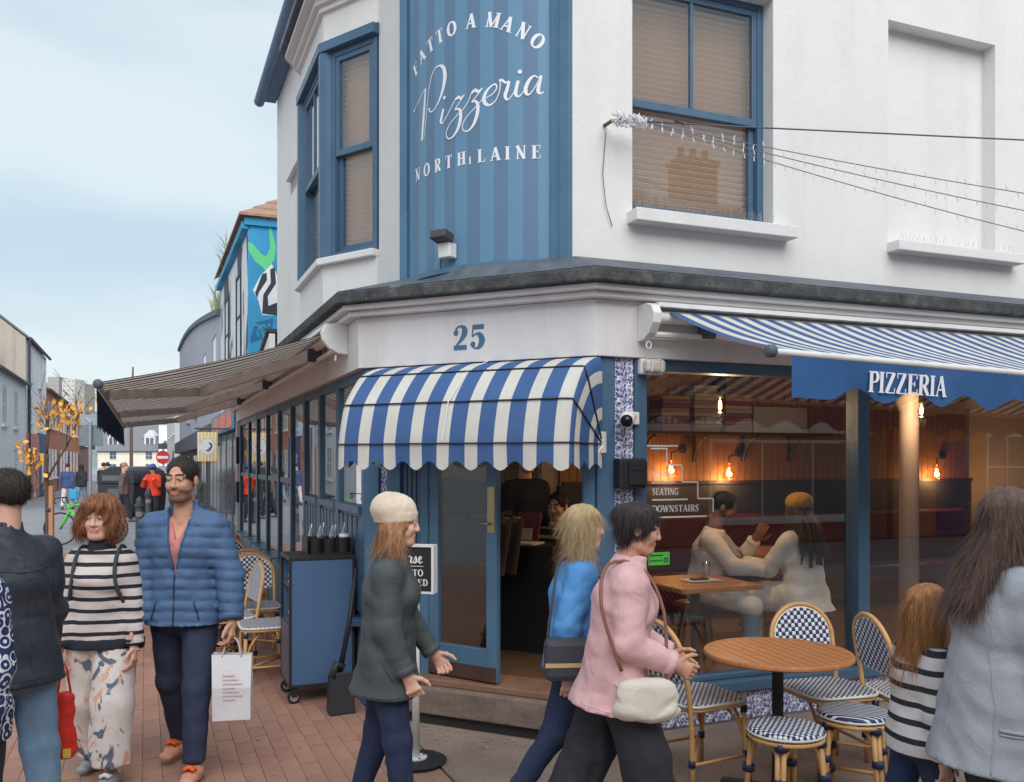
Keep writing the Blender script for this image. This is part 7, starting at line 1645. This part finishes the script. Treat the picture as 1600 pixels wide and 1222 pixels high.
# man in the leather jacket
LJ = cloth('black_leather_jacket', C(58, 62, 70), rough=.42, bump=.35)
person('man at the left edge in a black leather jacket and light jeans, seen from behind', (-2.20, 3.95, 0), 58, 1.70, dict(la=(12, 10, 20, 0), ra=(6, 12, 12, 0), ll=(8, 4), rl=(-6, 4), lean=4, hp=-8, hy=18),
       [dict(t='legs', m=DEN, inf=.016, amp=.006, seams=[('r', [(0, -.02), (.02, -.4)], .004)]), dict(t='coat', m=LJ, seams=[('b', [(0, .46), (0, .2), (0, -.12)], .0035), ('b', [(-.15, .40), (0, .375), (.15, .40)], .0035), ('b', [(-.13, .4), (-.10, .1), (-.11, -.12)], .003), ('b', [(.13, .4), (.10, .1), (.11, -.12)], .003), ('b', [(-.16, -.09), (0, -.095), (.16, -.09)], .003), ('r', [(.02, .05), (.05, -.06)], .005)], inf=.03, hem=-.13, flare=.02, collar=.075, amp=.010, wf=22)], dict(s='short', c=C(62, 52, 46)), FAIR, seed=2, bulk=1.12)
# paisley sleeve
person('person cut off by the left edge in a navy and white paisley shirt', (-2.02, 3.28, 0), 165, 1.60, dict(la=(2, 10, 14, 0), ra=(2, 12, 10, 0)),
       [dict(t='legs', m=BLK, inf=.016), dict(t='top', m=cloth('paisley_shirt', C(46, 58, 96), 'paisley', C(216, 218, 226)), inf=.03, hem=-.12, amp=.007, n='shirt')], dict(s='bob', c=C(120, 110, 100)), FAIR, fem=True, seed=3)
# woman in the striped jumper
P_ = cloth('jumper_band', C(46, 50, 60))
T, b = person('woman in a striped jumper and floral trousers walking towards the camera', (-2.265, 4.97, 0), 183, 1.54, dict(la=(4, 14, 14, 0), ra=(6, 10, 14, 0), ll=(16, 10), rl=(-8, 12), hp=2, head=1.07),
       [dict(t='legs', m=cloth('floral_trousers', C(222, 214, 208), 'floral'), inf=.03, flare=.045, end=.90, amp=.011, wf=20), dict(t='top', m=cloth('striped_jumper', C(206, 194, 190), 'stripe', C(40, 42, 52), s=.062), inf=.028, hem=-.075, amp=.008, n='jumper', sleeve=.98, band=P_)],
       dict(s='bob', c=C(142, 92, 62)), FAIR, fem=True, bulk=1.02, seed=4, shoes=C(150, 156, 166), laces=mat('lace_white', C(220, 220, 224), .7))
nk = lambda P: np.maximum(cap(P, b.neck-b.up*.04, b.neck+b.up*.055+b.fw*.012, .084, .062), ((P-(b.neck+b.up*.055).astype(np.float32))@b.up.astype(np.float32)))
V, Q = mesh_of(nk, b.neck-.13, b.neck+.13, .009); np_obj('roll_neck', V, Q, [P_], T)
m = MB()
for s in (-1, 1):
    pts = [b.neck+b.rt*s*.10-b.up*.00-b.fw*.07, b.neck+b.rt*s*.105+b.up*.012, b.neck+b.rt*s*.108-b.up*.05+b.fw*.085, b.chest+b.rt*s*.115+b.fw*.115, b.chest+b.rt*s*.15-b.up*.13+b.fw*.06, b.chest+b.rt*s*.16-b.up*.15-b.fw*.05]
    m = MB(); m.tube([tuple(p) for p in spline(pts, 5)], .011, 6); m.build('backpack_strap', mat('strap_grey', C(58, 68, 74), .8), T, local=True, smooth=True)
# man in the blue puffer jacket
PUF = cloth('blue_puffer', C(80, 106, 142), rough=.55, bump=.25)
T, b = person('man in a blue quilted jacket and navy trousers with orange laced trainers', (-1.85, 5.08, 0), 180, 1.77, dict(la=(4, 20, 14, 0), ra=(6, 9, 14, 0), ll=(14, 6), rl=(-12, 10), hp=2, hy=-6),
       [dict(t='legs', m=NVY, inf=.014, amp=.006, end=.96), dict(t='top', m=cloth('salmon_shirt', C(206, 130, 128)), inf=.014, hem=-.03, n='shirt', sleeve=0, vneck=.13), dict(t='coat', m=PUF, seams=[('f', [(.062, .5), (.05, .42), (.03, .32), (.012, .24)], .006), ('f', [(-.062, .5), (-.05, .42), (-.03, .32), (-.012, .24)], .006), ('f', [(0, .215), (0, .1), (0, -.07)], .005, mat('zip_dark', C(44, 54, 74), .4)), ('f', [(.10, .06), (.13, -.04)], .005, mat('zip_dark', C(44, 54, 74), .4)), ('f', [(-.10, .06), (-.13, -.04)], .005, mat('zip_dark', C(44, 54, 74), .4))], inf=.034, hem=-.075, quilt=.058, collar=.07, vneck=.30, amp=.004, cuff=.006, vox=.0095)],
       dict(s='short', c=C(52, 42, 38)), TAN, seed=5, beard=True, bulk=1.05, shoes=C(206, 150, 124), laces=mat('lace_orange', C(240, 108, 52), .6), curl=(60, 45))
hand = b.arm[0][2]+b.arm[0][3]*.10
hw = wpt(T, hand)
T = thing('shopping_bag', 'white paper shopping bag with faint red print carried by the man in blue', 'bag', (hw[0], hw[1], hw[2]-.44), R(10))
m = MB(); m.add([(-.10, -.045, 0), (.10, -.045, 0), (.10, .045, 0), (-.10, .045, 0), (-.105, -.035, .36), (.105, -.03, .35), (.105, .03, .35), (-.105, .035, .36), (-.10, -.06, .18), (.102, -.056, .18), (.102, .056, .18), (-.10, .06, .18)], [(0, 1, 2, 3), (0, 1, 9, 8), (1, 2, 10, 9), (2, 3, 11, 10), (3, 0, 8, 11), (8, 9, 5, 4), (9, 10, 6, 5), (10, 11, 7, 6), (11, 8, 4, 7)]); m.build('bag', mat('paper_white', C(222, 222, 226), .6, bump=.4, bs=14), T, local=True)
m = MB()
for y in (-.035, .033): m.tube([tuple(p) for p in spline([(-.05, y, .345), (-.03, y*.4, .42), (0, 0, .445), (.03, y*.4, .42), (.05, y, .345)], 4)], .004, 6)
m.build('handles', mat('paper_cord', C(206, 190, 180), .8), T, local=True, smooth=True)
m = MB()
for i in range(7): ribbon(m, [(-.045, .25-i*.022, .008), (.02+.02*(i % 3), .25-i*.022, .008)], lambda x, y, k: (x, -.0602-k+.02*abs(y-.18)/.18, y), .004)
m.build('print', mat('faint_red', C(232, 208, 206), .7), T, local=True, fix=False)
T = thing('carrier_bag', 'red plastic carrier bag hanging beside the man in the leather jacket', 'bag', (-2.10, 4.22, .34), R(20))
def bagf(P): 
    d = ecap(P, (0, 0, .06), (0, 0, .30), .085, .05, .055, .03, (1, 0, 0)); return d+wob(P, .006, 30, 5)
V, Q = mesh_of(bagf, (-.12, -.1, -.02), (.12, .1, .36), .009); np_obj('bag', V, Q, [mat('red_plastic', C(214, 54, 40), .35, var=.12, bump=.3, bs=30)], T)
m = MB(); m.tube([(-.04, 0, .31), (-.02, 0, .42), (.0, 0, .46), (.02, 0, .42), (.04, 0, .31)], .008, 6); m.build('handles', MATS['red_plastic'], T, local=True, smooth=True)
m = MB(); m.box(.0, .045, -.062, -.052, .03, .07); m.build('logo_patch', mat('yellow_print', C(226, 190, 90), .6), T, local=True); T.scale = (.72, .8, 1)
# woman in the beanie
GRC = cloth('green_quilted_coat', C(78, 84, 86), rough=.6, bump=.3)
T, b = person('woman in a cream knitted hat, dark green coat and jeans walking right', (-.60, 4.30, 0), -88, 1.56, dict(la=(14, 8, 22, 0), ra=(0, 8, 24, 0), ll=(-7, 10), rl=(9, 4), lean=3, hp=4),
       [dict(t='legs', m=DJN, inf=.014, amp=.006), dict(t='coat', m=GRC, seams=[('r', [(-.0, .02), (.06, -.08)], .006), ('r', [(-.11, .32), (-.12, .0), (-.13, -.18)], .003), ('r', [(-.15, -.165), (0, -.17), (.15, -.165)], .003), ('f', [(0, .48), (0, .2), (0, -.18)], .006)], inf=.028, hem=-.19, flare=.03, collar=.06, amp=.006)], dict(s='long', c=C(190, 140, 100), len=.10, w=.06, hat=('beanie', cloth('cream_knit', C(226, 206, 184), bump=.2))), FAIR, fem=True, seed=6, curl=60)
# woman in blue
T, b = person('fair haired woman in a bright blue jacket half hidden behind the pink coat', (.30, 4.46, 0), -84, 1.53, dict(la=(14, 10, 40, 0), ra=(-20, 12, 20, 0), ll=(12, 4), rl=(-16, 18), lean=4),
       [dict(t='legs', m=DJN, inf=.014, amp=.006), dict(t='coat', m=cloth('bright_blue_jacket', C(88, 148, 208), rough=.55), inf=.032, hem=-.10, collar=.06, amp=.007)], dict(s='long', c=C(196, 168, 128), len=.16, w=.085), FAIR, fem=True, seed=7)
hw = wpt(T, b.pel+b.up*.08+b.rt*.235-b.fw*.06); bg_ = thing('shoulder_bag', 'dark shoulder bag with a tan strap on the woman in blue', 'bag', (hw[0], hw[1], hw[2]-.16), R(5))
m = MB(); m.box(-.12, .12, -.05, .05, 0, .2); m.build('pouch', mat('dark_bag', C(66, 68, 76), .6), bg_, local=True, bevel=.03); m = MB(); m.box(-.121, .121, -.052, -.047, .07, .09); m.build('stripe', mat('tan_strap', C(206, 170, 124), .6), bg_, local=True)
m = MB(); sp_ = [Vector(p)-Vector((hw[0], hw[1], hw[2]-.16)) for p in (wpt(T, b.pel+b.up*.08+b.rt*.17+b.fw*.05), wpt(T, b.chest+b.rt*.16+b.fw*.13), wpt(T, b.neck+b.rt*.06+b.fw*.05), wpt(T, b.neck+b.rt*.08-b.fw*.09), wpt(T, b.chest+b.rt*.17-b.fw*.14), wpt(T, b.pel+b.up*.08+b.rt*.19-b.fw*.16))]; m.tube([tuple(p) for p in spline(sp_, 4)], .007, 6); m.build('strap', MATS['dark_bag'], bg_, local=True, smooth=True)
# woman in pink
PNK = cloth('pink_wool_coat', C(222, 178, 180), bump=.35)
T, b = person('dark haired woman in a pale pink coat and black trousers walking right', (.46, 4.02, 0), -86, 1.58, dict(la=(8, 10, 52, 12), ra=(-8, 12, 74, 8), ll=(-14, 12), rl=(18, 8), lean=7, hp=8, hy=-6),
       [dict(t='legs', m=BLK, inf=.03, flare=.05, amp=.01), dict(t='coat', m=PNK, seams=[('r', [(-.04, -.01), (.05, -.10)], .007), ('r', [(-.12, .3), (-.12, .0), (-.14, -.16)], .003), ('r', [(-.17, -.14), (0, -.15), (.17, -.14)], .003)], inf=.034, hem=-.17, flare=.04, collar=.05, amp=.007, wf=24)], dict(s='bun', c=C(58, 48, 48)), TAN, fem=True, seed=8, bulk=1.05, curl=50)
m = MB(); ms_ = wpt(T, b.head)
hw = wpt(T, b.pel+b.rt*.22+b.fw*.10+b.up*.0); bg_ = thing('hand_bag', 'soft off white handbag at the hip of the woman in pink', 'bag', (hw[0], hw[1], hw[2]-.16), R(4))
V, Q = mesh_of(lambda P: ecap(P, (0, 0, .06), (0, 0, .15), .16, .055, .12, .04, (1, 0, 0))+wob(P, .008, 25, 3), (-.2, -.1, -.04), (.2, .1, .24), .009); np_obj('bag', V, Q, [cloth('cream_bag', C(216, 208, 194), rough=.55)], bg_)
m = MB(); sp_ = [Vector(p)-Vector((hw[0], hw[1], hw[2]-.16)) for p in (wpt(T, b.pel+b.rt*.21+b.fw*.18+b.up*.03), wpt(T, b.chest+b.rt*.17+b.fw*.15), wpt(T, b.neck+b.rt*.07+b.fw*.06), wpt(T, b.neck+b.rt*.09-b.fw*.1), wpt(T, b.chest+b.rt*.18-b.fw*.13), wpt(T, b.pel+b.rt*.22-b.fw*.02+b.up*.05))]; m.tube([tuple(p) for p in spline(sp_, 4)], .008, 6); m.build('strap', mat('brown_strap', C(140, 92, 76), .6), bg_, local=True, smooth=True)
# woman in grey
GRY = cloth('grey_wool_blazer', C(164, 166, 174), 'check', C(152, 154, 162), s=.012, bump=.3)
T, b = person('woman in a long grey blazer with long brown hair at the right edge', (1.76, 3.32, 0), -82, 1.65, dict(la=(8, 9, 16, 0), ra=(10, 12, 40, 8), ll=(12, 4), rl=(-12, 12), lean=5, hp=6),
       [dict(t='legs', m=BLK, inf=.016), dict(t='coat', m=GRY, seams=[('r', [(-.09, -.06), (.07, -.06)], .008), ('r', [(-.09, -.075), (.07, -.075)], .005), ('b', [(0, .44), (0, .1), (0, -.23)], .0035), ('r', [(-.11, .3), (-.1, .0), (-.12, -.22)], .003)], inf=.03, hem=-.24, flare=.035, collar=.03, amp=.008, wf=20)], dict(s='long', c=C(106, 82, 74), len=.32, w=.10, sw=.09), FAIR, fem=True, seed=9, bulk=1.05)
# child
T, b = person('child with long ginger hair in a striped top beside the grey blazer', (1.66, 3.66, 0), -84, 1.22, dict(la=(10, 8, 20, 0), ra=(-8, 10, 14, 0), ll=(-10, 10), rl=(14, 6), lean=3, head=1.15),
       [dict(t='legs', m=DJN, inf=.014), dict(t='top', m=cloth('child_stripes', C(212, 206, 206), 'stripe', C(48, 50, 58), s=.07), inf=.032, hem=-.10, n='jumper')], dict(s='long', c=C(176, 120, 74), len=.27, w=.10, sw=.04), FAIR, seed=10)
# diners and staff
SIT = dict(ll=(82, 84), rl=(78, 80), pz=.56, spread=8)
person('seated man in a pale jumper with a hand at his chin inside the window', FR(1.66, -1.30, .12), -112, 1.74, dict(SIT, la=(40, 10, 105, 20), ra=(42, 8, 40, 25), lean=12, hp=12, hy=10),
       [dict(t='legs', m=DEN, inf=.016), dict(t='top', m=cloth('pale_jumper', C(234, 228, 220)), inf=.03, hem=-.06, n='jumper')], dict(s='short', c=C(40, 34, 32)), DKS, seed=11, beard=True, shoes=C(60, 60, 64))
CRM = cloth('cream_coat', C(244, 238, 228))
T, b = person('seated woman with long braids, yellow hat and cream coat, her back to the window', FR(2.22, -.70, .12), 28, 1.68, dict(SIT, la=(35, 14, 60, 0), ra=(30, 10, 50, 0), lean=6),
       [dict(t='legs', m=cloth('cream_trousers', C(228, 222, 212)), inf=.02), dict(t='coat', m=CRM, inf=.036, hem=-.12, flare=.05, collar=.04)], dict(s='long', c=C(84, 64, 40), len=.30, w=.13, sw=.09, hat=('cap', cloth('mustard_hat', C(186, 144, 62), bump=.7))), DKS, fem=True, seed=12, shoes=C(180, 172, 160))
random.seed(77); m = MB()
for i in range(70):
    a = R(random.uniform(110, 430)); x, y = .088*math.cos(a), .10*math.sin(a)-.01
    if y > .03: continue
    p0 = b.head+b.HM@np.array((x*.9, y*.9, .0)); p1 = b.head+b.HM@np.array((x*1.15, y*1.1-.09, -.16)); p2 = b.head+np.array((x*1.4, min(y, -.02)*1.2-.12, -.34-random.uniform(0, .1))); m.tube([tuple(p) for p in spline([p0, p1, p2], 5)], .0075, 5)
m.build('braids', hairm('braid_hair', C(70, 52, 38)), T, local=True, smooth=True)
person('person in a dark striped jumper sitting inside the open doorway', FC(.80, -1.85, .12), 150, 1.68, dict(SIT, la=(30, 10, 60, 10), ra=(30, 10, 60, 10), lean=8), [dict(t='legs', m=BLK, inf=.016), dict(t='top', m=cloth('amber_stripes', C(46, 42, 44), 'stripe', C(196, 160, 112), s=.075), inf=.03, hem=-.06, n='jumper')], dict(s='short', c=C(34, 30, 30)), TAN, seed=13, shoes=C(40, 40, 40))
person('member of staff in black standing at the back of the doorway', FC(.30, -2.15, .12), 200, 1.76, dict(la=(10, 8, 60, 10), ra=(8, 8, 80, 10)), [dict(t='legs', m=BLK, inf=.016), dict(t='top', m=cloth('black_shirt', C(44, 46, 56)), inf=.026, hem=-.1, n='shirt', sleeve=.5)], dict(s='short', c=C(34, 30, 30)), TAN, seed=14)
# far pedestrians
def far_p(label, loc, yaw, H, top, legs, hair=(60, 48, 42), pose=None, fem=False, hs='short', seed=20, hem=-.1):
    return person(label, loc, yaw, H, pose or dict(la=(12, 8, 14, 0), ra=(-12, 8, 14, 0), ll=(-14, 10), rl=(16, 4)), [dict(t='legs', m=legs, inf=.02, amp=0, vox=.024), dict(t='coat', m=top, inf=.035, hem=hem, amp=0, vox=.022)], dict(s=hs, c=C(*hair)), FAIR, fem=fem, seed=seed, face=.016, vox=.024, group='people farther down the street')
far_p('person in a red jacket and blue cap holding both hands to their face', (-10.05, 25.2, -.03), 178, 1.68, cloth('red_jacket', C(226, 74, 48)), BLK, pose=dict(la=(30, 14, 118, 30), ra=(30, 14, 118, 30), ll=(3, 2), rl=(-3, 2)), seed=21)[0]
hw = (-10.05, 25.2, 1.55); T = thing('baseball_cap', 'blue cap on the person in the red jacket', 'cap', (-10.05, 25.16, 1.565)); m = MB(); m.ball((0, 0, 0), .11, 6, sc=(1, 1.1, .85)); m.box(-.08, .08, -.2, -.08, -.01, .01); m.build('cap', mat('cap_blue', C(60, 90, 150), .7), T, local=True, smooth=True)
T, b = far_p('person walking away in a navy jacket and white trousers behind the tree', (-16.2, 32.8, -.03), 10, 1.70, cloth('far_navy', C(66, 84, 122)), cloth('far_white', C(206, 200, 200)), seed=22)
hw = wpt(T, b.arm[1][2]); T = thing('carrier_bag', 'turquoise carrier bag held by the far walker in white trousers', 'bag', (hw[0], hw[1], hw[2]-.45)); m = MB(); m.obox((0, 0, .2), (.14, 0, 0), (0, .06, 0), (0, 0, .18)); m.build('bag', mat('turquoise_plastic', C(60, 160, 206), .4), T, local=True, bevel=.04); m = MB(); m.tube([(-.06, 0, .38), (0, 0, .47), (.06, 0, .38)], .012, 5); m.build('handles', MATS['turquoise_plastic'], T, local=True)
far_p('left one of the two dark coated walkers by the road sign pole', (-16.95, 35.4, -.03), 5, 1.66, BLK, DEN, seed=23, fem=True, hs='long')
far_p('right one of the two dark coated walkers by the road sign pole', (-16.3, 35.9, -.03), 5, 1.72, cloth('far_black', C(48, 50, 60)), BLK, seed=24)
far_p('left figure of the dark group in the middle of the far street', (-15.1, 33.6, -.03), 20, 1.74, cloth('far_black', C(48, 50, 60)), DJN, seed=25)
far_p('right figure of the dark group in the middle of the far street', (-14.3, 33.0, -.03), -30, 1.70, BLK, DEN, seed=26)
far_p('bald walker in a brown coat passing the black waste container', (-11.3, 26.2, -.03), -70, 1.74, cloth('far_brown', C(110, 92, 88)), BLK, hair=(170, 130, 110), seed=27)
